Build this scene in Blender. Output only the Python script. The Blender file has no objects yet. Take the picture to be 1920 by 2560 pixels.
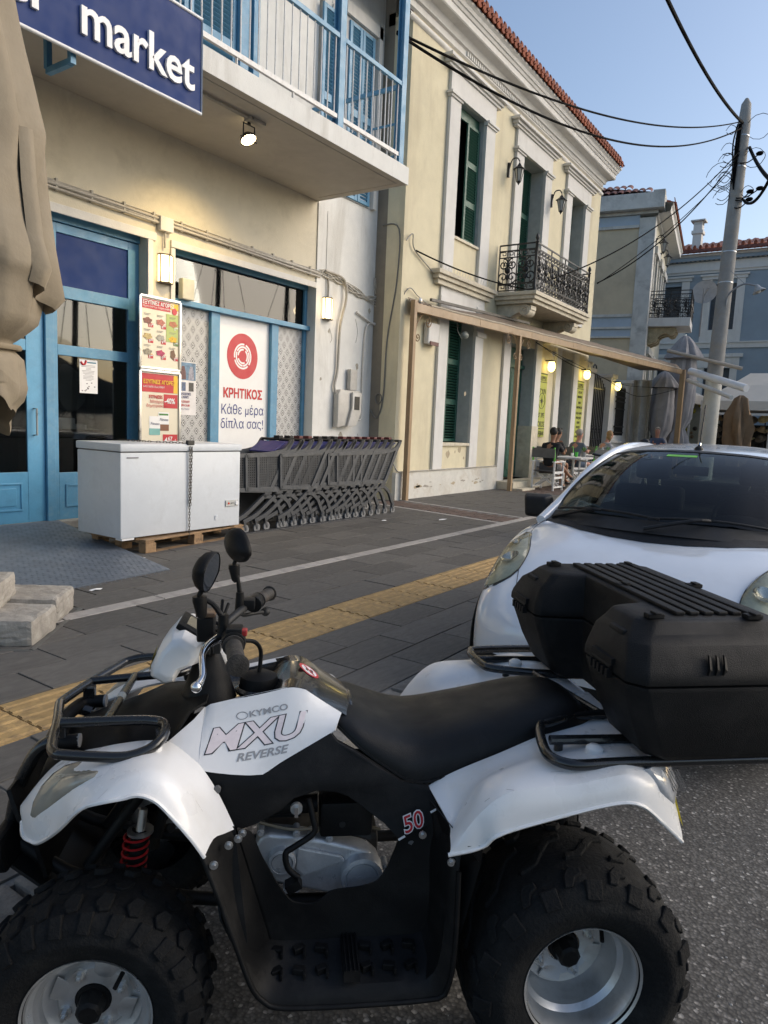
import bpy, bmesh, math, random
from mathutils import Vector, Matrix, Euler
from mathutils.geometry import delaunay_2d_cdt
from math import radians as rad, sin, cos, pi, sqrt
random.seed(7)
S = bpy.context.scene
COL = S.collection
# ---------------------------------------------------------------- camera, sky, sun, exposure
def setup_view():
    yaw, pit, rol, H = 0.5940463, 0.12409602, 0.04373357, 1.5
    f = Vector((cos(yaw)*cos(pit), sin(yaw)*cos(pit), -sin(pit)))
    r = f.cross(Vector((0, 0, 1))).normalized(); u = r.cross(f)
    r2 = r*cos(rol)+u*sin(rol); u2 = -r*sin(rol)+u*cos(rol)
    cd = bpy.data.cameras.new('camera'); cam = bpy.data.objects.new('camera', cd); COL.objects.link(cam)
    m = Matrix((r2, u2, -f)).transposed().to_4x4(); m.translation = Vector((0, 0, H)); cam.matrix_world = m
    cd.sensor_fit = 'VERTICAL'; cd.sensor_height = 32; cd.lens = 22.09; cd.clip_start = .05; cd.clip_end = 3000
    S.camera = cam
    w = bpy.data.worlds.new('World'); S.world = w; w.use_nodes = True
    nt = w.node_tree; bg = nt.nodes['Background']
    sky = nt.nodes.new('ShaderNodeTexSky'); sky.sky_type = 'NISHITA'; sky.sun_disc = False
    SUN_EL, SUN_AZ = 28.0, 312.0 # azimuth of the sun in degrees from +X towards +Y
    sky.sun_elevation = rad(SUN_EL); sky.sun_rotation = rad(90-SUN_AZ); sky.air_density = 1.0; sky.dust_density = 2.1; sky.ozone_density = 1.1
    nt.links.new(sky.outputs[0], bg.inputs[0]); bg.inputs[1].default_value = 0.15
    ld = bpy.data.lights.new('sun', 'SUN'); lo = bpy.data.objects.new('sun', ld); COL.objects.link(lo)
    ld.energy = 1.1; ld.angle = rad(50); ld.color = (1, .93, .84)
    d = Vector((cos(rad(SUN_AZ))*cos(rad(SUN_EL)), sin(rad(SUN_AZ))*cos(rad(SUN_EL)), sin(rad(SUN_EL))))
    lo.rotation_euler = d.to_track_quat('Z', 'Y').to_euler(); lo.location = (0, -5, 12)
    vs = S.view_settings; vs.view_transform = 'Standard'; vs.look = 'None'; vs.gamma = 1; vs.exposure = .4
    vs.use_curve_mapping = False
setup_view()
# ---------------------------------------------------------------- materials
def _ramp(nt, fac, stops, const=False):
    r = nt.nodes.new('ShaderNodeValToRGB'); e = r.color_ramp.elements
    if const: r.color_ramp.interpolation = 'CONSTANT'
    while len(e) < len(stops): e.new(.5)
    for i, (p, c) in enumerate(stops): e[i].position = p; e[i].color = (*c[:3], 1)
    nt.links.new(fac, r.inputs[0]); return r.outputs[0]
def _noise(nt, scale, detail=4, rough=.55, coord='Object', vec=None, dist=0):
    n = nt.nodes.new('ShaderNodeTexNoise'); n.inputs['Scale'].default_value = scale; n.inputs['Detail'].default_value = detail
    n.inputs['Roughness'].default_value = rough; n.inputs['Distortion'].default_value = dist
    if vec is None:
        tc = nt.nodes.new('ShaderNodeTexCoord'); vec = tc.outputs[coord]
    nt.links.new(vec, n.inputs['Vector']); return n.outputs['Fac']
def _mix(nt, fac, a, b, mode='MIX'):
    m = nt.nodes.new('ShaderNodeMix'); m.data_type = 'RGBA'; m.blend_type = mode
    for s, v in ((m.inputs[0], fac), (m.inputs[6], a), (m.inputs[7], b)):
        if isinstance(v, (int, float)): s.default_value = v
        elif isinstance(v, tuple): s.default_value = (*v[:3], 1)
        else: nt.links.new(v, s)
    return m.outputs[2]
MATS = {}
def mat(name, col, rough=.6, metal=0, var=.12, vscale=6, bump=0, bscale=60, dirt=None, dscale=2.5, damt=.5, coat=0, streak=False, rnd=0, spec=.5, rvar=.1):
    """a procedural surface: base colour with two scales of variation, fine relief, stains and wear"""
    if name in MATS: return MATS[name]
    m = bpy.data.materials.new(name); m.use_nodes = True; nt = m.node_tree; b = nt.nodes['Principled BSDF']; MATS[name] = m
    c = Vector(col)
    lo = tuple(max(0, x*(1-var)) for x in c); hi = tuple(min(1, x*(1+var)) for x in c)
    n1 = _noise(nt, vscale, 6, .65)
    out = _ramp(nt, n1, [(.3, lo), (.7, hi)])
    if rnd:
        oi = nt.nodes.new('ShaderNodeObjectInfo')
        rr = _ramp(nt, oi.outputs['Random'], [(0, (1-rnd,)*3), (1, (1+0*rnd,)*3)])
        out = _mix(nt, 1.0, out, rr, 'MULTIPLY')
    if dirt:
        tc = nt.nodes.new('ShaderNodeTexCoord'); vec = tc.outputs['Object']
        if streak:
            mp = nt.nodes.new('ShaderNodeMapping'); mp.inputs['Scale'].default_value = (1, 1, .18); nt.links.new(vec, mp.inputs[0]); vec = mp.outputs[0]
        n2 = _noise(nt, dscale, 8, .7, vec=vec, dist=.4)
        f = _ramp(nt, n2, [(.5, (0, 0, 0)), (.78, (damt,)*3)])
        out = _mix(nt, f, out, dirt)
    nt.links.new(out, b.inputs['Base Color'])
    b.inputs['Metallic'].default_value = metal
    rn = _ramp(nt, _noise(nt, vscale*1.7, 4), [(.3, (max(0, rough-rvar),)*3), (.7, (min(1, rough+rvar),)*3)])
    nt.links.new(rn, b.inputs['Roughness'])
    b.inputs['Specular IOR Level'].default_value = spec
    if coat: b.inputs['Coat Weight'].default_value = coat; b.inputs['Coat Roughness'].default_value = .06
    if bump:
        bn = nt.nodes.new('ShaderNodeBump'); bn.inputs['Strength'].default_value = bump; bn.inputs['Distance'].default_value = .01
        nt.links.new(_noise(nt, bscale, 5, .6), bn.inputs['Height']); nt.links.new(bn.outputs[0], b.inputs['Normal'])
    return m
def emis(name, col, s, base=(.8, .8, .8)):
    m = bpy.data.materials.new(name); m.use_nodes = True; b = m.node_tree.nodes['Principled BSDF']; MATS[name] = m
    b.inputs['Base Color'].default_value = (*base, 1); b.inputs['Emission Color'].default_value = (*col, 1); b.inputs['Emission Strength'].default_value = s
    return m
def glassmat(name, tint=(.8, .85, .85), refl=.9, ior=1.5, rough=.02):
    m = bpy.data.materials.new(name); m.use_nodes = True; nt = m.node_tree; MATS[name] = m
    nt.nodes.remove(nt.nodes['Principled BSDF']); out = nt.nodes['Material Output']
    t = nt.nodes.new('ShaderNodeBsdfTransparent'); t.inputs[0].default_value = (*tint, 1)
    g = nt.nodes.new('ShaderNodeBsdfGlossy'); g.inputs['Roughness'].default_value = rough; g.inputs[0].default_value = (refl,)*3+(1,)
    f = nt.nodes.new('ShaderNodeFresnel'); f.inputs[0].default_value = ior
    mx = nt.nodes.new('ShaderNodeMixShader'); nt.links.new(f.outputs[0], mx.inputs[0]); nt.links.new(t.outputs[0], mx.inputs[1]); nt.links.new(g.outputs[0], mx.inputs[2])
    nt.links.new(mx.outputs[0], out.inputs[0]); return m
# ---------------------------------------------------------------- mesh building
class MB:
    def __init__(s): s.v = []; s.f = []; s.e = 0
    def quad(s, *p):
        n = len(s.v); s.v += [Vector(q) for q in p]; s.f.append(list(range(n, n+len(p)))); return s
    def box(s, x0, x1, y0, y1, z0, z1):
        n = len(s.v)
        s.v += [Vector(p) for p in ((x0, y0, z0), (x1, y0, z0), (x1, y1, z0), (x0, y1, z0), (x0, y0, z1), (x1, y0, z1), (x1, y1, z1), (x0, y1, z1))]
        s.f += [[n+i for i in q] for q in ((0, 3, 2, 1), (4, 5, 6, 7), (0, 1, 5, 4), (1, 2, 6, 5), (2, 3, 7, 6), (3, 0, 4, 7))]; return s
    def cbox(s, c, sx, sy, sz, rot=None):
        n = len(s.v); s.box(-sx/2, sx/2, -sy/2, sy/2, -sz/2, sz/2); c = Vector(c)
        R = Euler(rot).to_matrix() if rot else Matrix.Identity(3)
        for i in range(n, len(s.v)): s.v[i] = R @ s.v[i] + c
        return s
    def bar(s, a, b, w, h=None, up=(0, 0, 1)):
        """rectangular bar from a to b, w sideways, h along up"""
        a, b = Vector(a), Vector(b); h = h or w; d = (b-a).normalized(); u = Vector(up)
        sd = d.cross(u)
        if sd.length < 1e-3: sd = d.cross(Vector((1, 0, 0)))
        sd.normalize(); u = sd.cross(d); n = len(s.v)
        for p in (a, b):
            for i, j in ((-1, -1), (1, -1), (1, 1), (-1, 1)): s.v.append(p+sd*(i*w/2)+u*(j*h/2))
        s.f += [[n+3, n+2, n+1, n], [n+4, n+5, n+6, n+7]]+[[n+i, n+(i+1) % 4, n+4+(i+1) % 4, n+4+i] for i in range(4)]
        return s
    def tube(s, pts, r, seg=8, caps=True, smooth=0, closed=False):
        pts = [Vector(p) for p in pts]
        if smooth: pts = crom(pts, smooth)
        m = len(pts); rs = r if isinstance(r, (list, tuple)) else [r]*m
        if len(rs) != m: rs = [lerp_list(rs, i/(m-1)) for i in range(m)]
        n0 = len(s.v); prev = None
        for i, p in enumerate(pts):
            if closed: t = pts[(i+1) % m]-pts[i-1]
            else: t = pts[min(i+1, m-1)]-pts[max(i-1, 0)]
            if t.length < 1e-9: t = Vector((0, 0, 1))
            t.normalize()
            if prev is None:
                a = t.cross(Vector((0, 0, 1)))
                if a.length < .1: a = t.cross(Vector((1, 0, 0)))
            else: a = prev-t*prev.dot(t)
            a.normalize(); prev = a; b = t.cross(a)
            for k in range(seg):
                an = 2*pi*k/seg; s.v.append(p+(a*cos(an)+b*sin(an))*rs[i])
        for i in range(m if closed else m-1):
            j = (i+1) % m
            for k in range(seg):
                k2 = (k+1) % seg; s.f.append([n0+i*seg+k, n0+j*seg+k, n0+j*seg+k2, n0+i*seg+k2][::-1])
        if caps and not closed:
            s.f.append([n0+k for k in range(seg)]); s.f.append([n0+(m-1)*seg+k for k in range(seg)][::-1])
        return s
    def cyl(s, a, b, r, seg=16, r2=None): return s.tube([a, b], [r, r if r2 is None else r2], seg)
    def lathe(s, prof, c=(0, 0, 0), axis='Z', seg=24, closed=False):
        """prof: list of (radius, height along axis)"""
        n0 = len(s.v); c = Vector(c); m = len(prof)
        for r, h in prof:
            for k in range(seg):
                a = 2*pi*k/seg; x, y = r*cos(a), r*sin(a)
                s.v.append(c+Vector({'Z': (x, y, h), 'Y': (y, h, x), 'X': (h, x, y)}[axis]))
        for i in range(m if closed else m-1):
            j = (i+1) % m
            for k in range(seg):
                k2 = (k+1) % seg; s.f.append([n0+i*seg+k, n0+i*seg+k2, n0+j*seg+k2, n0+j*seg+k])
        return s
    def prism(s, pts, off, cap=True):
        """planar 3-D polygon pts extruded by vector off"""
        n = len(s.v); m = len(pts); off = Vector(off)
        s.v += [Vector(p) for p in pts]+[Vector(p)+off for p in pts]
        if cap: s.f += [list(range(n, n+m))[::-1], list(range(n+m, n+2*m))]
        s.f += [[n+i, n+(i+1) % m, n+m+(i+1) % m, n+m+i] for i in range(m)]; return s
    def loft(s, rings, close=False, caps=False):
        """rings: list of equal length point lists"""
        n0 = len(s.v); k = len(rings[0])
        for r in rings: s.v += [Vector(p) for p in r]
        for i in range(len(rings)-1):
            for j in range(k if close else k-1):
                j2 = (j+1) % k; s.f.append([n0+i*k+j, n0+i*k+j2, n0+(i+1)*k+j2, n0+(i+1)*k+j])
        if caps: s.f.append([n0+j for j in range(k)][::-1]); s.f.append([n0+(len(rings)-1)*k+j for j in range(k)])
        return s
    def ball(s, c, r, seg=12, rings=8, sc=(1, 1, 1)):
        n0 = len(s.v); c = Vector(c)
        for i in range(rings+1):
            t = pi*i/rings
            for k in range(seg):
                a = 2*pi*k/seg; s.v.append(c+Vector((r*sin(t)*cos(a)*sc[0], r*sin(t)*sin(a)*sc[1], r*cos(t)*sc[2])))
        for i in range(rings):
            for k in range(seg):
                k2 = (k+1) % seg; s.f.append([n0+i*seg+k, n0+(i+1)*seg+k, n0+(i+1)*seg+k2, n0+i*seg+k2])
        return s
    def xf(s, M, start=0):
        for i in range(start, len(s.v)): s.v[i] = M @ s.v[i]
        return s
def lerp_list(l, t):
    x = t*(len(l)-1); i = min(int(x), len(l)-2); return l[i]+(l[i+1]-l[i])*(x-i)
def crom(P, n):
    """Catmull-Rom through P, n steps per span"""
    P = [Vector(p) for p in P]; out = []
    for i in range(len(P)-1):
        a, b, c, d = P[max(i-1, 0)], P[i], P[i+1], P[min(i+2, len(P)-1)]
        for k in range(n):
            t = k/n; out.append(.5*((2*b)+(c-a)*t+(2*a-5*b+4*c-d)*t*t+(3*b-a-3*c+d)*t**3))
    out.append(P[-1]); return out
def resample(P, n, smooth=8):
    Q = crom(P, smooth) if smooth else [Vector(p) for p in P]
    L = [0]
    for i in range(1, len(Q)): L.append(L[-1]+(Q[i]-Q[i-1]).length)
    out = []; j = 0
    for k in range(n):
        t = L[-1]*k/(n-1)
        while j < len(Q)-2 and L[j+1] < t: j += 1
        d = L[j+1]-L[j]; out.append(Q[j].lerp(Q[j+1], 0 if d < 1e-9 else min(1, (t-L[j])/d)))
    return out
def make_mesh(name, mb, smooth=0, weld=False, bevel=0, bseg=2, subsurf=0, solid=0):
    me = bpy.data.meshes.new(name); me.from_pydata([tuple(v) for v in mb.v], [], mb.f)
    bm = bmesh.new(); bm.from_mesh(me)
    if weld: bmesh.ops.remove_doubles(bm, verts=bm.verts, dist=.0004)
    if weld or smooth or solid: bmesh.ops.recalc_face_normals(bm, faces=bm.faces)
    if solid: bmesh.ops.solidify(bm, geom=bm.faces[:], thickness=solid)
    if bevel:
        ed = [e for e in bm.edges if len(e.link_faces) == 2 and e.calc_face_angle(0) > .5]
        bmesh.ops.bevel(bm, geom=ed, offset=bevel, segments=bseg, affect='EDGES', profile=.6, clamp_overlap=True)
    if smooth:
        for f in bm.faces: f.smooth = True
        for e in bm.edges:
            if len(e.link_faces) == 2: e.smooth = e.calc_face_angle(0) < rad(smooth)
    bm.to_mesh(me); bm.free(); me.update()
    return me
def tag(o, label=None, cat=None, group=None, kind=None):
    for k, v in (('label', label), ('category', cat), ('group', group), ('kind', kind)):
        if v: o[k] = v
    return o
def wmat(o):
    m = Matrix.LocRotScale(o.location, o.rotation_euler, o.scale)
    return wmat(o.parent) @ m if o.parent else m
def obj(name, mb, m, parent=None, local=False, smooth=0, weld=False, bevel=0, bseg=2, subsurf=0, solid=0, label=None, kind=None):
    """links ONE mesh object; vertices are given in world space unless local"""
    if parent is not None and not local: mb.xf(wmat(parent).inverted())
    me = make_mesh(name, mb, smooth, weld, bevel, bseg, subsurf, solid)
    if m: me.materials.append(m)
    o = bpy.data.objects.new(name, me); COL.objects.link(o)
    if parent is not None: o.parent = parent
    if subsurf: s = o.modifiers.new('s', 'SUBSURF'); s.levels = s.render_levels = subsurf
    if label: o['label'] = label
    if kind: o['kind'] = kind
    return o
def thing(name, label, cat, loc=(0, 0, 0), rotz=0, group=None):
    o = bpy.data.objects.new(name, None); COL.objects.link(o); o.location = loc; o.rotation_euler = (0, 0, rotz); o.empty_display_size = .1
    return tag(o, label, cat, group)
def struct(name, mb, m, **k):
    o = obj(name, mb, m, **k); o['kind'] = 'structure'; return o
def single(name, mb, m, label, cat, group=None, **k): return tag(obj(name, mb, m, **k), label, cat, group)
def pieces(name, me, places, parent, m=None):
    """one object per piece, all sharing the mesh me; places: (location, rotation or None)"""
    if m and not me.materials: me.materials.append(m)
    inv = wmat(parent).inverted() if parent else Matrix.Identity(4)
    out = []
    for p in places:
        o = bpy.data.objects.new(name, me); COL.objects.link(o)
        if parent: o.parent = parent
        loc, rot = (p[0], p[1]) if isinstance(p[0], (tuple, Vector)) else (p, None)
        o.location = inv @ Vector(loc)
        if rot: o.rotation_euler = rot
        if len(p) > 2 and isinstance(p[0], (tuple, Vector)): o.scale = p[2]
        out.append(o)
    return out
KIDS = {}
def dup(root, loc, rotz=None, label=None, group=None):
    def cp(o, par):
        c = o.copy(); COL.objects.link(c); c.parent = par
        for ch in list(o.children): cp(ch, c)
        return c
    r = cp(root, None); r.location = loc
    if rotz is not None: r.rotation_euler = (0, 0, rotz)
    if label: r['label'] = label
    if group: r['group'] = group
    return r
def text(name, body, size, M, m, parent, extrude=.001, bold=0, align='LEFT', xs=1, shear=0, label=None, spacing=1):
    """lettering as mesh; M maps the text's x/y/z to world space"""
    cu = bpy.data.curves.new(name, 'FONT'); cu.body = body; cu.size = 1; cu.extrude = extrude/size; cu.offset = bold/size; cu.align_x = align; cu.shear = shear
    cu.resolution_u = 3; cu.space_character = spacing
    t = bpy.data.objects.new(name+'_c', cu); COL.objects.link(t)
    if any(ord(c) > 879 for c in body):      # Greek glyphs: outline them and fill by winding number
        cu.fill_mode = 'NONE'; cu.extrude = 0; cu.offset = 0
        em = bpy.data.meshes.new_from_object(t.evaluated_get(bpy.context.evaluated_depsgraph_get()))
        V = [Vector(v.co[:2]) for v in em.vertices]; E_ = [tuple(e.vertices) for e in em.edges]
        r = delaunay_2d_cdt(V, E_, [], 0, 1e-6)
        cols = {}
        for a, b in E_:
            for k in range(int(min(V[a].y, V[b].y)*12)-1, int(max(V[a].y, V[b].y)*12)+2): cols.setdefault(k, []).append((V[a], V[b]))
        F = []
        for f in r[2]:
            c = sum((r[0][i] for i in f), Vector((0, 0)))/len(f); w = 0
            for a, b in cols.get(int(math.floor(c.y*12)), ()):
                if (a.y <= c.y) != (b.y <= c.y):
                    x = a.x+(c.y-a.y)/(b.y-a.y)*(b.x-a.x)
                    if x > c.x: w += 1 if b.y > a.y else -1
            if w: F.append(f)
        VV, FF = [], []
        for i, (dx, dy) in enumerate(((0, 0), (-1, -1), (1, 1), (1, -1), (-1, 1)) if bold else ((0, 0),)):
            n0 = len(VV); VV += [(v.x+dx*bold/size, v.y+dy*bold/size, extrude/size+i*.0002/size) for v in r[0]]; FF += [[n0+q for q in f] for f in F]
        me = bpy.data.meshes.new(name); me.from_pydata(VV, [], FF)
    else: me = bpy.data.meshes.new_from_object(t.evaluated_get(bpy.context.evaluated_depsgraph_get()))
    bpy.data.objects.remove(t); bpy.data.curves.remove(cu)
    me.transform(Matrix.Diagonal((xs*size, size, size, 1))); me.transform(M)
    if parent: me.transform(wmat(parent).inverted())
    me.materials.clear(); me.materials.append(m); me.name = name
    o = bpy.data.objects.new(name, me); COL.objects.link(o)
    if parent: o.parent = parent
    if label: o['label'] = label
    return o
def wrap(o, target, dirn, off):
    """lays the lettering object o onto the surface of target, off metres proud, looking along dirn (world)"""
    from mathutils.bvhtree import BVHTree
    tm = target.data; Wt, Wo = wmat(target), wmat(o); b = BVHTree.FromPolygons([Wt @ v.co for v in tm.vertices], [list(p.vertices) for p in tm.polygons]); d = Vector(dirn).normalized(); inv = Wo.inverted(); miss = set()
    for v in o.data.vertices:
        p = Wo @ v.co; h = b.ray_cast(p-d*.1, d, .6)
        if h[0]: v.co = inv @ (h[0]-d*off)
        else: miss.add(v.index)
    if miss:
        bm = bmesh.new(); bm.from_mesh(o.data); bm.verts.ensure_lookup_table(); bmesh.ops.delete(bm, geom=[bm.verts[i] for i in miss], context='VERTS'); bm.to_mesh(o.data); bm.free()
def TM(x, y, z, face='-Y', tilt=0):
    """text frame on a wall: face -Y (reads along +X) or -X (reads along -Y)"""
    if face == '-Y': R = Matrix(((1, 0, 0), (0, 0, -1), (0, 1, 0)))
    elif face == '-X': R = Matrix(((0, 0, -1), (-1, 0, 0), (0, 1, 0)))
    return Matrix.Translation((x, y, z)) @ R.to_4x4() @ Matrix.Rotation(tilt, 4, 'Z')
def asphalt_mat():
    m = bpy.data.materials.new('asphalt'); m.use_nodes = True; nt = m.node_tree; b = nt.nodes['Principled BSDF']
    tc = nt.nodes.new('ShaderNodeTexCoord'); o = tc.outputs['Object']
    v = nt.nodes.new('ShaderNodeTexVoronoi'); v.inputs['Scale'].default_value = 95; nt.links.new(o, v.inputs['Vector'])
    sp = nt.nodes.new('ShaderNodeSeparateColor'); nt.links.new(v.outputs['Color'], sp.inputs[0])
    c = _ramp(nt, sp.outputs[0], [(0, (.06, .058, .055)), (.6, (.088, .085, .08)), (.9, (.12, .116, .11)), (.965, (.2, .19, .18)), (1, (.36, .35, .33))])
    edge = _ramp(nt, v.outputs['Distance'], [(.3, (1, 1, 1)), (.7, (.55, .55, .55))]); c = _mix(nt, 1.0, c, edge, 'MULTIPLY')
    big = _ramp(nt, _noise(nt, .7, 8, .7, dist=.5), [(.35, (.95, .95, .95)), (.65, (1.5, 1.47, 1.42))]); c = _mix(nt, 1.0, c, big, 'MULTIPLY')
    st = _ramp(nt, _noise(nt, 2.3, 6, .6, dist=.8), [(.66, (0, 0, 0)), (.72, (.75,)*3)]); c = _mix(nt, st, c, (.03, .028, .026))
    nt.links.new(c, b.inputs['Base Color']); b.inputs['Roughness'].default_value = .85
    bn = nt.nodes.new('ShaderNodeBump'); bn.inputs['Strength'].default_value = .45; bn.inputs['Distance'].default_value = .004; nt.links.new(v.outputs['Distance'], bn.inputs['Height']); nt.links.new(bn.outputs[0], b.inputs['Normal'])
    return m
# ---------------------------------------------------------------- palette
asphalt = asphalt_mat()
slabm = mat('slate_slab', (.125, .117, .105), .72, var=.2, vscale=9, bump=.25, bscale=90, dirt=(.065, .06, .054), dscale=2.2, damt=.75, rnd=.3)
joint = mat('joint_sand', (.16, .15, .135), .95, var=.3, vscale=20)
kerbm = mat('kerb_stone', (.2, .19, .172), .85, var=.35, vscale=14, bump=.6, bscale=70, dirt=(.08, .075, .07), dscale=6, damt=.8, rnd=.15)
stripem = mat('pale_marble', (.42, .39, .36), .7, var=.15, vscale=12, bump=.2, dirt=(.2, .18, .16), dscale=9, damt=.7, rnd=.15)
yellowm = mat('tactile_yellow', (.44, .29, .12), .75, var=.25, vscale=10, bump=.4, bscale=80, dirt=(.12, .09, .06), dscale=14, damt=.85, rnd=.18)
brickm = mat('brown_brick', (.13, .088, .07), .85, var=.3, vscale=30, bump=.5, bscale=60, rnd=.3)
plaster = mat('white_plaster', (.74, .73, .69), .9, var=.06, vscale=3, bump=.35, bscale=55, dirt=(.4, .37, .31), dscale=1.8, damt=.8, streak=True)
plaster_c = mat('cream_plaster_market', (.66, .6, .47), .9, var=.05, vscale=3, bump=.3, bscale=50, dirt=(.47, .42, .32), dscale=1.5, damt=.75)
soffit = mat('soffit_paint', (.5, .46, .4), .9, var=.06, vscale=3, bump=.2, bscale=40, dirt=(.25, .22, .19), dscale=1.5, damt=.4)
whitep = mat('white_paint', (.72, .71, .69), .5, var=.05, vscale=12, dirt=(.35, .3, .24), dscale=16, damt=.6)
bluep = mat('blue_paint', (.095, .27, .43), .45, var=.12, vscale=5, bump=.12, bscale=40, dirt=(.22, .36, .45), dscale=14, damt=.5)
bluedoor = mat('blue_door_paint', (.11, .34, .54), .42, var=.08, vscale=4, bump=.1, bscale=40, dirt=(.07, .2, .33), dscale=9, damt=.4)
navy = mat('navy_sign', (.008, .032, .145), .5, var=.06, vscale=3, spec=.15)
signwhite = mat('sign_white', (.78, .78, .78), .4, var=.03)
cream = mat('cream_plaster', (.68, .61, .43), .92, var=.07, vscale=2.5, bump=.35, bscale=50, dirt=(.44, .37, .25), dscale=1.1, damt=.75, streak=True)
offw = mat('trim_white', (.68, .66, .62), .85, var=.05, vscale=4, bump=.2, bscale=50, dirt=(.44, .41, .36), dscale=2.2, damt=.5, streak=True)
marble = mat('aged_marble', (.6, .54, .42), .7, var=.16, vscale=7, bump=.3, bscale=30, dirt=(.34, .26, .15), dscale=3, damt=.7)
green = mat('green_shutter', (.018, .09, .062), .5, var=.14, vscale=10, bump=.1)
rooftile = mat('clay_tile', (.3, .075, .03), .85, var=.4, vscale=9, bump=.5, bscale=50, dirt=(.14, .05, .03), dscale=5, damt=.6, rnd=.35)
oldtile = mat('weathered_tile', (.2, .075, .06), .9, var=.4, vscale=7, bump=.5, bscale=40, dirt=(.3, .24, .2), dscale=4, damt=.5, rnd=.4)
iron = mat('black_iron', (.012, .012, .013), .45, var=.2, vscale=20)
steel = mat('brushed_steel', (.55, .55, .54), .35, metal=.9, var=.1, vscale=8)
blackp = mat('black_plastic', (.01, .01, .011), .55, spec=.35, var=.25, vscale=5, bump=.25, bscale=300, dirt=(.05, .045, .04), dscale=11, damt=.3)
bronze = mat('bronze_beam', (.33, .22, .12), .45, var=.1, vscale=5, dirt=(.16, .1, .06), dscale=6, damt=.5, streak=True)
awnm = mat('brown_awning', (.17, .13, .095), .8, var=.12)
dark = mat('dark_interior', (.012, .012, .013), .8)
cablew = mat('grey_cable', (.42, .39, .34), .6, var=.15, vscale=10)
cableb = mat('black_cable', (.004, .004, .004), .9, spec=.1)
glass = glassmat('window_glass', (.5, .52, .53), .9, 1.55)
redm = mat('red_print', (.5, .018, .03), .45, var=.03)
conc = mat('concrete', (.33, .32, .29), .9, var=.2, vscale=9, bump=.5, bscale=40, dirt=(.5, .48, .44), dscale=6, damt=.7)
chrome = mat('chrome', (.75, .75, .75), .15, metal=1, var=.02)
# ---------------------------------------------------------------- ground
struct('road', MB().quad((-60, -9, 0), (120, -9, 0), (120, 1.76, 0), (-60, 1.76, 0)), asphalt)
def scatter_stones():
    mb = MB(); rd = random.Random(5)
    for _ in range(2600):
        x, y = rd.uniform(.6, 6.5), rd.uniform(-1.2, 1.7); r = rd.uniform(.0012, .0042)*(1+.15*x)
        a = rd.uniform(0, 6.28); n = len(mb.v)
        for k in range(4):
            t = a+k*pi/2; mb.v.append(Vector((x+r*cos(t)*rd.uniform(.6, 1.3), y+r*sin(t), .0005)))
        mb.v.append(Vector((x, y, r*.5))); mb.f += [[n+k, n+(k+1) % 4, n+4] for k in range(4)]
    tag(obj('gravel_chips', mb, mat('pale_chip', (.34, .33, .31), .9, var=.4, vscale=40)), 'tiny pale stone chips bedded in the dark asphalt', 'gravel', kind='stuff')
scatter_stones()
struct('sea', MB().quad((-900, -1500, -1), (900, -1500, -1), (900, -9, -1), (-900, -9, -1)), mat('sea_water', (.02, .05, .07), .12, bump=.6, bscale=.8))
struct('quay', MB().box(-60, 120, -9.4, -9, -1.2, .12), conc)
def hills():
    mb = MB(); n = 60; rd = random.Random(3); prof = []
    for i in range(n+1):
        x = -900+1800*i/n; h = 42+22*sin(i*.31)+12*sin(i*.83+1)+rd.uniform(-4, 4); prof.append((x, h))
    mb.loft([[(x, -700, -1) for x, h in prof], [(x, -760, h*.6) for x, h in prof], [(x, -840, h) for x, h in prof], [(x, -1000, -1) for x, h in prof]])
    struct('hills', mb, mat('hill_scrub', (.06, .07, .06), .95, var=.3, vscale=.05))
hills()
def boats():
    for x, lab, h in ((19, 'nearest moored sailing boat across the quay', 12), (27.5, 'middle moored sailing boat across the quay', 13.5), (33, 'farthest moored sailing boat across the quay', 11.5)):
        t = thing('sailing_boat', lab, 'boat', (x, -14.5, -1), 0, 'sailing boats at the quay')
        obj('hull', MB().loft([[(x+a*w_, -14.5+yy, z) for a, z in ((-1.3, 0), (-1.2, -.7), (0, -1.05), (1.2, -.7), (1.3, 0))] for yy, w_ in ((4.5, .7), (2, 1), (-1, .95), (-3.5, .5), (-5, .02))]), signwhite, t, solid=.03, smooth=50)
        obj('deck', MB().prism([(x-.9, -10, 0), (x+.9, -10, 0), (x+1.25, -12.5, 0), (x+1.2, -15.5, 0), (x, -19.4, 0), (x-1.2, -15.5, 0), (x-1.25, -12.5, 0)], (0, 0, .05)).box(x-.6, x+.6, -15.5, -12, .05, .5), signwhite, t)
        obj('mast', MB().cyl((x, -14.5, 0), (x+.3, -14.5, h), .13, 8).bar((x, -14.5, 1.6), (x, -10.5, 1.7), .12), iron, t)
        obj('rigging', MB().tube([(x, -19.3, .1), (x+.3, -14.5, h)], .02, 4).tube([(x, -10, .1), (x+.3, -14.5, h)], .02, 4).tube([(x-1.2, -14.5, .1), (x+.3, -14.5, h*.9)], .02, 4).tube([(x+1.2, -14.5, .1), (x+.3, -14.5, h*.9)], .02, 4), iron, t)
boats()
pave = MB().box(-40, 60, 1.93, 7.72, -.1, .1135)
pavement = struct('pavement', pave, joint)
kerb = struct('kerb', MB().box(-40, 60, 1.75, 1.93, -.1, .085), joint)
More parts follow.
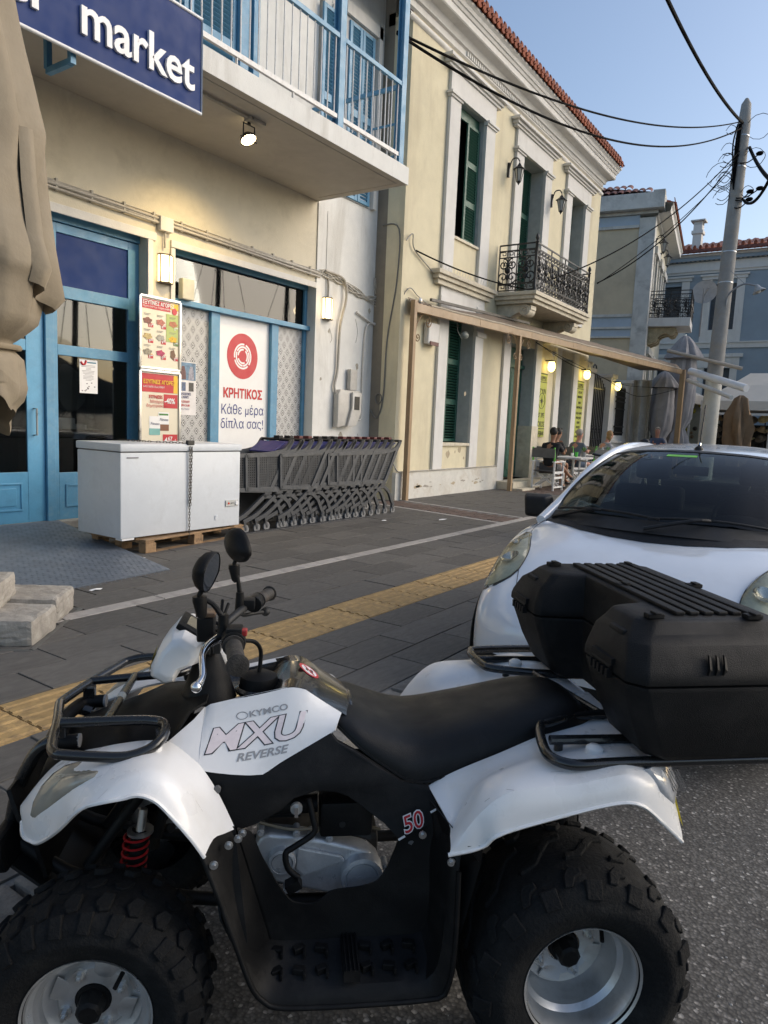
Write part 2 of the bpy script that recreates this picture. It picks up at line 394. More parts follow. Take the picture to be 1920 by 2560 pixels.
def lay_pavement():
    me = make_mesh('kerb_stone', MB().box(-.49, .49, -.1, .1, -.1, .06), bevel=.012, smooth=40); rd = random.Random(1)
    pieces('kerb_stone', me, [((.5+i*1.0, 1.845, .065+rd.uniform(-.003, .003)), (0, 0, rd.uniform(-.004, .004))) for i in range(-2, 16)], kerb, kerbm)
    L = .62; me = make_mesh('slab', MB().box(-L/2+.005, L/2-.005, -.5, .5, -.02, .02), bevel=.002, bseg=1)
    rows = [(1.955, 2.24), (2.24, 2.525), (2.525, 2.81), (3.225, 3.56), (3.56, 3.9), (3.9, 4.25), (4.39, 4.71), (4.71, 5.05), (5.05, 5.38), (5.38, 5.71), (5.71, 6.04), (6.04, 6.37), (6.37, 6.7), (6.7, 7.03), (7.03, 7.36), (7.36, 7.69)]
    P = []; far = MB()
    for i, (a, b) in enumerate(rows):
        off = (.31 if i % 2 else 0)+rd.uniform(-.03, .03); x = -.6+off
        while x < 40:
            skip = b > 4.3 and 9.25 < x-.18*((a+b)/2-4.4) < 10.8; hb = b > 4.3 and 8.7 < x-.18*((a+b)/2-4.4) < 11.4
            if hb:
                c = (a+b)/2-4.4; l, r_ = 9.57-.045+.18*c, 10.43+.045+.18*c
                for u, w_ in ((x-L/2+.005, min(x+L/2-.005, l)), (max(x-L/2+.005, r_), x+L/2-.005)):
                    if w_-u > .03: n = len(far.v); far.box(u, w_, a+.005, b-.005, .08, .12)
            elif not skip and not (x > 15 and b > 4.3):
                z = .1+rd.uniform(-.0025, .0025)
                if x < 9.8 and not (i > 10 and x < 4): P.append(((x, (a+b)/2, z), (rd.uniform(-.003, .003), rd.uniform(-.003, .003), 0), (1, (b-a)-.01, 1)))
                else: far.box(x-L/2+.005, x+L/2-.005, a+.005, b-.005, .08, z+.02)
            x += L
    pieces('slab', me, P, pavement, slabm)
    obj('far_slab', far, slabm, pavement, kind='stuff')
    # pale stone strip
    me = make_mesh('strip_stone', MB().box(-.395, .395, -.065, .065, -.02, .022), bevel=.002, bseg=1)
    pieces('strip_stone', me, [((i*.8-.2, 4.32, .1+rd.uniform(-.002, .002)), (0, 0, rd.uniform(-.003, .003))) for i in range(0, 34)], pavement, stripem)
    # tactile paving: a tile with raised bars along X
    mb = MB().box(-.2, .2, -.2, .2, -.02, .018)
    for k in range(5): mb.prism([(-.195, -.16+k*.08-.024, .018), (-.195, -.16+k*.08+.024, .018), (-.195, -.16+k*.08+.014, .0245), (-.195, -.16+k*.08-.014, .0245)], (.39, 0, 0))
    me = make_mesh('tactile_tile', mb)
    pieces('tactile_tile', me, [((-.22+i*.407, 3.018, .1+rd.uniform(-.002, .002)), (0, 0, rd.uniform(-.006, .006))) for i in range(46)], pavement, yellowm)
    # brick band crossing the pavement, edged by pale stones, and the brick apron of the cafe
    me = make_mesh('edge_stone', MB().box(-.04, .04, -.29, .29, -.02, .02), bevel=.002, bseg=1)
    P = []
    for k in range(5):
        for x0 in (9.57, 10.43): P.append(((x0+.18*(.29+k*.58), 4.69+k*.575, .102), (0, 0, -.178)))
    pieces('edge_stone', me, P, pavement, stripem)
    bm_ = make_mesh('brick', MB().box(-.098, .098, -.046, .046, -.02, .02), bevel=.003, bseg=1); P = []
    for j in range(27):
        for i in range(5):
            y = 4.45+j*.1; x = 9.72+i*.2+(.1 if j % 2 else 0)+(y-4.4)*.18-.1
            if 9.7+(y-4.4)*.18 < x < 10.32+(y-4.4)*.18: P.append(((x, y, .1+rd.uniform(-.003, .003)), (0, 0, rd.uniform(-.02, .02)-.0)))
    pieces('brick', bm_, P, pavement, brickm)
    ap = MB()
    for j in range(28):
        for i in range(70):
            x = 14.9+i*.2+(.1 if j % 2 else 0); y = 4.45+j*.1
            if y < 6.95: ap.box(x-.096, x+.096, y-.046, y+.046, .08, .12+rd.uniform(-.003, .003))
    obj('apron_brick', ap, brickm, pavement, kind='stuff')
lay_pavement()
# ---------------------------------------------------------------- the supermarket building
sglass = glassmat('shop_glass', (.55, .57, .57), .95, 1.5)
YF = 7.9                                   # plane of the shop-front joinery
def louvre(parent, x0, x1, z0, z1, y, m, n=None, face='Y', t=.035, panels=1, slatname='slat'):
    """shutter leaf in an X-Z plane: frame part plus its slats as sub-parts"""
    mb = MB(); w = .07
    mb.box(x0, x0+w, y-t, y, z0, z1).box(x1-w, x1, y-t, y, z0, z1)
    hs = [z0+(z1-z0)*k/panels for k in range(panels+1)]
    for k, h in enumerate(hs): mb.box(x0+w, x1-w, y-t+.001, y-.001, max(z0, h-.06 if k else h), min(z1, h+.06 if k < panels else h))
    fr = obj('shutter', mb, m, parent, bevel=.004, bseg=1)
    me = make_mesh('slat', MB().cbox((0, 0, 0), x1-x0-2*w, .045, .007, (rad(-38), 0, 0))); P = []
    for k in range(panels):
        a, b = hs[k]+.07, hs[k+1]-.07; c = n or max(3, int((b-a)/.055))
        P += [(((x0+x1)/2, y-t/2, a+(b-a)*(i+.5)/c)) for i in range(c)]
    pieces('slat', me, P, fr, m)
    return fr
mk = thing('market_building', 'white two storey building with blue shop front and white railed balcony over the pavement', 'building', (7, 7.7, .1))
def market():
    w = MB()
    w.box(-6, 9.12, 7.7, 8.05, 3.72, 5.219)                      # band over the shop front
    w.box(5.85, 6.28, 7.7, 8.05, .1, 3.719)                      # pier between door and window
    w.box(6.282, 9.12, 7.7, 8.05, .1, .6)                        # stall riser
    w.box(-6, 2.6, 7.7, 8.05, .1, 3.719)
    obj('lower_wall', w, plaster_c, mk)
    w = MB(); w.box(9.122, 10.95, 7.68, 8.05, .1, 9.6); w.box(10.7, 10.95, 8.051, 14, .1, 9.6); w.box(9.35, 9.6, 7.672, 7.679, 3.2, 4.9)
    w.box(-6, 5.72, 7.7, 8.05, 5.22, 9.6).box(7.68, 9.02, 7.7, 8.05, 5.22, 9.6).box(5.721, 7.679, 7.7, 8.05, 7.85, 9.6).box(9.021, 9.121, 7.7, 8.05, 8.01, 9.6)
    obj('white_wall', w, plaster, mk)
    w = MB(); w.box(9.3, 10.55, 7.672, 7.6795, 8.02, 8.1)
    # door opening 2 is cut by building the white wall round it
    obj('door_trim', w, offw, mk)
    # raised plaster trim round openings
    t = MB(); t.box(-6, 5.98, 7.672, 7.7, 3.66, 3.76).box(5.855, 5.93, 7.676, 7.7, .1, 3.66).box(6.21, 6.278, 7.676, 7.7, .1, 3.63).box(6.21, 9.115, 7.672, 7.7, 3.64, 3.73)
    obj('opening_trim', t, offw, mk, bevel=.006)
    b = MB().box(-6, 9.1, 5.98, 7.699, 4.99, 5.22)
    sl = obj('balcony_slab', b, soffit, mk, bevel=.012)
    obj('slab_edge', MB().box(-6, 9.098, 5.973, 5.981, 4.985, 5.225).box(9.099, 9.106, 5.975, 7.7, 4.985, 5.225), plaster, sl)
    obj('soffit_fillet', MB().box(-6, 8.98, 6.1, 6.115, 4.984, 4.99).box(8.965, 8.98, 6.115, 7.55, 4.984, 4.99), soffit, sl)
    # posts (rolled sections) of the balcony
    for x in (7.49, 8.91, 3.5):
        p = MB().box(x-.055, x+.055, 5.985, 5.997, 5.225, 9.6).box(x-.055, x+.055, 6.085, 6.097, 5.225, 9.6).box(x-.006, x+.006, 5.998, 6.084, 5.225, 9.6)
        p.box(x-.075, x+.075, 5.98, 6.11, 5.222, 5.235)
        obj('balcony_post', p, bluep, mk)
    for x0, x1 in ((3.56, 7.43), (7.55, 8.85)):
        r = obj('railing', MB().box(x0, x1, 5.995, 6.035, 5.315, 5.37), whitep, mk, bevel=.003)
        obj('handrail', MB().box(x0, x1, 5.99, 6.04, 6.262, 6.32), bluep, r, bevel=.004)
        n = int((x1-x0)/.131); me = make_mesh('baluster', MB().cyl((0, 0, -.447), (0, 0, .447), .0085, 8), smooth=40)
        pieces('baluster', me, [(x0+.05+(x1-x0-.1)*k/(n-1), 6.015, 5.816) for k in range(n)], r, whitep)
        pieces('railing_foot', make_mesh('railing_foot', MB().box(-.006, .006, -.015, .015, -.047, .047)), [(x0+.35+k*.9, 6.015, 5.267) for k in range(int((x1-x0-.3)/.9)+1)], r, whitep)
    r = obj('railing', MB().box(8.905, 8.935, 6.12, 7.69, 5.315, 5.36), bluep, mk)
    obj('handrail', MB().box(8.9, 8.94, 6.12, 7.69, 6.262, 6.32).box(8.91, 8.93, 6.12, 7.69, 5.78, 5.81), bluep, r)
    pieces('baluster', make_mesh('baluster', MB().cyl((0, 0, -.447), (0, 0, .447), .0085, 8), smooth=40), [(8.92, 6.25+.13*k, 5.81) for k in range(11)], r, whitep)
    # upper door 1 with open louvred leaves, upper door 2 closed
    f = obj('balcony_door', MB().box(5.722, 7.678, 7.86, 7.9, 5.222, 7.849), dark, mk)
    louvre(mk, 5.74, 6.5, 5.24, 7.8, 7.76, bluep, panels=2); louvre(mk, 6.52, 7.33, 5.24, 7.8, 7.76, bluep, panels=2)
    obj('door_jamb', MB().box(7.335, 7.5, 7.66, 7.84, 5.225, 7.84).box(7.55, 7.67, 7.62, 7.84, 5.225, 7.84), bluep, mk, bevel=.006)
    rec = obj('door_recess', MB().box(9.3, 10.45, 7.655, 7.674, 5.225, 8.0), mat('recess_grey', (.5, .5, .49), .9, bump=.2), mk)
    louvre(mk, 9.02, 9.34, 5.24, 7.9, 7.64, bluep, panels=2); louvre(mk, 9.72, 10.06, 5.24, 7.96, 7.66, bluep, panels=2); louvre(mk, 10.07, 10.42, 5.24, 7.96, 7.66, bluep, panels=2)
    obj('door_jamb', MB().box(10.5, 10.6, 7.6, 7.7, 5.225, 8.2).box(9.6, 10.6, 7.6, 7.7, 8.01, 8.2), offw, mk)
    # ---- shop front: door leaf and sidelight
    d = obj('door', MB().box(4.37, 4.575, 7.86, 7.9, .2, 3.6).box(3.5, 3.68, 7.86, 7.9, .2, 3.6).box(3.681, 4.369, 7.862, 7.898, .2, .78).box(3.681, 4.369, 7.862, 7.898, 2.14, 2.26).box(3.681, 4.369, 7.862, 7.898, 3.5, 3.6), bluedoor, mk, bevel=.004)
    pm = MB()
    for a, b_, c, e in ((3.76, 4.3, .34, .36), (3.76, 4.3, .64, .66), (3.76, 3.78, .361, .639), (4.28, 4.3, .361, .639)): pm.box(a, b_, 7.85, 7.862, c, e)
    obj('door_panel', pm.box(3.83, 4.23, 7.853, 7.862, .4, .6), bluedoor, d, bevel=.004)
    obj('door_pane', MB().box(3.681, 4.369, 7.875, 7.88, .781, 2.139), sglass, d); obj('door_pane', MB().box(3.681, 4.369, 7.875, 7.88, 2.261, 3.499), sglass, d)
    obj('handle', MB().tube([(4.45, 7.86, 1.2), (4.45, 7.8, 1.2), (4.45, 7.8, 1.5), (4.45, 7.86, 1.5)], .011), steel, d)
    obj('door_frame', MB().box(4.58, 4.68, 7.82, 7.93, .2, 3.71).box(3.3, 3.48, 7.82, 7.93, .2, 3.71).box(3.481, 5.86, 7.83, 7.93, 3.61, 3.715), bluep, mk, bevel=.004)
    sf = MB().box(4.682, 4.74, 7.85, 7.91, .2, 3.6).box(5.69, 5.848, 7.85, 7.91, .2, 3.6).box(4.741, 5.689, 7.85, 7.909, 3.5, 3.6).box(4.741, 5.689, 7.84, 7.909, 2.78, 2.915).box(4.741, 5.689, 7.85, 7.909, 2.13, 2.25).box(4.741, 5.689, 7.852, 7.905, .2, .76)
    s = obj('sidelight', sf, bluep, mk, bevel=.004)
    obj('transom_panel', MB().box(4.741, 5.689, 7.87, 7.89, 2.916, 3.499), navy, s)
    obj('pane', MB().box(4.741, 5.689, 7.88, 7.886, 2.251, 2.779), sglass, s); obj('pane', MB().box(4.741, 5.689, 7.88, 7.886, .761, 2.129), sglass, s)
    obj('panel_moulding', MB().box(4.82, 5.6, 7.84, 7.852, .35, .37).box(4.82, 5.6, 7.84, 7.852, .6, .62).box(4.82, 4.84, 7.84, 7.852, .371, .599), bluep, s)
    obj('threshold', MB().box(3.3, 5.85, 7.7, 7.95, .1, .199), conc, mk)
    obj('left_pier', MB().box(2.6, 3.3, 7.7, 8.05, .1, 3.719), plaster_c, mk)
    # ---- window with printed panels
    wf = MB().box(6.282, 9.118, 7.85, 7.95, 3.61, 3.715).box(6.282, 9.24, 7.79, 7.95, 2.965, 3.035).box(9.05, 9.117, 7.86, 7.95, .601, 2.964).box(9.06, 9.117, 7.86, 7.95, 3.036, 3.609).box(6.282, 6.36, 7.86, 7.95, .601, 2.964).box(6.282, 6.36, 7.86, 7.95, 3.036, 3.609)
    wf.box(7.05, 7.21, 7.84, 7.95, .601, 2.964).box(8.28, 8.43, 7.84, 7.95, .601, 2.964).box(6.361, 9.049, 7.86, 7.95, .601, .68)
    wn = obj('shop_window', wf, bluep, mk, bevel=.004)
    obj('fanlight', MB().box(6.361, 9.059, 7.9, 7.906, 3.036, 3.609), sglass, wn)
    pat = patmat()
    obj('patterned_panel', MB().box(6.361, 7.049, 7.9, 7.92, .681, 2.964), pat, wn); obj('patterned_panel', MB().box(8.431, 9.049, 7.9, 7.92, .681, 2.964), pat, wn)
    obj('printed_panel', MB().box(7.211, 8.279, 7.9, 7.92, .681, 2.964), signwhite, wn)
    # emblem: red disc with broken white rings, then the wording
    obj('emblem_disc', MB().prism([(7.72+.315*cos(a), 7.899, 2.41+.335*sin(a)) for a in [2*pi*k/48 for k in range(48)]][::-1], (0, -.002, 0)), redm, wn)
    arcs = MB()
    def arc(r0, r1, a0, a1):
        n = 14; P = [(7.72+r1*cos(rad(a0+(a1-a0)*k/n)), 7.8965, 2.41+r1*1.06*sin(rad(a0+(a1-a0)*k/n))) for k in range(n+1)]
        P += [(7.72+r0*cos(rad(a0+(a1-a0)*k/n)), 7.8965, 2.41+r0*1.06*sin(rad(a0+(a1-a0)*k/n))) for k in range(n, -1, -1)]
        for k in range(n): arcs.quad(P[k], P[k+1], P[2*n-k], P[2*n+1-k])
    for s0 in (0, 120, 240):
        arc(.155, .18, 80-s0, 190-s0); arc(.118, .143, 35-s0, 150-s0); arc(.082, .107, 80-s0, 175-s0)
    obj('emblem_rings', arcs, signwhite, wn)
    text('lettering', 'ΚΡΗΤΙΚΟΣ', .188, TM(7.745, 7.898, 1.79), mat('red_letters', (.5, .015, .02), .5), wn, align='CENTER', bold=.006, xs=.86)
    dk = mat('blue_letters', (.02, .03, .2), .5)
    text('lettering', 'Κάθε μέρα', .2, TM(7.745, 7.898, 1.545), dk, wn, align='CENTER', xs=.88); text('lettering', 'δίπλα σας!', .2, TM(7.745, 7.898, 1.335), dk, wn, align='CENTER', xs=.88)
    # interior shell
    obj('room', MB().box(2.7, 9.1, 11.5, 11.6, .1, 3.75).box(2.7, 9.1, 8.06, 11.6, 3.74, 3.76).box(2.7, 9.1, 8.06, 11.6, .1, .13).box(2.69, 2.7, 8.06, 11.6, .1, 3.76), mat('shop_inside', (.16, .15, .14), .8), mk)
def patmat():
    m = bpy.data.materials.new('diamond_print'); m.use_nodes = True; nt = m.node_tree; b = nt.nodes['Principled BSDF']
    tc = nt.nodes.new('ShaderNodeTexCoord'); sp = nt.nodes.new('ShaderNodeSeparateXYZ'); nt.links.new(tc.outputs['Object'], sp.inputs[0])
    def M(op, a, b_=None, c=None):
        n = nt.nodes.new('ShaderNodeMath'); n.operation = op
        for i, v in enumerate((a, b_, c)):
            if v is None: continue
            if isinstance(v, (int, float)): n.inputs[i].default_value = v
            else: nt.links.new(v, n.inputs[i])
        return n.outputs[0]
    u = M('DIVIDE', sp.outputs[0], .155); v = M('DIVIDE', sp.outputs[2], .215)
    p = M('ADD', u, v); q = M('SUBTRACT', u, v)
    fp = M('ABSOLUTE', M('SUBTRACT', M('FRACT', p), .5)); fq = M('ABSOLUTE', M('SUBTRACT', M('FRACT', q), .5))
    d = M('MAXIMUM', fp, fq); col = _ramp(nt, d, [(0, (.075,)*3), (.1, (.7,)*3), (.165, (.075,)*3), (.27, (.7,)*3), (.33, (.075,)*3), (.385, (.7,)*3), (.44, (.075,)*3), (.475, (.7,)*3)], True)
    nt.links.new(col, b.inputs['Base Color']); b.inputs['Roughness'].default_value = .4; return m
market()
# ---------------------------------------------------------------- what hangs on the market
def bracket_sign():
    t = thing('shop_sign', 'dark blue sign board reading er market in raised white letters', 'sign', (4.2, 5.88, 4.45))
    obj('board', MB().box(1.2, 5.1, 5.875, 5.905, 4.5, 5.37), navy, t)
    obj('frame', MB().tube([(1.2, 5.875, 4.5), (5.11, 5.875, 4.5), (5.11, 5.875, 5.38), (1.2, 5.875, 5.38)], .017, 8), signwhite, t, smooth=50)
    for s, x in (('er', 3.11), ('market', 3.77)):
        text('letters', s, .46, TM(x, 5.862, 4.672), signwhite, t, extrude=.014, bold=.008, xs=.925 if x > 3.5 else 1)
    [obj('bracket', MB().bar((x, 5.94, 4.86), (x, 5.94, 4.42), .05).bar((x, 5.965, 4.44), (x, 6.3, 4.44), .05).bar((x, 6.3, 4.465), (x, 6.3, 4.985), .05), bluep, t) for x in (2.2, 3.75)]
bracket_sign()
def flood():
    t = thing('floodlight', 'small lit floodlight hanging under the balcony slab', 'lamp', (6.33, 6.42, 4.985))
    obj('bracket', MB().tube([(6.24, 6.44, 4.78), (6.24, 6.44, 4.93), (6.42, 6.44, 4.93), (6.42, 6.44, 4.78)], .009).cyl((6.33, 6.44, 4.93), (6.33, 6.44, 4.985), .02), iron, t)
    M_ = Matrix.Translation((6.33, 6.45, 4.78)) @ Matrix.Rotation(rad(-28), 4, 'X')
    obj('housing', MB().lathe([(.02, .06), (.06, .05), (.1, .0), (.102, -.02), (.09, -.02), (.085, 0)], seg=20).xf(M_), iron, t, smooth=50)
    obj('bulb', MB().lathe([(.001, -.028), (.05, -.03), (.088, -.012), (.088, -.004)], seg=20).xf(M_), emis('flood_glow', (1, .78, .42), 22), t, smooth=50)
    obj('clamp', MB().cyl((6.2, 6.44, 4.77), (6.46, 6.44, 4.77), .008), iron, t)
    l = bpy.data.lights.new('floodlight_lamp', 'SPOT'); l.energy = 130; l.color = (1, .74, .36); l.spot_size = rad(112); l.spot_blend = .9; l.shadow_soft_size = .07
    o = bpy.data.objects.new('floodlight_lamp', l); COL.objects.link(o); o.parent = t; o.location = (0, .05, -.28); o.rotation_euler = (rad(27), 0, 0)
    mb = MB().cyl((2.5, 6.36, 4.965), (6.4, 6.36, 4.965), .013).cyl((2.5, 6.395, 4.968), (6.4, 6.395, 4.968), .009).box(6.3, 6.5, 6.33, 6.42, 4.955, 4.984)
    for x in (3.4, 4.3, 5.1, 5.45, 6.25): mb.box(x-.02, x+.02, 6.33, 6.42, 4.94, 4.984)
    single('conduit', mb, cablew, 'pair of thin conduits running under the balcony to the floodlight', 'conduit', smooth=50)
flood()
def walllamp(x, z, label, on_y=7.7, e=4):
    t = thing('wall_lamp', label, 'lamp', (x, on_y, z), group='lit wall lamps of the market')
    P = [(-.1, 0), (-.1, -.055), (-.015, -.11), (.085, -.055), (.085, 0)]
    obj('shade', MB().prism([(x+a, on_y+b-.002, z-.165) for a, b in P], (0, 0, .33)), emis('lamp_glow%g' % x, (1, .76, .38), e*.7, (.9, .9, .8)), t)
    fr = MB()
    for zz in (-.18, .165): fr.prism([(x+a*1.08, on_y+b*1.08-.001, z+zz) for a, b in P], (0, 0, .016))
    for a, b in P[1:4]: fr.box(x+a*1.04-.006, x+a*1.04+.006, on_y+b*1.04-.006, on_y+b*1.04+.006, z-.165, z+.165)
    obj('cage', fr, mat('bronze_lamp', (.12, .09, .06), .4, metal=.5), t)
    l = bpy.data.lights.new('wall_lamp_light', 'POINT'); l.energy = 2.6; l.color = (1, .72, .34); l.shadow_soft_size = .08
    o = bpy.data.objects.new('wall_lamp_light', l); COL.objects.link(o); o.parent = t; o.location = (-.02, -.17, 0)
walllamp(6.12, 3.34, 'lit wall lamp on the pier between blue door and shop window'); walllamp(9.4, 3.35, 'lit wall lamp on white wall right of the patterned window', 7.68)
def wires():
    Y = 7.675
    def zz(x): return 3.95-.018*(x-4)
    mb = MB()
    for k, (dz, r) in enumerate(((0, .014), (.035, .011), (-.028, .016), (.06, .008), (.018, .02))):
        mb.tube([(x, Y-.01*k % .03, zz(x)+dz+.006*sin(x*1.7+k)) for x in [-2+.55*i for i in range(21)]]+[(9.2, Y, zz(9.2)+dz)], r, 7, smooth=3)
    for i in range(12): mb.box(4.2+.43*i, 4.225+.43*i, Y-.02, 7.7, zz(4.2+.43*i)-.05, zz(4.2+.43*i)+.08)
    single('wall_conduits', mb, cablew, 'bundle of grey cables and conduits running along the wall over the shop front', 'cables', smooth=60)
    t = MB()
    t.tube([(6.1, 7.66, 3.86), (6.1, 7.665, 3.6)], .012); t.tube([(9.38, 7.655, 3.9), (9.4, 7.65, 3.75), (9.4, 7.65, 3.52)], .014)
    single('lamp_cable', t, cablew, 'short grey cables dropping to the two wall lamps', 'cable', smooth=60)
    single('junction_box', MB().box(6.0, 6.2, 7.62, 7.69, 3.8, 3.97), offw, 'small square white junction box above the wall lamp on the pier', 'junction box', bevel=.006)
    # tangle at right
    rd = random.Random(4); mb = MB()
    for k in range(9):
        p = [(9.15+.02*k, 7.66, 3.9+.05*sin(k))]+[(9.4+.3*j+rd.uniform(-.05, .05), 7.66-.012*rd.random(), 3.9-.05*j+rd.uniform(-.07, .07)) for j in range(5)]+[(10.93, 7.64, 3.55+.05*k)]
        mb.tube(p, rd.choice((.006, .008, .012)), 6, smooth=5)
    for k in range(4): mb.tube([(10.7+.03*k, 7.655, 4.1), (10.72+.04*k, 7.65, 3.9), (10.8+.02*k, 7.65, 3.75), (10.93, 7.64, 3.5)], .009, 6, smooth=4)
    single('cable_tangle', mb, mat('dirty_white_cable', (.5, .47, .41), .7, var=.25, vscale=15), 'tangled white cables strung across the white wall towards its corner', 'cables', smooth=60)
    mb = MB().tube([(9.3, 7.65, 3.95), (9.75, 7.62, 3.9), (9.85, 7.62, 3.6), (9.72, 7.63, 3.1), (9.7, 7.64, 2.4), (9.63, 7.64, 2.1), (9.68, 7.63, 1.95)], .022, 8, smooth=6)
    single('hose', mb, cablew, 'thick cream flexible conduit hanging down to the meter box', 'conduit', smooth=60)
    mb = MB().tube([(10.95, 7.65, 3.32), (10.9, 7.63, 3.3), (10.6, 7.65, 3.28), (10.48, 7.65, 3.1), (10.45, 7.655, 2.4), (10.46, 7.655, 1.7), (10.4, 7.64, 1.55), (10.2, 7.64, 1.6)], .014, 7, smooth=6).tube([(10.2, 7.65, 3.42), (10.5, 7.64, 3.33), (10.93, 7.65, 3.25)], .02, 7, smooth=4)
    single('wall_pipe', mb, offw, 'thin white pipe bending down the white wall to the right of the meter box', 'pipe', smooth=60)
wires()
def meter():
    t = thing('meter_box', 'grey electricity meter box with black window on the white wall', 'meter box', (9.95, 7.68, 1.4))
    g = mat('meter_plastic', (.5, .48, .44), .5, dirt=(.36, .32, .26), dscale=6)
    obj('case', MB().prism([(9.64, 7.66, 1.4), (10.2, 7.66, 1.48), (10.26, 7.66, 1.7), (10.26, 7.66, 2.05), (9.7, 7.66, 2.05), (9.64, 7.66, 1.97)][::-1], (0, -.11, 0)), g, t, bevel=.02, smooth=40)
    obj('cover', MB().prism([(9.86, 7.547, 1.42), (10.1, 7.547, 1.44), (10.24, 7.547, 1.66), (10.24, 7.547, 2.02), (9.98, 7.547, 2.02), (9.98, 7.547, 1.75)][::-1], (0, -.05, 0)), mat('meter_front', (.56, .54, .5), .45), t, bevel=.015, smooth=40)
    obj('window', MB().box(10.03, 10.17, 7.488, 7.496, 1.72, 1.95), iron, t)
    obj('duct', MB().box(10.0, 10.2, 7.58, 7.66, 2.06, 2.42), g, t, bevel=.01)
meter()
single('alarm_box', MB().box(6.42, 6.62, 7.7, 7.79, 3.03, 3.3), mat('ivory_box', (.55, .52, .4), .5), 'small ivory box on the blue window rail above the posters', 'box', bevel=.012)
def poster(z0, z1, lower):
    lab = 'lower silver framed poster with minus forty percent offer in red' if lower else 'upper silver framed poster with nine priced groceries under a red heading'
    x0, x1, y = 5.69, 6.31, 7.62
    t = thing('poster_frame', lab, 'poster', (6, y, z0), group='framed offer posters')
    f = MB()
    for q in (((x0, z0), (x1, z0)), ((x0, z1), (x1, z1)), ((x0, z0), (x0, z1)), ((x1, z0), (x1, z1))):
        f.bar((q[0][0], y, q[0][1]), (q[1][0], y, q[1][1]), .034 if q[0][0] != q[1][0] else .034, .034, up=(0, 1, 0))
    obj('frame', f, steel, t, bevel=.006, smooth=40)
    paper = mat('poster_paper', (.72, .66, .52), .35, var=.02)
    obj('sheet', MB().box(x0, x1, y+.002, y+.03, z0, z1), paper, t)
    yel = mat('yellow_print', (.8, .5, .03), .5, var=.02); gr = mat('lime_print', (.42, .5, .16), .5, var=.03); W = signwhite
    W_, H_ = x1-x0-.06, z1-z0-.06; ox, oz = x0+.03, z0+.03; k = [0]
    def R(a, b, c, d, m, nm='print'):
        k[0] += 1; o = .0003*(k[0] % 6)+.0005*(m is not redm)
        obj(nm, MB().quad((ox+a*W_, y-o, oz+b*H_), (ox+c*W_, y-o, oz+b*H_), (ox+c*W_, y-o, oz+d*H_), (ox+a*W_, y-o, oz+d*H_)), m, t)
    def T(s, a, b, size, m, **q): text('lettering', s, size, TM(ox+a*W_, y-.004, oz+b*H_), m, t, extrude=.0003, **q)
    if not lower:
        R(0, .86, .78, 1, redm); R(.78, .9, 1, 1, yel); T('ΕΞΥΠΝΕΣ ΑΓΟΡΕΣ', .01, .925, .066, W, bold=.0015, xs=.83); T('Πέμπτη 03/07 έως Τετάρτη 09/07/25', .02, .88, .032, W, xs=.82)
        obj('emblem', MB().prism([(ox+.89*W_+.04*cos(a), y-.003, oz+.88*H_+.045*sin(a)) for a in [2*pi*i/20 for i in range(20)]][::-1], (0, -.001, 0)), redm, t)
        R(.66, .4, 1, .83, gr)
        cols = [mat('p%d' % i, c, .5, var=.45, vscale=40) for i, c in enumerate([(.2, .07, .05), (.42, .14, .1), (.42, .15, .07), (.5, .38, .16), (.35, .33, .28), (.7, .42, .02), (.25, .22, .16), (.4, .03, .1), (.16, .08, .04)])]
        pr = ['11⁹⁵', '6⁹⁵', '2⁴⁵', '9⁵⁰', '9⁹⁵', '1⁶⁵', '3⁴⁹', '0⁷⁵', '2⁹⁵']
        for i in range(9):
            cx, cz = .15+.35*(i % 3), .68-.235*(i//3)
            pts = []
            for a in range(14):
                an = 2*pi*a/14; rr = 1+.18*sin(a*2.3+i); pts.append((ox+cx*W_+.065*rr*cos(an)*(1 if i != 8 else .6), y-.0032, oz+cz*H_+.038*rr*sin(an)*(1 if i != 8 else 1.6)))
            obj('picture', MB().prism(pts[::-1], (0, -.0006, 0)), cols[i], t)
            R(cx+.02, cz-.095, cx+.155, cz-.035, redm if i not in (2, 5) else mat('green_price', (.1, .2, .05), .5))
            T(pr[i], cx+.03, cz-.085, .045, W, bold=.001)
            for j in range(2): obj('fine_print', MB().box(ox+(cx-.1)*W_, ox+(cx+.08-.04*j)*W_, y-.0025, y-.0015, oz+(cz+.1-.018*j)*H_, oz+(cz+.106-.018*j)*H_), mat('grey_ink', (.2, .19, .17), .6), t)
        R(.16, .155, .28, .185, yel)
    else:
        R(0, .75, .88, 1, redm); R(.88, .75, 1, 1, yel); T('ΕΞΥΠΝΕΣ ΑΓΟΡΕΣ', .03, .865, .068, yel, bold=.0018, xs=.83); T('από 26/06 έως 09/07', .03, .81, .036, W)
        T('FITNESS', .19, .665, .06, redm, bold=.0015); T('Μπάρες', .22, .6, .058, redm); T('δημητριακών', .12, .545, .058, redm, xs=.9)
        R(.6, .54, 1, .73, redm); T('-40%', .62, .605, .095, W, bold=.0025, xs=.88)
        for a, c, m2 in ((.2, .0, mat('teal_pack', (.18, .42, .4), .5)), (.45, .06, mat('brown_pack', (.2, .08, .04), .5))):
            R(a, .16+c, a+.3, .42+c, W); R(a, .16+c, a+.3, .25+c, m2); R(a+.02, .375+c, a+.28, .4+c, mat('green_band', (.05, .2, .03), .5)); T('Fitness', a+.03, .3+c, .05, mat('navy_ink', (.02, .03, .12), .5), shear=.2)
        R(.58, .0, 1, .17, redm); T('4', .62, .05, .1, W, bold=.002); T('67', .72, .085, .072, W, bold=.0015); T('€', .92, .08, .03, W)
        obj('fine_print', MB().box(ox+.78*W_, ox+.93*W_, y-.0045, y-.004, oz+.05*H_, oz+.055*H_), W, t)
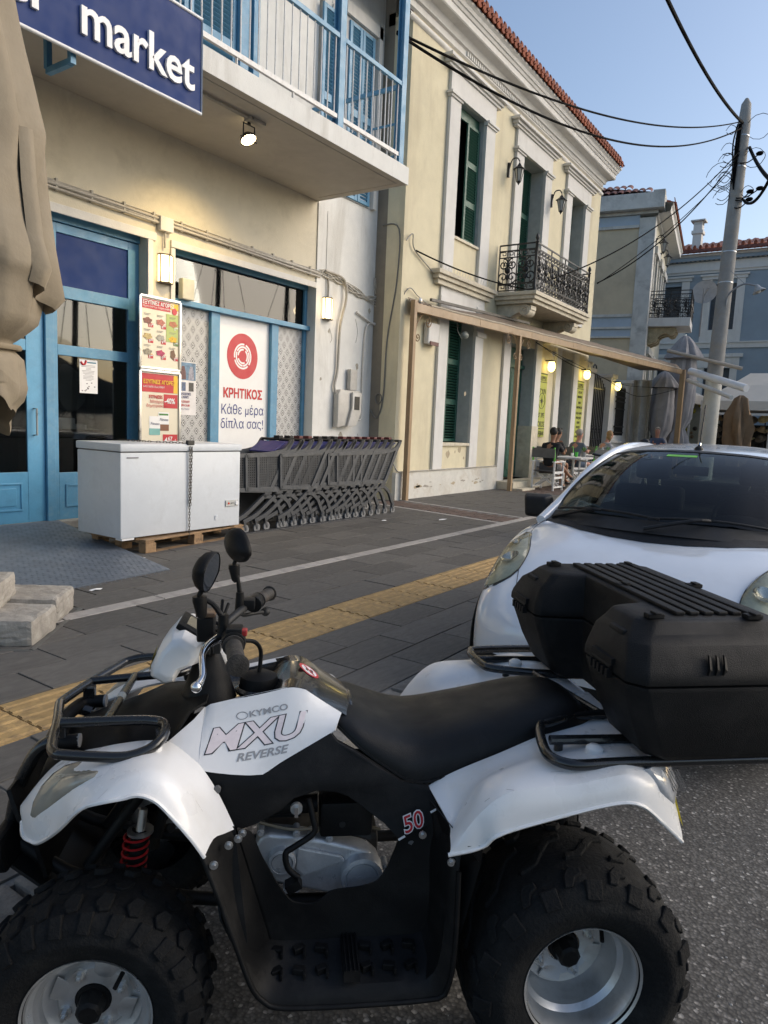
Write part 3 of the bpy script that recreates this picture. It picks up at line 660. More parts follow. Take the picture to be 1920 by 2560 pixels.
poster(2.07, 2.95, False); poster(1.05, 2.035, True)
def bills():
    t = thing('event_poster', 'paper concert poster with blue photo stuck on left patterned window panel', 'poster', (6.75, 7.895, 1.6))
    y = 7.896; obj('sheet', MB().box(6.4, 6.83, y, y+.003, 1.5, 2.23), mat('poster_white', (.7, .68, .68), .5), t)
    obj('photo', MB().box(6.42, 6.82, y-.002, y, 1.98, 2.22), mat('photo_sea', (.1, .2, .32), .4, var=.6, vscale=12), t)
    for x in (6.6, 6.74):
        obj('figure', MB().prism([(x-.05, y-.0035, 1.99), (x+.05, y-.0035, 1.99), (x+.04, y-.0035, 2.1), (x+.02, y-.0035, 2.17), (x-.02, y-.0035, 2.17), (x-.045, y-.0035, 2.1)], (0, .001, 0)), mat('fig%g' % x, (.12, .05, .05) if x < 6.7 else (.3, .3, .36), .5, var=.5, vscale=30), t)
        obj('small_photo', MB().box(x-.04, x+.045, y-.002, y, 1.83, 1.95), mat('smallp%g' % x, (.06, .1, .2) if x < 6.7 else (.03, .03, .03), .4, var=.6, vscale=30), t)
    ink = mat('navy_text', (.03, .04, .16), .6)
    text('lettering', 'ΣΙΩΤΙΚΟ ΝΗΣΙΩΤΙΚΟ', .046, TM(6.41, y-.002, 1.775), ink, t, xs=.72, bold=.001); text('lettering', 'ΓΛΕΝΤΙ', .046, TM(6.57, y-.002, 1.73), ink, t, xs=.8, bold=.001)
    text('lettering', 'ΔΕΥΤΕΡΑ 21 ΙΟΥΛΙΟΥ', .04, TM(6.4, y-.002, 1.67), redm, t, xs=.78, bold=.001); text('lettering', 'ΩΡΑ 21.00', .04, TM(6.56, y-.002, 1.62), redm, t, xs=.85, bold=.001)
    text('lettering', 'στην ΑΓΟΡΑ ΠΟΡΟΥ', .032, TM(6.45, y-.002, 1.57), ink, t, xs=.85)
    t = thing('notice', 'white printed notice taped inside the lower pane of the blue sidelight', 'notice', (5.15, 7.878, 1.9))
    y = 7.875; obj('sheet', MB().box(5.03, 5.27, y, y+.002, 1.71, 2.11), signwhite, t)
    obj('arc', MB().tube([(5.045, y-.002, 2.08), (5.07, y-.002, 2.05), (5.1, y-.002, 2.06), (5.115, y-.002, 2.1)], .012, 6, smooth=4), redm, t)
    obj('heading', MB().box(5.13, 5.25, y-.001, y, 2.07, 2.085), mat('teal_ink', (.03, .16, .24), .5), t)
    ln = MB(); rd = random.Random(2)
    for k in range(12): w = rd.uniform(.03, .1); ln.box(5.15-w, 5.15+w*.9, y-.001, y, 2.04-k*.016, 2.044-k*.016)
    for k in range(10): w = .012; x = rd.uniform(5.05, 5.23); z = rd.uniform(1.73, 1.83); ln.box(x, x+w*1.4, y-.001, y, z, z+w)
    obj('print', ln, mat('grey_ink2', (.18, .16, .18), .6), t)
bills()
def inside():
    t = thing('shop_counter', 'dark counter behind the sidelight glass', 'counter', (5.1, 8.6, .13))
    obj('top', MB().box(4.5, 5.7, 8.3, 9.1, 1.2, 1.26), mat('counter_top', (.1, .09, .08), .4), t); obj('front', MB().box(4.52, 5.68, 8.35, 9.05, .13, 1.199), dark, t)
    t = thing('label_printer', 'white label printer standing on the counter inside the shop', 'printer', (5.05, 8.4, 1.26))
    obj('case', MB().box(4.86, 5.25, 8.32, 8.6, 1.262, 1.4), signwhite, t, bevel=.012); obj('tray', MB().box(5.251, 5.42, 8.34, 8.56, 1.262, 1.32), signwhite, t, bevel=.008); obj('button', MB().box(4.9, 4.93, 8.31, 8.32, 1.31, 1.35), iron, t)
    t = thing('display_screen', 'grey rounded back of a screen behind the notice in the shop', 'screen', (5.35, 8.6, 1.26))
    obj('back', MB().prism([(5.33+.2*cos(a)+.03*cos(2*a), 8.55, 1.78+.3*sin(a)-.05*cos(a)) for a in [2*pi*i/20 for i in range(20)]][::-1], (0, .06, 0)), mat('screen_grey', (.33, .32, .31), .5), t, bevel=.02)
    obj('stand', MB().tube([(5.33, 8.6, 1.5), (5.2, 8.65, 1.35), (5.3, 8.7, 1.262)], .03), iron, t)
    single('door_post_inside', MB().box(5.5, 5.66, 8.3, 8.45, 1.4, 2.3), mat('metal_cabinet', (.2, .2, .19), .4, metal=.6), 'tall metal cabinet edge seen through the sidelight', 'cabinet')
inside()

def market_wear():
    rd = random.Random(21); ck = mat('crack_dark', (.2, .18, .15), .95)
    for P in ([(9.5, 3.05), (9.56, 2.9), (9.52, 2.82)], [(10.4, 1.3), (10.46, 1.1), (10.42, .8)], [(10.2, 3.3), (10.28, 3.1), (10.24, 2.9)]):
        y = 7.678 if P[0][0] > 9.12 else 7.699
        obj('wall_crack', MB().tube([(x+rd.uniform(-.01, .01), y, z) for x, z in P], .0035, 4, smooth=5), ck, mk)
    pt = mat('bare_render', (.38, .35, .29), .95, var=.2, vscale=20)
    for x, z, r in ((9.48, 3.0, .035), (10.3, 2.5, .05), (9.9, 1.25, .06), (10.5, .9, .09), (10.62, 3.5, .04), (9.3, 2.2, .03), (10.1, .7, .12)):
        obj('flaked_patch', MB().prism([(x+r*rd.uniform(.5, 1.2)*cos(a), 7.6795, z+r*rd.uniform(.6, 1.5)*sin(a)) for a in [2*pi*k/9 for k in range(9)]][::-1], (0, -.0015, 0)), pt, mk)
market_wear()
# ---------------------------------------------------------------- the cream town house
def wall_holes(mb, x0, x1, z0, z1, holes, y0, y1):
    xs = sorted({x0, x1, *[h[0] for h in holes], *[h[1] for h in holes]})
    for a, b in zip(xs, xs[1:]):
        hs = sorted([(h[2], h[3]) for h in holes if h[0] <= a+1e-6 and h[1] >= b-1e-6]); z = z0
        for c, d in hs:
            if c > z: mb.box(a, b, y0, y1, z, c)
            z = d
        if z < z1: mb.box(a, b, y0, y1, z, z1)
def spiral(c, r0, turns, a0, plane, sign=1, n=18, r1=.12):
    """list of points of a scroll in plane (two axis vectors)"""
    c = Vector(c); A, B = Vector(plane[0]), Vector(plane[1]); P = []
    for i in range(n+1):
        t = i/n; r = r0*(1-t)+r0*r1*t; a = a0+sign*2*pi*turns*t; P.append(c+A*(r*cos(a))+B*(r*sin(a)))
    return P
def ironpanel(parent, origin, ax, L, h, name='railing', m=iron, t=.02):
    """cast iron balcony panel: rails, meander bands, scrolls; origin is the lower start, ax the run direction"""
    o, A, Z = Vector(origin), Vector(ax), Vector((0, 0, 1)); N_ = A.cross(Z)
    f = MB()
    for z in (.03, .17, h-.26, h-.12, h-.0): f.bar(o+Z*z, o+A*L+Z*z, .022, .022 if z < h else .03)
    k = max(2, round(L/.9))
    for i in range(k+1): f.bar(o+A*(L*i/k), o+A*(L*i/k)+Z*h, .022)
    fr = obj(name, f, m, parent)
    g = MB()
    for zb in (.04, h-.25):
        hh = .12; n = max(3, round(L/.17)); w = L/n
        for i in range(n):
            pts = [(0, 0), (0, 1), (.8, 1), (.8, .3), (.4, .3), (.4, .65)]
            P = [o+A*(w*(i+.08+p[0]*1.0))+Z*(zb+.012+(hh-.024)*p[1]) for p in pts]
            for a, b in zip(P, P[1:]): g.bar(a, b, .014, .02, up=tuple(N_))
    obj('meander', g, m, fr)
    s = MB(); n = max(2, round(L/.36)); w = L/n; zm = (.17+h-.26)/2; r = (h-.43)/4.1
    for i in range(n):
        c0 = o+A*(w*(i+.5))+Z*zm
        for sx in (-1, 1):
            for sz in (-1, 1):
                s.tube(spiral(c0+A*(sx*w*.25)+Z*(sz*r*1.0), r*.95, 1.35, pi/2*sz, (A*sx, Z)), t*.75, 5)
            s.bar(c0+A*(sx*w*.5)+Z*(-2*r), c0+A*(sx*w*.5)+Z*(2*r), .012)
        s.ball(c0, .06, 8, 6, (1, 1, 1)); s.ball(c0+Z*r, .04, 8, 5, (1, 1, 1.6)); s.ball(c0-Z*r, .04, 8, 5, (1, 1, 1.6)); s.tube(spiral(c0+Z*0, r*.75, 1.2, 0, (A, Z)), t*.6, 5); s.bar(c0+A*(w*.25)-Z*2*r, c0+A*(w*.25)+Z*2*r, .01); s.bar(c0-A*(w*.25)-Z*2*r, c0-A*(w*.25)+Z*2*r, .01); s.bar(c0-Z*2*r, c0+Z*2*r, .016)
        for a in range(5):
            an = pi*(a/4); s.bar(c0+Z*r*.8, c0+Z*r*.8+A*(.11*cos(an))+Z*(.13*sin(an)), .018, .01, up=tuple(N_))
    obj('scrollwork', s, m, fr)
    return fr
def lantern(p, label, group='wall lanterns', sc=1, face=(0, -1)):
    t = thing('wall_lantern', label, 'lantern', p, group=group)
    x, y, z = p; fx, fy = face; m = MB()
    def q(d, dz, s=0): return (x+fx*d*sc-fy*s*sc, y+fy*d*sc+fx*s*sc, z+dz*sc)
    m.tube([q(.02, .1), q(.08, .3), q(.2, .32), q(.26, .24)], .014*sc, 6, smooth=4); m.bar(q(.01, -.05), q(.01, .25), .05*sc)
    obj('bracket', m, iron, t, smooth=40)
    c = Vector(q(.26, 0)); g = MB().lathe([(.045*sc, -.17*sc), (.1*sc, .08*sc)], c, seg=6)
    obj('pane', g, mat('lantern_glass', (.45, .45, .42), .2), t)
    r = MB().lathe([(.001, .24*sc), (.02*sc, .2*sc), (.06*sc, .14*sc), (.14*sc, .085*sc), (.14*sc, .075*sc), (.001, .076*sc)], c, seg=6).lathe([(.05*sc, -.165*sc), (.055*sc, -.18*sc), (.03*sc, -.2*sc), (.001, -.25*sc)], c, seg=6)
    for k in range(6):
        a = 2*pi*k/6; r.bar(c+Vector((.047*sc*cos(a), .047*sc*sin(a), -.17*sc)), c+Vector((.103*sc*cos(a), .103*sc*sin(a), .08*sc)), .012*sc)
    obj('cap', r, iron, t)
def corbel(mb, x0, x1, y, z, L, h):
    """scrolled marble corbel: profile in Y-Z, extruded along X"""
    P = [(0, 0), (-L*.82, 0), (-L, -.03), (-L, -h*.22), (-L*.9, -h*.3), (-L*.8, -h*.34), (-L*.6, -h*.34), (-L*.45, -h*.45), (-L*.3, -h*.7), (-L*.2, -h*.92), (-L*.1, -h), (0, -h)]
    mb.prism([(x0, y+a, z+b) for a, b in P], (x1-x0, 0, 0))
    for (cy, cz, r) in ((-L*.82, -h*.24, h*.24), (-L*.2, -h*.62, h*.3)):
        mb.cyl((x0-.02, y+cy, z+cz), (x1+.02, y+cy, z+cz), r, 18)
        for s, xx in ((-1, x0-.03), (1, x1+.03)): mb.tube(spiral((xx, y+cy, z+cz), r*.86, 1.8, 0, ((0, 1, 0), (0, 0, 1)), -1, 22), .014, 5)
hs_ = thing('cream_house', 'two storey cream neoclassical house with green shutters and clay tile eaves', 'house', (15.8, 7.1, .1))
W1, W2, W3 = (12.43, 13.52), (15.42, 16.7), (18.56, 19.6)
G1, DR, G2 = (12.42, 13.58), (15.38, 16.9), (18.65, 19.66)
def house():
    w = MB()
    holes = [(*W1, 5.19, 7.65), (*W2, 4.44, 7.65), (*W3, 4.44, 7.65), (*G1, 1.17, 3.7), (*DR, .3, 3.5), (*G2, .72, 3.5)]
    wall_holes(w, 10.75, 20.95, .1, 8.42, holes, 7.1, 7.46)
    w.box(10.75, 20.95, 7.46, 7.6, 8.3, 8.5)
    obj('front_wall', w, cream, hs_)
    sp_ = mat('shaded_side_plaster', (.25, .22, .175), .92, var=.08, bump=.3, dirt=(.19, .165, .13), dscale=1.1, damt=.5, streak=True)  # plaster darkened, the shade of the side walls is put into its colour
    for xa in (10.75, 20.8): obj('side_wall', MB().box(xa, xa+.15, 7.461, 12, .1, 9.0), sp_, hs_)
    pm_ = mat('plinth_white', (.64, .62, .56), .9, var=.08, bump=.45, bscale=25, dirt=(.4, .33, .24), dscale=3, damt=.75)
    obj('plinth', MB().box(10.72, 14.98, 7.02, 7.099, .1, .62), pm_, hs_); obj('plinth', MB().box(17.35, 20.98, 7.02, 7.099, .1, .71), pm_, hs_)
    # surrounds of the upper openings
    for i, ((a, b), zb) in enumerate(((W1, 4.42), (W2, 4.43), (W3, 4.43))):
        m = MB()
        m.box(a-.4, a-.001, 7.03, 7.099, zb, 7.56).box(b+.001, b+.4, 7.03, 7.099, zb, 7.56)
        for z0, z1, p in ((7.561, 7.6, .1), (7.601, 7.65, .13)): m.box(a-.4-p+.07, a+.02, 7.1-p, 7.099, z0, z1).box(b-.02, b+.4+p-.07, 7.1-p, 7.099, z0, z1)
        m.box(a-.4, b+.4, 7.035, 7.099, 7.651, 8.04)
        for z0, z1, p in ((8.041, 8.09, .1), (8.091, 8.15, .14), (8.151, 8.21, .2)): m.box(a-.45-p, b+.45+p, 7.1-p, 7.099, z0, z1)
        obj('surround', m, offw, hs_, bevel=.006)
    obj('ledge', MB().box(11.72, 14.2, 6.9, 7.099, 4.34, 4.42).box(11.78, 14.14, 6.95, 7.099, 4.26, 4.339).box(11.84, 14.08, 7.0, 7.099, 4.17, 4.259), marble, hs_, bevel=.01)
    obj('apron', MB().box(12.08, 13.93, 7.06, 7.099, 3.72, 4.169), offw, hs_)
    obj('window_sill', MB().box(W1[0]-.02, W1[1]+.02, 7.06, 7.46, 5.14, 5.189), marble, hs_)
    sp = MB()
    for k in range(60): x = 11.8+k*.038; sp.tube([(x, 7.0, 4.42), (x+.012, 6.95+.02*(k % 3), 4.56)], .0025, 3)
    obj('bird_spikes', sp, steel, hs_, kind='stuff')
    # reveals of dark rooms, closed shutters
    gre = mat('reveal_grey', (.42, .44, .43), .85, bump=.2, dirt=(.3, .29, .26), dscale=3, damt=.4)
    for (a, b), z0, z1 in ((W2, 4.44, 7.65), (W3, 4.44, 7.65), (G1, 1.17, 3.7), (DR, .3, 3.5), (G2, .72, 3.5), (W1, 5.19, 7.65)):
        obj('reveal', MB().box(b-.006, b-.001, 7.101, 7.455, z0+.001, z1-.001).box(a+.001, b-.0055, 7.101, 7.455, z1-.006, z1-.001), gre, hs_)
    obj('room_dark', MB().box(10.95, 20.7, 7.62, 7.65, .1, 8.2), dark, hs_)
    for (a, b), z0, z1 in ((W2, 4.45, 7.64), (W3, 4.45, 7.64)):
        c = (a+b)/2; louvre(hs_, a+.005, c-.003, z0, z1, 7.44, green, panels=3); louvre(hs_, c+.003, b-.01, z0, z1, 7.44, green, panels=3)
    c = sum(G1)/2; louvre(hs_, G1[0]+.005, c-.003, 1.19, 3.68, 7.42, green, panels=3); louvre(hs_, c+.003, G1[1]-.01, 1.19, 3.68, 7.42, green, panels=3)
    louvre(hs_, 18.98, 19.5, .75, 3.48, 7.42, green, panels=3)
    # window 1: white casement, right leaf open against it
    f = MB().box(12.5, 12.56, 7.36, 7.4, 5.2, 7.6).box(12.95, 13.01, 7.36, 7.4, 5.2, 7.6)
    for z in (5.2, 6.0, 6.68, 7.54): f.box(12.561, 12.949, 7.362, 7.398, z, z+(.13 if z == 6.68 else .05))
    cs = obj('casement', f, whitep, hs_); obj('pane', MB().box(12.561, 12.949, 7.375, 7.38, 5.25, 7.54), mat('curtained_glass', (.38, .38, .36), .12, var=.1, vscale=2), cs)
    louvre(hs_, 12.98, 13.505, 5.21, 7.45, 7.2, green, panels=3); obj('shutter_edge', MB().box(12.435, 12.475, 7.12, 7.44, 5.2, 7.64), green, hs_)
    obj('head_board', MB().box(12.44, 13.5, 7.2, 7.24, 7.46, 7.64), green, hs_)
    # ground floor surrounds and door
    m = MB()
    for a, b, zt, zb in ((*G1, 4.0, .62), (*DR, 3.7, .3), (*G2, 3.7, .72)):
        m.box(a-.36, a-.001, 7.04, 7.0995, zb, zt).box(b+.001, b+.36, 7.04, 7.0995, zb, zt)
        m.box(b-.02, b+.4, 6.99, 7.0995, 3.52 if a > 14 else 3.4, 3.6 if a > 14 else 3.5) if a < 14 else None
    m.box(G1[0]-.36, G1[1]+.36, 7.041, 7.0995, 3.701, 3.719)
    obj('surround', m, offw, hs_, bevel=.006)
    obj('ledge', MB().box(G1[0]-.03, G1[1]+.03, 7.05, 7.4, 1.11, 1.169), marble, hs_, bevel=.005)
    d = MB().box(DR[0]+.01, DR[1]-.02, 7.4, 7.44, .32, 3.48)
    dd = obj('door', d, green, hs_)
    for i in range(2):
        for z0, z1 in ((.5, 1.2), (1.4, 2.9)):
            x = DR[0]+.12+i*.72; obj('door_panel', MB().box(x, x+.5, 7.375, 7.399, z0, z1), green, dd, bevel=.02)
    obj('door_moulding', MB().box(DR[0]+.735, DR[0]+.775, 7.36, 7.399, .33, 3.0).box(DR[0]+.01, DR[1]-.02, 7.33, 7.399, 3.001, 3.08), green, dd)
    obj('marble_jamb', MB().box(DR[1]-.03, DR[1]+.36, 7.02, 7.0395, .1, 1.6).box(DR[1]-.05, DR[1]-.0305, 7.02, 7.4, .3, 1.6), marble, hs_)
    obj('doorstep', MB().box(14.99, 17.34, 6.6, 7.4, .1, .3).box(14.95, 15.7, 6.35, 6.599, .1, .17), marble, hs_, bevel=.012)
    # string course, dentils, cornice, tiles
    xe = 20.95
    prof = [(0, 8.27), (.04, 8.29), (.05, 8.33), (.03, 8.37), (0, 8.38)]
    obj('string_course', MB().loft([[(10.6, 7.1-p, z) for p, z in prof], [(xe+p, 7.1-p, z) for p, z in prof]]), offw, hs_, smooth=50)
    prof = [(0, 8.42), (.05, 8.44), (.05, 8.46), (.03, 8.47), (.03, 8.57), (.08, 8.585), (.09, 8.64), (.13, 8.7), (.27, 8.73), (.29, 8.75), (.29, 8.86), (.31, 8.87), (.33, 8.92), (.35, 8.93), (.37, 8.99), (.41, 9.03), (.41, 9.07), (0, 9.12)]
    cn = obj('cornice', MB().loft([[(9.5, 7.1-p, z) for p, z in prof], [(xe+p, 7.1-p, z) for p, z in prof], [(xe+p, 12, z) for p, z in prof]]), offw, hs_, smooth=25)
    pieces('dentil', make_mesh('dentil', MB().box(-.022, .022, -.02, .02, -.04, .04)), [(12.6+.0835*k, 7.06, 8.52) for k in range(100)], cn, offw)
    rf = obj('roof', MB().quad((9.5, 6.72, 9.11), (21.4, 6.72, 9.11), (21.4, 11, 10.2), (9.5, 11, 10.2)), rooftile, hs_)
    pieces('roof_tile', tile_mesh(), [(11.2+.2*k, 6.64, 9.14) for k in range(51)], rf, rooftile)
def tile_mesh():
    """cover tile with a rounded end cap and a pointed palmette behind it"""
    t = MB(); n = 8
    rings = []
    for y, z, r in ((0, 0, .085), (.18, .045, .085), (.2, .05, .1), (.5, .13, .09)):
        rings.append([(r*cos(pi*k/n), y, z+r*sin(pi*k/n)) for k in range(n+1)])
    t.loft(rings)
    t.prism([(.092*cos(2*pi*k/14), -.012, -.005+.085*sin(2*pi*k/14)) for k in range(14)][::-1], (0, .03, 0))
    t.prism([(.1, .1, .1), (.075, .1, .06), (.1, .1, 0), (.16, .1, -.02), (-.02, .1, 0)], (0, .02, 0))
    t.prism([(.04, .02, .06), (.055, .04, .14), (.035, .05, .2), (0, .07, .235), (-.035, .05, .2), (-.055, .04, .14), (-.04, .02, .06)], (0, .03, .006))
    t.loft([[(.085+.05*cos(pi+pi*k/4)+.015, y, z+.03+.05*sin(pi+pi*k/4)) for k in range(5)] for y, z in ((-.03, -.02), (.4, .09))])
    return make_mesh('roof_tile', t, smooth=40)
house()
def house_balcony():
    t = obj('balcony', MB().box(14.42, 17.95, 6.12, 7.095, 4.36, 4.44).box(14.46, 17.91, 6.16, 7.095, 4.28, 4.359).box(14.52, 17.85, 6.22, 7.095, 4.2, 4.279), marble, hs_, bevel=.01)
    for x in (14.62, 17.3):
        m = MB(); corbel(m, x, x+.28, 7.095, 4.195, .8, .52); obj('corbel', m, marble, t, smooth=30)
    ironpanel(t, (14.5, 6.2, 4.45), (1, 0, 0), 3.38, .98); ironpanel(t, (14.5, 7.05, 4.45), (0, -1, 0), .83, .98); ironpanel(t, (17.87, 7.05, 4.45), (0, -1, 0), .83, .98)
    for x in (14.5, 17.87):
        obj('newel_post', MB().lathe([(.03, 0), (.045, .05), (.028, .1), (.028, .5), (.04, .55), (.028, .6), (.028, .98), (.045, 1.0), (.02, 1.03), (.045, 1.08), (.03, 1.14), (.001, 1.18)], (x, 6.2, 4.44), seg=10), iron, t, smooth=40)
house_balcony()
lantern((14.74, 7.09, 6.98), 'black wall lantern left of the balcony door of the cream house'); lantern((16.82+.3, 7.03, 6.98), 'black wall lantern right of the balcony door of the cream house')
lime = mat('lime_sign', (.42, .45, .08), .5, var=.05, vscale=6)
def skipper(x0, x1, z0, z1, first):
    t = thing('cafe_sign', 'tall lime green cafe sign with compass rose and coordinates between green door and window' if first else 'tall narrow lime green menu sign right of the last green shutter', 'sign', ((x0+x1)/2, 7.09, z0), group='lime green cafe signs')
    obj('board', MB().box(x0, x1, 7.075, 7.095, z0, z1), lime, t); cx = (x0+x1)/2
    def L(s, z, size, xs=1): text('lettering', s, size, TM(cx, 7.073, z), iron, t, align='CENTER', bold=.002, xs=xs)
    obj('rule', MB().box(x0, x1, 7.071, 7.0745, z1-.035, z1-.01).box(x0, x1, 7.071, 7.0745, z1-.24, z1-.225), iron, t)
    if first:
        L('SKIPPER', z1-.2, .17, .78); L("37° 31'N", z1-.52, .17, .75); L("23° 39'E", z0+.5, .17, .75); L('POROS', z0+.26, .2, .85); L('CAFE|BAR', z0+.04, .15, .8)
        obj('rule', MB().box(x0, x1, 7.071, 7.0745, z0+.2, z0+.22), iron, t)
        zc = z0+.92; r = MB()
        r.tube([(cx+.2*cos(a), 7.072, zc+.2*sin(a)) for a in [2*pi*k/24 for k in range(24)]], .006, 4, closed=True)
        for k in range(8):
            a = pi*k/4; q = .17 if k % 2 == 0 else .09; b = .03
            r.prism([(cx+q*cos(a), 7.072, zc+q*sin(a)), (cx+b*cos(a+.5), 7.072, zc+b*sin(a+.5)), (cx, 7.072, zc), (cx+b*cos(a-.5), 7.072, zc+b*sin(a-.5))][::-1], (0, -.0015, 0), True)
        obj('compass_rose', r, iron, t)
        L('N', zc+.24, .06)
    else:
        L('SKIPPER', z1-.2, .17, .7)
        for k, s in enumerate(('ALL DAY', 'BREAKFAST', 'FRESH', 'SANDWICHES', 'COLD COFFEE', 'FRESH JUICE', 'CREPES', 'WAFFLES', 'ICE CREAM', 'HOMEMADE', 'CAKES')): L(s, z1-.36-k*.135-(.03 if k > 1 else 0)-(.03 if k > 3 else 0), .09, .85)
skipper(17.22, 17.8, 1.34, 2.97, True); skipper(20.12, 20.66, 1.05, 2.98, False)
def bulb(p, label, e=4.5, lit=True):
    t = thing('cafe_lamp', label, 'lamp', p, group='cafe wall bulbs'); x, y, z = p
    obj('arm', MB().bar((x, y+.17, z+.13), (x, y, z+.13), .03).box(x-.12, x+.12, y-.06, y+.06, z+.1, z+.13), iron, t)
    obj('globe', MB().lathe([(.07, .1), (.09, .04), (.1, -.04), (.08, -.11), (.04, -.15), (.001, -.16)], p, seg=14), emis('bulb_glow', (1, .78, .22), 4, (1, .9, .6)) if lit and 'bulb_glow' not in MATS else (MATS['bulb_glow'] if lit else offw), t, smooth=60)
    if lit:
        l = bpy.data.lights.new('cafe_bulb', 'POINT'); l.energy = e*.6; l.color = (1, .74, .2); l.shadow_soft_size = .1
        o = bpy.data.objects.new('cafe_bulb', l); COL.objects.link(o); o.parent = t; o.location = (0, -.22, -.05)
bulb((17.62, 6.92, 3.16), 'lit yellow bulb lamp over the compass sign'); bulb((20.4, 6.92, 3.18), 'lit yellow bulb lamp over the narrow menu sign')
for x, lab in ((17.45, 'small white spotlight on a bracket above the compass sign'), (20.3, 'small white spotlight above the narrow menu sign')):
    t = thing('spotlight', lab, 'spotlight', (x, 7.09, 3.5), group='white spotlights'); obj('arm', MB().tube([(x, 7.09, 3.55), (x, 6.95, 3.55), (x-.05, 6.85, 3.5)], .012), offw, t)
    obj('head', MB().lathe([(.02, 0), (.05, .03), (.07, .12), (.065, .13)], (0, 0, 0), seg=12).xf(Matrix.Translation((x-.05, 6.85, 3.5)) @ Matrix.Rotation(rad(130), 4, 'X')), offw, t, smooth=50)
t = thing('alarm_siren', 'white alarm box with dark red lens under the canopy by the first post', 'alarm', (11.85, 7.09, 3.2))
obj('case', MB().box(11.55, 11.95, 6.97, 7.09, 3.02, 3.42), offw, t, bevel=.03); obj('lens', MB().box(11.6, 11.9, 6.95, 6.97, 3.0, 3.07), mat('dark_red', (.08, .005, .01), .4), t)
t = thing('floodlight_socket', 'unlit grey bulkhead lamp over the first green shutter', 'lamp', (12.9, 7.05, 3.3))
obj('body', MB().ball((12.9, 6.95, 3.34), .1, 10, 8, (1.3, .8, .8)).tube([(12.75, 7.05, 3.6), (12.7, 7.0, 3.4), (12.8, 6.95, 3.25)], .01), mat('grey_plastic', (.2, .22, .2), .5), t, smooth=60)
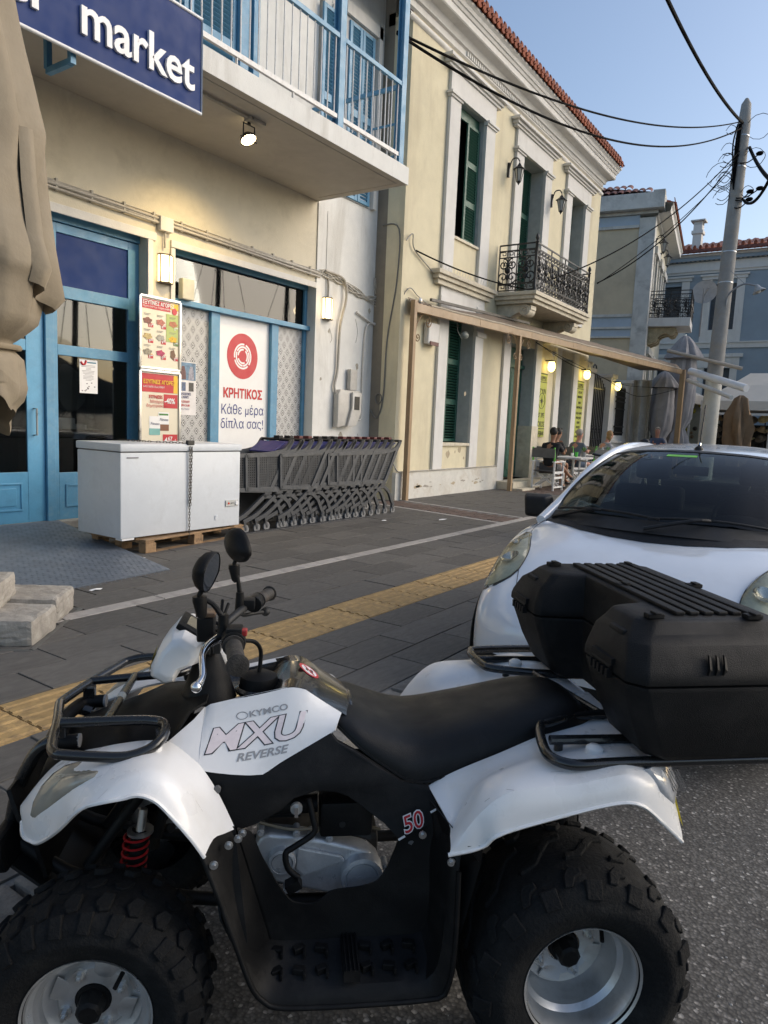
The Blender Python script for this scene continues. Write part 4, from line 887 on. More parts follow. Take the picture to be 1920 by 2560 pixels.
# ---------------------------------------------------------------- canopy along the cafe
def canopy():
    A, E = Vector((10.93, 6.93, 3.58)), Vector((25.9, 5.5, 3.68)); d = (E-A).normalized()
    t = thing('canopy', 'long bronze framed cafe canopy on posts with folded brown awning', 'canopy', (A.x, A.y, .1))
    for k in range(7):
        a, b = A.lerp(E, k/7), A.lerp(E, (k+1)/7); obj('beam', MB().bar(a+d*.004, b-d*.004, .08, .15), bronze, t, bevel=.004)
        obj('strap', MB().bar(a+d*.62-Vector((0, 0, .07)), a+d*.62+Vector((0, 0, .07)), .03, .085, up=tuple(d)), offw, t)
    up = Vector((0, .1, 0))
    rings = []
    for k in range(25):
        p = A.lerp(E, .03+.95*k/24); g = min(1, k/4)
        rings.append([p+Vector((0, -.02, .062)), p+Vector((0, .02, .1+.05*g)), p+Vector((0, .1, .12+.11*g)), p+Vector((0, .16, .13+.12*g+.008*sin(k*2.1)))])
    obj('awning_fabric', MB().loft(rings), awnm, t, solid=.012, smooth=40)
    obj('cloth_edge', MB().tube([A.lerp(E, .03+.95*k/40)+Vector((0, -.03, .085+.006*sin(k*1.9))) for k in range(41)], .022, 7), mat('cream_cloth', (.45, .39, .3), .9), t, smooth=60)
    obj('awning_bar', MB().bar(A.lerp(E, .045)+Vector((0, .13, .24)), A.lerp(E, .3)+Vector((0, .17, .3)), .05), mat('dark_bar', (.05, .045, .04), .5), t)
    rf = MB()
    rings = [[A.lerp(E, k/20)+Vector((0, .05, .06)), (A.lerp(E, k/20).x, 7.06 if A.lerp(E, k/20).x < 21 else 6.9, 3.76)] for k in range(21)]
    obj('canopy_roof', rf.loft(rings), awnm, t, solid=.01)
    for s, x, y in ((0, A.x, A.y), ((14.72-A.x)/(E.x-A.x), 14.72, A.lerp(E, (14.72-A.x)/(E.x-A.x)).y), (1, E.x, E.y)):
        z = A.lerp(E, s).z; w = .09 if s < 1 else .2
        obj('post', MB().box(x-w/2, x+w/2, y-.045-(.06 if s == 1 else 0), y+.045, .1, z+(.12 if s == 0 else (-.061 if s < 1 else .08))), bronze, t, bevel=.006)
    sc = MB(); pl = ((1, 0, 0), (0, 0, 1))
    def scroll(x, y, z, s):
        m = MB().tube([(x+s*.5, y, z-.07), (x+s*.3, y, z-.06), (x+s*.1, y, z-.25), (x+s*.05, y, z-.45)], .012, 6, smooth=5)
        m.tube(spiral((x+s*.48, y, z-.19), .12, 1.6, pi/2, ((s, 0, 0), (0, 0, 1)), -1), .011, 6); m.tube(spiral((x+s*.13, y, z-.5), .085, 1.5, pi, ((s, 0, 0), (0, 0, 1)), 1), .011, 6)
        obj('scroll_bracket', m, bronze, t, smooth=60)
    scroll(A.x+.04, A.y, A.z, 1); scroll(14.72+.03, 6.57, 3.6, 1); scroll(14.72-.03, 6.57, 3.6, -1)
    single('end_cap', MB().lathe([(.05, 0), (.055, .02), (.03, .04), (.001, .045)], (0, 0, 0), seg=12).xf(Matrix.Translation((A.x+.12, A.y-.04, A.z+.13)) @ Matrix.Rotation(rad(90), 4, 'X')), mat('foil', (.5, .48, .45), .3, metal=.8, bump=.8, bscale=30), 'crumpled silvery cap on the near top corner of the canopy', 'cap')
    # rollers at the far end
    P = Vector((25.95, 5.35, 3.72)); Qq = Vector((24.6, 3.3, 2.75))
    r = thing('awning_roller', 'pair of white awning rollers sloping from the far canopy post', 'awning', tuple(P), group=None)
    obj('roller', MB().cyl(P+Vector((0, -.1, .0)), Qq+Vector((0, 0, .32)), .12, 14), signwhite, r, smooth=40); obj('front_rail', MB().cyl(P+Vector((0, -.05, -.3)), Qq+Vector((-.3, .35, .02)), .07, 12), offw, r, smooth=40)
    obj('upper_rail', MB().cyl(P+Vector((-.9, .5, .6)), Qq+Vector((.9, .3, 1.0)), .06, 10), mat('beige_rail', (.4, .34, .27), .5), r, smooth=40)
    b = MB(); rings = []
    c = Qq+Vector((-.15, .1, 0))
    for z, s in ((.1, .05), (.0, .16), (-.2, .2), (-.5, .3), (-.9, .36), (-1.3, .33), (-1.7, .3), (-2.1, .2)):
        rings.append([c+Vector((s*(1+.3*sin(5*a+z*2)+.14*sin(11*a-z*3))*.9*cos(a)+.06*sin(z*3), s*(1+.3*sin(5*a+z*2)+.14*sin(11*a-z*3))*sin(a), z)) for a in [2*pi*k/44 for k in range(44)]])
    single('hanging_awning', b.loft(rings, close=True, caps=True), mat('tan_canvas2', (.2, .13, .075), .9, var=.15, vscale=4), 'brown awning cloth bunched up and hanging at the end of the rollers', 'awning', smooth=60)
canopy()
# ---------------------------------------------------------------- courtyard gate and low wall between the houses
def court():
    t = thing('courtyard_wall', 'white courtyard wall with square piers beside the cream house', 'wall', (22, 7.2, .1))
    for x, y in ((21.25, 7.05), (23.6, 7.1), (26.3, 7.2)): obj('pier', MB().box(x-.22, x+.22, y, y+.5, .1, 3.3).box(x-.29, x+.29, y-.05, y+.55, 3.301, 3.42), offw, t, bevel=.01)
    obj('wall', MB().box(23.83, 26.07, 7.25, 7.5, .1, 3.2), plaster, t); obj('ledge', MB().box(23.83, 26.07, 7.15, 7.249, 1.2, 1.27), offw, t)
    g = thing('iron_gate', 'tall black wrought iron gate between white piers', 'gate', (22.4, 7.3, .1)); m = MB()
    for k in range(12): m.bar((21.5+.17*k, 7.3, .15), (21.5+.17*k, 7.3, 3.0+.35*sin(pi*k/11)), .03)
    for z in (.3, 1.3, 2.9): m.bar((21.47, 7.3, z), (23.38, 7.3, z), .04)
    for k in range(5): m.tube(spiral((21.75+k*.34, 7.3, 1.6), .14, 1.5, 0, ((1, 0, 0), (0, 0, 1))), .014, 5)
    m.tube(spiral((22.2, 7.3, 3.45), .2, 1.3, 0, ((1, 0, 0), (0, 0, 1))), .02, 5)
    obj('leaf', m, iron, g)
    single('gate_backdrop', MB().box(21.47, 23.38, 8.8, 8.9, .1, 3.2), dark, 'shadowed passage wall behind the iron gate', 'wall')  # near-black colour stands in for the shade of the passage
    w = thing('window_grille', 'black iron window grille with pointed tips on the courtyard wall', 'grille', (24.9, 7.2, 1.3)); m = MB()
    for k in range(8): m.bar((24.45+.13*k, 7.2, 1.45), (24.45+.13*k, 7.2, 2.95), .03).lathe([(.001, .16), (.03, .05), (.012, 0)], (24.45+.13*k, 7.2, 2.95), seg=5)
    for z in (1.55, 1.75, 2.35, 2.6, 2.75): m.bar((24.4, 7.2, z), (25.42, 7.2, z), .05)
    obj('bars', m, iron, w)
court()
bulb((23.5, 6.92, 3.05), 'lit yellow bulb lamp on the gate pier')
bulb((26.2, 6.95, 3.0), 'unlit bulb lamp on the last white pier', lit=False)

def house_wear():
    rd = random.Random(22); pt = mat('bare_render_house', (.42, .35, .24), .95, var=.2, vscale=20); gr_ = mat('grime_patch', (.36, .33, .28), .95, var=.3, vscale=30)
    for x, z, r, y in ((12.75, .95, .08, 7.0995), (13.25, 1.03, .07, 7.0995), (13.05, .98, .03, 7.0995), (13.45, .85, .035, 7.0995), (12.5, .72, .03, 7.0995), (13.35, 2.2, .05, 7.0995), (13.7, 4.9, .03, 7.0995)):
        obj('flaked_patch', MB().prism([(x+r*rd.uniform(.4, 1.2)*cos(a), y, z+r*rd.uniform(.5, 1.3)*sin(a)) for a in [2*pi*k/8 for k in range(8)]][::-1], (0, -.002, 0)), pt, hs_)
    for k in range(16):
        x = rd.uniform(11, 14.8); z = rd.uniform(.3, .42); r = rd.uniform(.02, .07)
        obj('flaked_patch', MB().prism([(x+r*2.2*rd.uniform(.5, 1.1)*cos(a), 7.0195, z+r*.5*rd.uniform(.4, 1.3)*sin(a)) for a in [2*pi*q_/9 for q_ in range(9)]][::-1], (0, -.0015, 0)), rd.choice((pt, gr_)), hs_)
house_wear()
# ---------------------------------------------------------------- far buildings
greyp = mat('grey_blue_plaster', (.34, .37, .4), .92, var=.08, vscale=2, bump=.2, dirt=(.42, .4, .36), dscale=1, damt=.5, streak=True)
tanp = mat('tan_plaster', (.6, .51, .36), .92, var=.08, vscale=1.5, bump=.2, dirt=(.3, .26, .19), dscale=.8, damt=.5)
stone_w = mat('weathered_white', (.6, .59, .55), .9, var=.12, vscale=3, bump=.3, dirt=(.2, .19, .17), dscale=1.6, damt=.85)
bluew = mat('blue_grey_wall', (.29, .35, .4), .92, var=.06, vscale=1.5, bump=.15)
paleb = mat('pale_blue_plaster', (.42, .5, .58), .92, var=.06, vscale=2)
def second():
    t = thing('corner_house', 'weathered grey and tan neoclassical house beyond the cream house', 'house', (26.9, 7.1, 0), rad(9.2))
    L = dict(parent=t, local=True)
    obj('side_wall', MB().box(0, .3, .51, 7, .1, 8.86), tanp, **L)
    obj('corner_pilaster', MB().box(-.05, .5, -.04, .509, .1, 9.2), stone_w, bevel=.01, **L)
    m = MB()
    for z0, z1 in ((5.75, 5.85), (5.32, 5.4), (5.0, 5.06), (8.86, 8.96)): m.box(-.08, -.001, .51, 7, z0, z1)
    obj('side_bands', m, stone_w, kind='stuff', **L)
    obj('pale_panel', MB().box(-.02, -.001, .51, 7, 5.401, 5.749), paleb, **L); obj('pale_panel', MB().box(-.02, -.001, .51, 7, 5.061, 5.319), paleb, **L); obj('pale_panel', MB().box(-.02, -.001, .51, 7, 8.961, 9.3), paleb, **L)
    obj('parapet', MB().box(-.4, .4, -.3, 7, 9.42, 9.95).box(-.12, .4, -.1, 7, 9.31, 9.419).box(-.4, .0, -.3, .1, 9.951, 10.02), stone_w, bevel=.015, **L)
    w = MB(); holes = [(.9, 1.75, 5.75, 8.1), (3, 3.85, 5.95, 8.1), (5, 5.85, 5.95, 8.1), (.9, 2.3, .5, 4.5), (3.2, 4.6, 1, 4.4)]
    wall_holes(w, .501, 6.6, .1, 9.2, holes, 0, .3); obj('front_wall', w, mat('cream_far', (.6, .56, .44), .92, var=.05), **L)
    m = MB()
    for a, b, c, d in holes: m.box(a-.2, a-.001, -.06, -.001, c, d).box(b+.001, b+.2, -.06, -.001, c, d).box(a-.28, b+.28, -.12, -.001, d+.001, d+.25)
    obj('surround', m, stone_w, **L)
    for a, b, c, d in holes:
        f = obj('window', MB().box(a, b, .2, .24, c, d), mat('far_shutter', (.3, .31, .3), .7), **L)
        obj('glazing', MB().box(a+.1, b-.1, .18, .199, c+.2, d-.15), mat('far_glass', (.12, .13, .13), .15), parent=f, local=True)
    prof = [(0, 9.2), (.1, 9.22), (.12, 9.3), (.5, 9.34), (.52, 9.5), (.58, 9.56), (.58, 9.62), (0, 9.7)]
    obj('cornice', MB().loft([[(-.1, -p, z) for p, z in prof], [(6.6+p, -p, z) for p, z in prof], [(6.6+p, 3, z) for p, z in prof]]), offw, smooth=25, **L)
    rf = obj('roof', MB().quad((.3, -.5, 9.72), (7.1, -.5, 9.72), (7.1, 3.2, 10.9), (1.2, 3.2, 10.9)).quad((-.2, -.2, 9.96), (1.2, 3.2, 10.9), (1.2, 7, 10.9), (-.2, 7, 9.96)), oldtile, **L)
    me = tile_mesh(); me.materials.append(rooftile)
    for k in range(33):
        o = bpy.data.objects.new('roof_tile', me); COL.objects.link(o); o.parent = rf; o.location = (.55+k*.2, -.62, 9.72); o.scale = (1, 1, 1.1)
    m2 = MB()
    for x, y, z in ((0, 0, 0),): m2.loft([[(.1*cos(pi*k/6), yy, zz+.1*sin(pi*k/6)) for k in range(7)] for yy, zz in ((0, 0), (.42, .12))])
    me2 = make_mesh('cover_tile', m2, smooth=60); me2.materials.append(oldtile)
    for j in range(24):
        for i in range(4):
            if (.3+j*.24+.2)/3.4 < (.4*i+.1)/1.4: continue
            o = bpy.data.objects.new('cover_tile', me2); COL.objects.link(o); o.parent = rf; o.scale = (1.25, 1.1, 1); o.location = (-.2+i*.4, .3+j*.24, 9.99+i*.27); o.rotation_euler = (rad(12), 0, -pi/2)
    # balcony with scrolled corbels
    sl = obj('balcony', MB().box(.35, 2.3, -1.45, -.001, 5.45, 5.75), offw, bevel=.01, **L)
    for x in (.6, 1.1, 1.6):
        m = MB(); corbel(m, x, x+.22, 0, 5.44, 1.0, .6); obj('corbel', m, mat('yellowed_stone', (.46, .38, .24), .8, var=.2, vscale=8), parent=sl, local=True, smooth=30)
    M_ = wmat(t)
    def W(x, y, z): return tuple(M_ @ Vector((x, y, z)))
    ax, ay = M_.to_3x3() @ Vector((1, 0, 0)), M_.to_3x3() @ Vector((0, -1, 0))
    ironpanel(sl, W(.38, -.03, 5.75), tuple(ay), 1.4, .95, t=.016); ironpanel(sl, W(.38, -1.42, 5.75), tuple(ax), 1.9, .95, t=.016); ironpanel(sl, W(2.27, -.03, 5.75), tuple(ay), 1.4, .95, t=.016)
    lantern(W(.75, -.0, 8.35), 'nearer black lantern on the facade of the grey and tan house', 'far house lanterns', 1.2); lantern(W(3.0, -.0, 8.35), 'farther black lantern on the facade of the grey and tan house', 'far house lanterns', 1.2)
    d = thing('satellite_dish', 'round grey satellite dish on a mast beside the far black balcony', 'satellite dish', W(2.6, -1.6, 5.4))
    c = Vector(W(2.75, -1.75, 7.05)); R = Matrix.Rotation(rad(-78), 4, 'Y')
    obj('reflector', MB().lathe([(.001, -.1), (.2, -.085), (.36, -.04), (.46, 0), (.46, .01), (.36, -.03), (.2, -.075), (.001, -.09)], seg=28).xf(Matrix.Translation(c) @ R), mat('dish_grey', (.4, .4, .4), .5), d, smooth=60)
    obj('mast', MB().bar(c+Vector((-.15, 0, -1.7)), c+Vector((-.15, 0, .1)), .05).bar(c+Vector((-.15, 0, -.2)), c+Vector((-.3, -.2, .1)), .04), mat('mast_grey', (.3, .3, .3), .5), d)
second()
def blue_house():
    t = thing('blue_house', 'long blue grey house with white surrounds closing the end of the street', 'house', (36, 4, 0))
    w = MB(); H = [(5.65, 6.7, 6.44, 8.5), (8.0, 8.75, 6.44, 8.5), (2.2, 3.3, 6.44, 8.5), (-1.2, -.1, 6.44, 8.5), (5.6, 6.7, .6, 4.7), (8, 8.8, .6, 4.7), (2.2, 3.3, .6, 4.7)]
    mb = MB(); wall_holes(mb, -8, 11, .0, 9.9, H, 36, 36.3)
    mb.v = [Vector((v.y, v.x, v.z)) for v in mb.v]; obj('wall', mb, bluew, t)
    for a, b, c, d in H:
        if d > 6: mb = MB().box(35.94, 35.999, a-.34, a-.001, 5.9, d+.2).box(35.94, 35.999, b+.001, b+.34, 5.9, d+.2).box(35.9, 35.999, a-.42, b+.42, d+.201, d+.34).box(35.84, 35.999, a-.5, b+.5, d+.341, d+.42).box(35.95, 35.999, a, b, 5.9, c-.001)
        else: mb = MB().box(35.9, 35.999, a-.36, b+.36, 4.72, 5.2).box(35.84, 35.999, a-.5, b+.5, 5.201, 5.36).box(35.95, 35.999, a-.3, a-.001, .6, 4.719).box(35.95, 35.999, b+.001, b+.3, .6, 4.719)
        obj('surround', mb, offw, t)
        f = obj('shutter', MB().box(36.15, 36.2, a, b, c, d), mat('slate_shutter', (.075, .09, .105), .6), t)
        pieces('slat', make_mesh('slat', MB().cbox((0, 0, 0), .03, (b-a)/2-.1, .02)), [((36.13, y, c+.2+k*.16)) for y in ((a*.75+b*.25), (a*.25+b*.75)) for k in range(int((d-c-.3)/.16))], f, mat('slate_slat', (.06, .075, .09), .6))
    obj('string_course', MB().box(35.93, 35.999, -8, 10, 5.62, 5.84).box(35.88, 35.999, -8, 10, 5.841, 5.9), offw, t)
    obj('frieze', MB().box(35.94, 35.999, -8, 10, 9.0, 9.52).box(35.88, 35.999, -8, 10, 9.1, 9.16), offw, t)
    pieces('dentil', make_mesh('dentil', MB().box(-.03, .03, -.05, .05, -.05, .05)), [(35.91, 9.0-.2*k, 9.6) for k in range(28)], t, offw)
    obj('cornice', MB().box(35.75, 36, -8, 10, 9.66, 9.72).box(35.68, 36, -8, 10, 9.721, 9.86), offw, t); obj('eave_band', MB().box(35.72, 35.74, -8, 10, 9.55, 9.7), bluew, t)
    obj('roof', MB().quad((35.4, -8, 9.88), (35.4, 10, 9.88), (38.5, 10, 10.95), (38.5, -8, 10.95)).box(35.38, 35.6, -8, 10, 9.86, 9.98), oldtile, t)
    m2 = MB(); me = tile_mesh(); me.materials.append(rooftile)
    for k in range(26):
        o = bpy.data.objects.new('eave_tile', me); COL.objects.link(o); o.parent = t; o.location = Vector((35.42, 9.0-.25*k, 9.92))-t.location; o.rotation_euler = (0, 0, -pi/2); o.scale = (1.3, 1, 1.2)
    m2.loft([[(.12*cos(pi*k/6), yy, zz+.12*sin(pi*k/6)) for k in range(7)] for yy, zz in ((0, 0), (.5, .17), (.5, .14), (1.0, .32), (1.0, .3), (1.5, .49), (1.5, .47), (2.0, .66), (2.0, .64), (2.6, .86))])
    pieces('tile_row', make_mesh('tile_row', m2, smooth=50), [((35.75, 9-.25*k, 9.98+.01*(k % 3)), (0, 0, -pi/2+.04*sin(k*2.2))) for k in range(24)], t, oldtile)
    c = thing('chimney', 'white plastered chimney with a flat cap on the far blue house roof', 'chimney', (35.9, 7.55, 10))
    obj('stack', MB().box(35.7, 36.1, 7.3, 7.68, 10.0, 11.15).box(35.64, 36.16, 7.24, 7.74, 10.75, 10.9), offw, c, bevel=.01); obj('cap', MB().box(35.6, 36.2, 7.18, 7.8, 11.3, 11.36).box(35.7, 35.76, 7.3, 7.68, 11.151, 11.299).box(36.04, 36.1, 7.3, 7.68, 11.151, 11.299), stone_w, c)
blue_house()
# ---------------------------------------------------------------- pole and overhead cables
def pole():
    b = Vector((25.29, 4.42, .1)); tp = Vector((26.62, 4.45, 12.5))
    t = thing('utility_pole', 'leaning concrete utility pole with a tangle of cables near its rounded top', 'pole', tuple(b))
    n = (tp-b); sm = mat('pole_concrete', (.3, .29, .27), .85, var=.12, vscale=4, bump=.3, bscale=30, dirt=(.36, .25, .13), dscale=2, damt=.5)
    P = [b+n*(.27+.73*k/20) for k in range(21)]; R_ = [.25-.055*k/20 for k in range(21)]; R_[-1] = .05; R_[-2] = .15; P[-2] = b+n*.985
    obj('shaft', MB().tube(P, R_, 18), sm, t, smooth=50)
    obj('painted_foot', MB().tube([b, b+n*.2705], [.285, .255], 18), mat('cream_paint', (.62, .6, .53), .8, var=.06, dirt=(.4, .38, .33)), t, smooth=50)
    for k in (.52, .6, .82, .9): c = b+n*k; obj('band', MB().tube([c-n*.0012, c+n*.0012], 0.25-.055*(k-.27)/.73+.008, 18), steel, t, smooth=50)
    rd = random.Random(9); m = MB()
    for k in range(7):
        s = rd.uniform(-.2, .2); m.tube([b+n*.93+Vector((-.22, .1+s*.3, 0)), b+n*.88+Vector((-.24, .14+s*.5, 0)), b+n*.82+Vector((-.24, .1+s*.3, 0)), b+n*.76+Vector((-.25, .05, 0))], .022, 5, smooth=4)
    for k in range(14):
        sy = rd.choice((1, 1, -1)); z = rd.uniform(.74, .92); r = rd.uniform(.15, .45); c = b+n*z+Vector((-.15, sy*(.25+r*.6), rd.uniform(-.3, .2)))
        m.tube([c+Vector((.05*sin(3*a), r*cos(a), r*.9*sin(a))) for a in [2*pi*q/14*rd.uniform(.9, 1) for q in range(14)]], .011, 4)
    for z, dy in ((.845, -.5), (.75, -.35), (.755, -.62), (.73, -.35)):
        c = b+n*z+Vector((-.2, dy-.1, 0)); m.ball(c, .08, 7, 5, (1, 1.5, .9)); m.tube([b+n*z+Vector((-.2, 0, -.2)), (c+b+n*z)/2+Vector((-.2, 0, -.25)), c], .02, 5, smooth=4)
    obj('cable_tangle', m, cableb, t, smooth=60)
    l = thing('street_lamp', 'small hooded street lamp on a curved arm fixed to the leaning pole', 'street lamp', tuple(b+n*.46))
    c = b+n*.46; obj('arm', MB().tube([c+Vector((-.2, -.12, 0)), c+Vector((-.25, -.2, .35)), c+Vector((-.35, -.6, .6)), c+Vector((-.5, -1.0, .5))], .03, 7, smooth=6).tube([c+Vector((-.2, -.15, 1.1)), c+Vector((-.38, -.65, .6))], .008, 4), mat('galv', (.3, .31, .32), .5, metal=.5), l, smooth=60)
    obj('hood', MB().lathe([(.03, .12), (.06, .08), (.09, 0), (.2, -.12), (.19, -.13)], seg=16).xf(Matrix.Translation(c+Vector((-.52, -1.05, .42))) @ Matrix.Rotation(rad(-25), 4, 'X')), mat('hood_grey', (.35, .36, .36), .4), l, smooth=50)
    obj('bulb', MB().ball(c+Vector((-.52, -1.07, .33)), .08, 10, 8), offw, l, smooth=60)
    return b, n
pb, pn = pole()
def cable(a, b, sag, r, label, name='overhead_cable', sub=None):
    a, b = Vector(a), Vector(b); P = [a.lerp(b, k/40)-Vector((0, 0, sag*4*(k/40)*(1-k/40))) for k in range(41)]
    return single(name, MB().tube(P, r, 6), cableb, label, 'cable', 'overhead cables to the pole', smooth=60)
def cables():
    top = pb+pn*.905+Vector((-.25, 0, 0)); wl = Vector((8.98, 6.2, 7.08))
    cable(wl, top+Vector((0, 0, .35)), .62, .02, 'upper thick black cable sagging from the market corner to the pole')
    cable(wl-Vector((0, .0, .02)), top+Vector((0, 0, .15)), 1.0, .022, 'lower thick black cable sagging from the market corner to the pole')
    cable((15.43, 4.33, 10.3), pb+pn*.93+Vector((-.25, 0, 0)), .25, .045, 'thick twisted black cable crossing the sky from the top edge to the pole')
    cable(pb+pn*.87+Vector((0, -.25, 0)), (22.17, 2.93, 8.45), .1, .055, 'thick black cable running down right from the pole behind its shaft')
    cable(pb+pn*.735+Vector((0, -.25, 0)), (21.04, 2.75, 8.25), .35, .045, 'black cable leaving the pole to the right at mid height')
    cable((11.1, 7.05, 4.6), (15.2, 6.3, 4.55), .12, .014, 'thin black cable from the cream wall to the iron balcony')
    cable((15.2, 6.3, 4.75), pb+pn*.86+Vector((-.2, 0, 0)), .55, .016, 'thin black cable rising from the iron balcony to the pole')
    cable((20.9, 7.0, 5.82), pb+pn*.85+Vector((-.2, 0, 0)), .5, .018, 'thin black cable from the right end of the cream house to the pole')
    cable((20.9, 7.0, 5.8), pb+pn*.83+Vector((-.2, 0, 0)), .25, .012, 'thinnest black cable from the right end of the cream house to the pole')
    single('house_cable', MB().tube([(10.76, 7.05, 4.7), (10.95, 7.04, 4.85), (11.05, 7.06, 4.62), (11.6, 7.06, 4.4), (12.1, 7.06, 4.2)], .012, 6, smooth=6).tube([(10.8, 7.3, 3.35), (10.9, 7.06, 3.9), (11.3, 7.06, 3.82), (12.2, 7.06, 3.6)], .01, 6, smooth=6), cablew, 'grey cables looping round the near corner of the cream house', 'cable', smooth=60)
    single('side_cable', MB().tube([(10.74, 7.55, 5.0), (10.74, 7.2, 4.9), (10.74, 7.2, 4.0), (10.735, 7.35, 3.0), (10.735, 7.38, 2.0), (10.735, 7.5, 1.6), (10.735, 7.66, 1.75)], .012, 6, smooth=6).tube([(10.73, 7.48+.07*cos(a), 1.95+.09*sin(a)) for a in [2*pi*k/16 for k in range(16)]], .012, 6, closed=True), mat('grey_wire', (.2, .19, .17), .6), 'cable with a small black coil on the shaded side wall', 'cable', smooth=60)
    single('string_lights_wire', MB().tube([(15.5, 6.5, 3.5), (18, 6.6, 3.25), (21, 6.6, 3.1), (24, 6.4, 2.75), (25.8, 5.6, 3.1)], .009, 5, smooth=8).tube([(15.5, 6.5, 3.48), (19, 6.7, 3.3), (23, 6.6, 3.05), (25.8, 5.6, 3.15)], .007, 5, smooth=8), cableb, 'thin dark wire strung under the canopy between the bulb lamps', 'wire')
cables()
# ---------------------------------------------------------------- stalls, parasols and tents beyond the car
def closed_parasol(name, x, y, z0, z1, r, m, label, neck=.35, seed=0):
    t = thing(name, label, 'parasol', (x, y, .1)); rings = []; N_ = 40
    prof = [(0, .08), (.01, .2), (.04, .36), (.09, .58), (.14, .78), (.19, .95), (.21, 1.0), (.215, .62), (.3, .66), (.45, .7), (.6, .72), (.75, .66), (neck+.5, .4), (.9, .5), (1, .7)]
    for u, q in sorted(prof):
        z = z1-(z1-z0)*u
        rings.append([(x+r*q*(1+.2*abs(sin(3*a+seed+u*2))**.6-.1+.1*sin(11*a+9*u))*cos(a), y+r*q*(1+.2*abs(sin(3*a+seed+u*2))**.6-.1+.1*sin(11*a+9*u))*sin(a), z) for a in [2*pi*k/N_ for k in range(N_)]])
    obj('canopy_cloth', MB().loft(rings, close=True), m, t, smooth=60); obj('pole', MB().cyl((x, y, .1), (x, y, z1+.05), .03, 8), steel, t)
grc = mat('grey_canvas', (.3, .29, .295), .9, var=.15, vscale=3); tentm = mat('pale_canvas', (.7, .64, .55), .9, var=.06, vscale=1.5)
closed_parasol('closed_parasol', 27.1, 5.75, 1.2, 5.05, .62, grc, 'closed grey parasol whose draped top rises above the canopy end', seed=1)
closed_parasol('closed_parasol', 26.3, 6.15, 1.0, 3.75, .5, grc, 'closed dark grey parasol left of the far canopy post', seed=2.2)
def tents():
    for i, (x0, x1, y0, y1, ze, za, lab) in enumerate(((28, 32, .6, 5.2, 2.85, 3.95, 'large pale canvas market tent behind the pole'), (28.5, 32, 5.6, 8.0, 3.1, 3.7, 'smaller pale canvas awning tent left of the far post'))):
        t = thing('market_tent', lab, 'tent', (x0, y0, 0), group='pale market tents'); cx, cy = (x0+x1)/2, (y0+y1)/2
        def edge(z, q): return [(x0+q, y0+q, z), (x1-q, y0+q, z), (x1-q, y1-q, z), (x0+q, y1-q, z)]
        m = MB().loft([edge(ze-.32, 0), edge(ze, 0), edge((ze*.45+za*.55), (x1-x0)*.2), [(cx-.3, cy-1, za), (cx+.3, cy-1, za), (cx+.3, cy+1, za), (cx-.3, cy+1, za)]], close=True, caps=True)
        obj('cloth', m, tentm, t)
        for px, py in ((x0+.05, y0+.05), (x0+.05, y1-.05), (x1-.05, y0+.05), (x1-.05, y1-.05), (x0+.05, cy)): obj('leg', MB().cyl((px, py, .1), (px, py, ze-.1), .045, 8), offw, t)
        obj('top_bar', MB().box(x0+.02, x0+.08, y0, y1, ze-.5, ze-.42), offw, t)
    r = thing('hat_rack', 'dark wire rack loaded with straw hats under the large tent', 'rack', (29.4, 3.2, .1)); m = MB()
    for y in (1.6, 2.4, 3.2, 4.0, 4.7): m.bar((29.4, y, .1), (29.4, y, 2.3), .04)
    for z in (1.0, 1.4, 1.8, 2.2): m.bar((29.4, 1.5, z), (29.4, 4.8, z), .03)
    obj('frame', m, iron, r)
    obj('back_cloth', MB().box(29.8, 29.84, 1.2, 5.0, .1, 2.05), mat('dark_goods', (.03, .028, .025), .9, var=.8, vscale=9), r)
    rd = random.Random(11); me = make_mesh('hat', MB().lathe([(.001, .13), (.07, .125), (.09, .1), (.1, .02), (.19, .0), (.2, -.015), (.1, -.005)], seg=14), smooth=50)
    hm = [mat('straw%d' % i, c, .8, var=.2, vscale=20) for i, c in enumerate([(.5, .4, .2), (.3, .2, .1), (.6, .55, .42), (.12, .09, .06)])]
    k = 0
    for zi, z in enumerate((1.55, 1.85, 2.25)):
        for j in range(9):
            y = 4.75-j*.37+rd.uniform(-.05, .05); mm = me.copy(); i = rd.randrange(4); mm.materials.append(hm[i]); o = bpy.data.objects.new('hat', mm); COL.objects.link(o)
            o.location = (29.2+rd.uniform(-.06, .06), y, z+rd.uniform(-.03, .03)); o.rotation_euler = (rd.uniform(-.3, .3), rd.uniform(-.9, -.1), 0); k += 1
            tag(o, '%s hat, %s from the left in the %s row of the hat rack' % (('golden straw', 'brown straw', 'pale cream', 'dark brown')[i], ('first', 'second', 'third', 'fourth', 'fifth', 'sixth', 'seventh', 'eighth', 'ninth')[j], ('bottom', 'middle', 'top')[zi]), 'hat', 'hats on the stall rack')
    s = thing('souvenir_stand', 'bright lit souvenir stand between the far post and the pole', 'stand', (30.5, 6.0, .1))
    obj('panel', MB().box(30.5, 30.56, 5.35, 6.3, .1, 3.0), mat('lit_panel', (.55, .55, .45), .6, var=.2, vscale=3), s); rd = random.Random(5)
    for i in range(12): y, z = rd.uniform(5.4, 6.2), rd.uniform(1.5, 2.9); obj('trinket', MB().ball((30.42, y, z), rd.uniform(.06, .12), 7, 5), [mat('tr_y', (.6, .5, .05), .5), mat('tr_k', (.03, .03, .03), .5), mat('tr_t', (.35, .25, .15), .6)][i % 3], s)
    single('shop_wall', MB().box(33, 33.1, 4.2, 9, .1, 3.3), dark, 'dark shop opening behind the parasols under the corner house', 'shop')
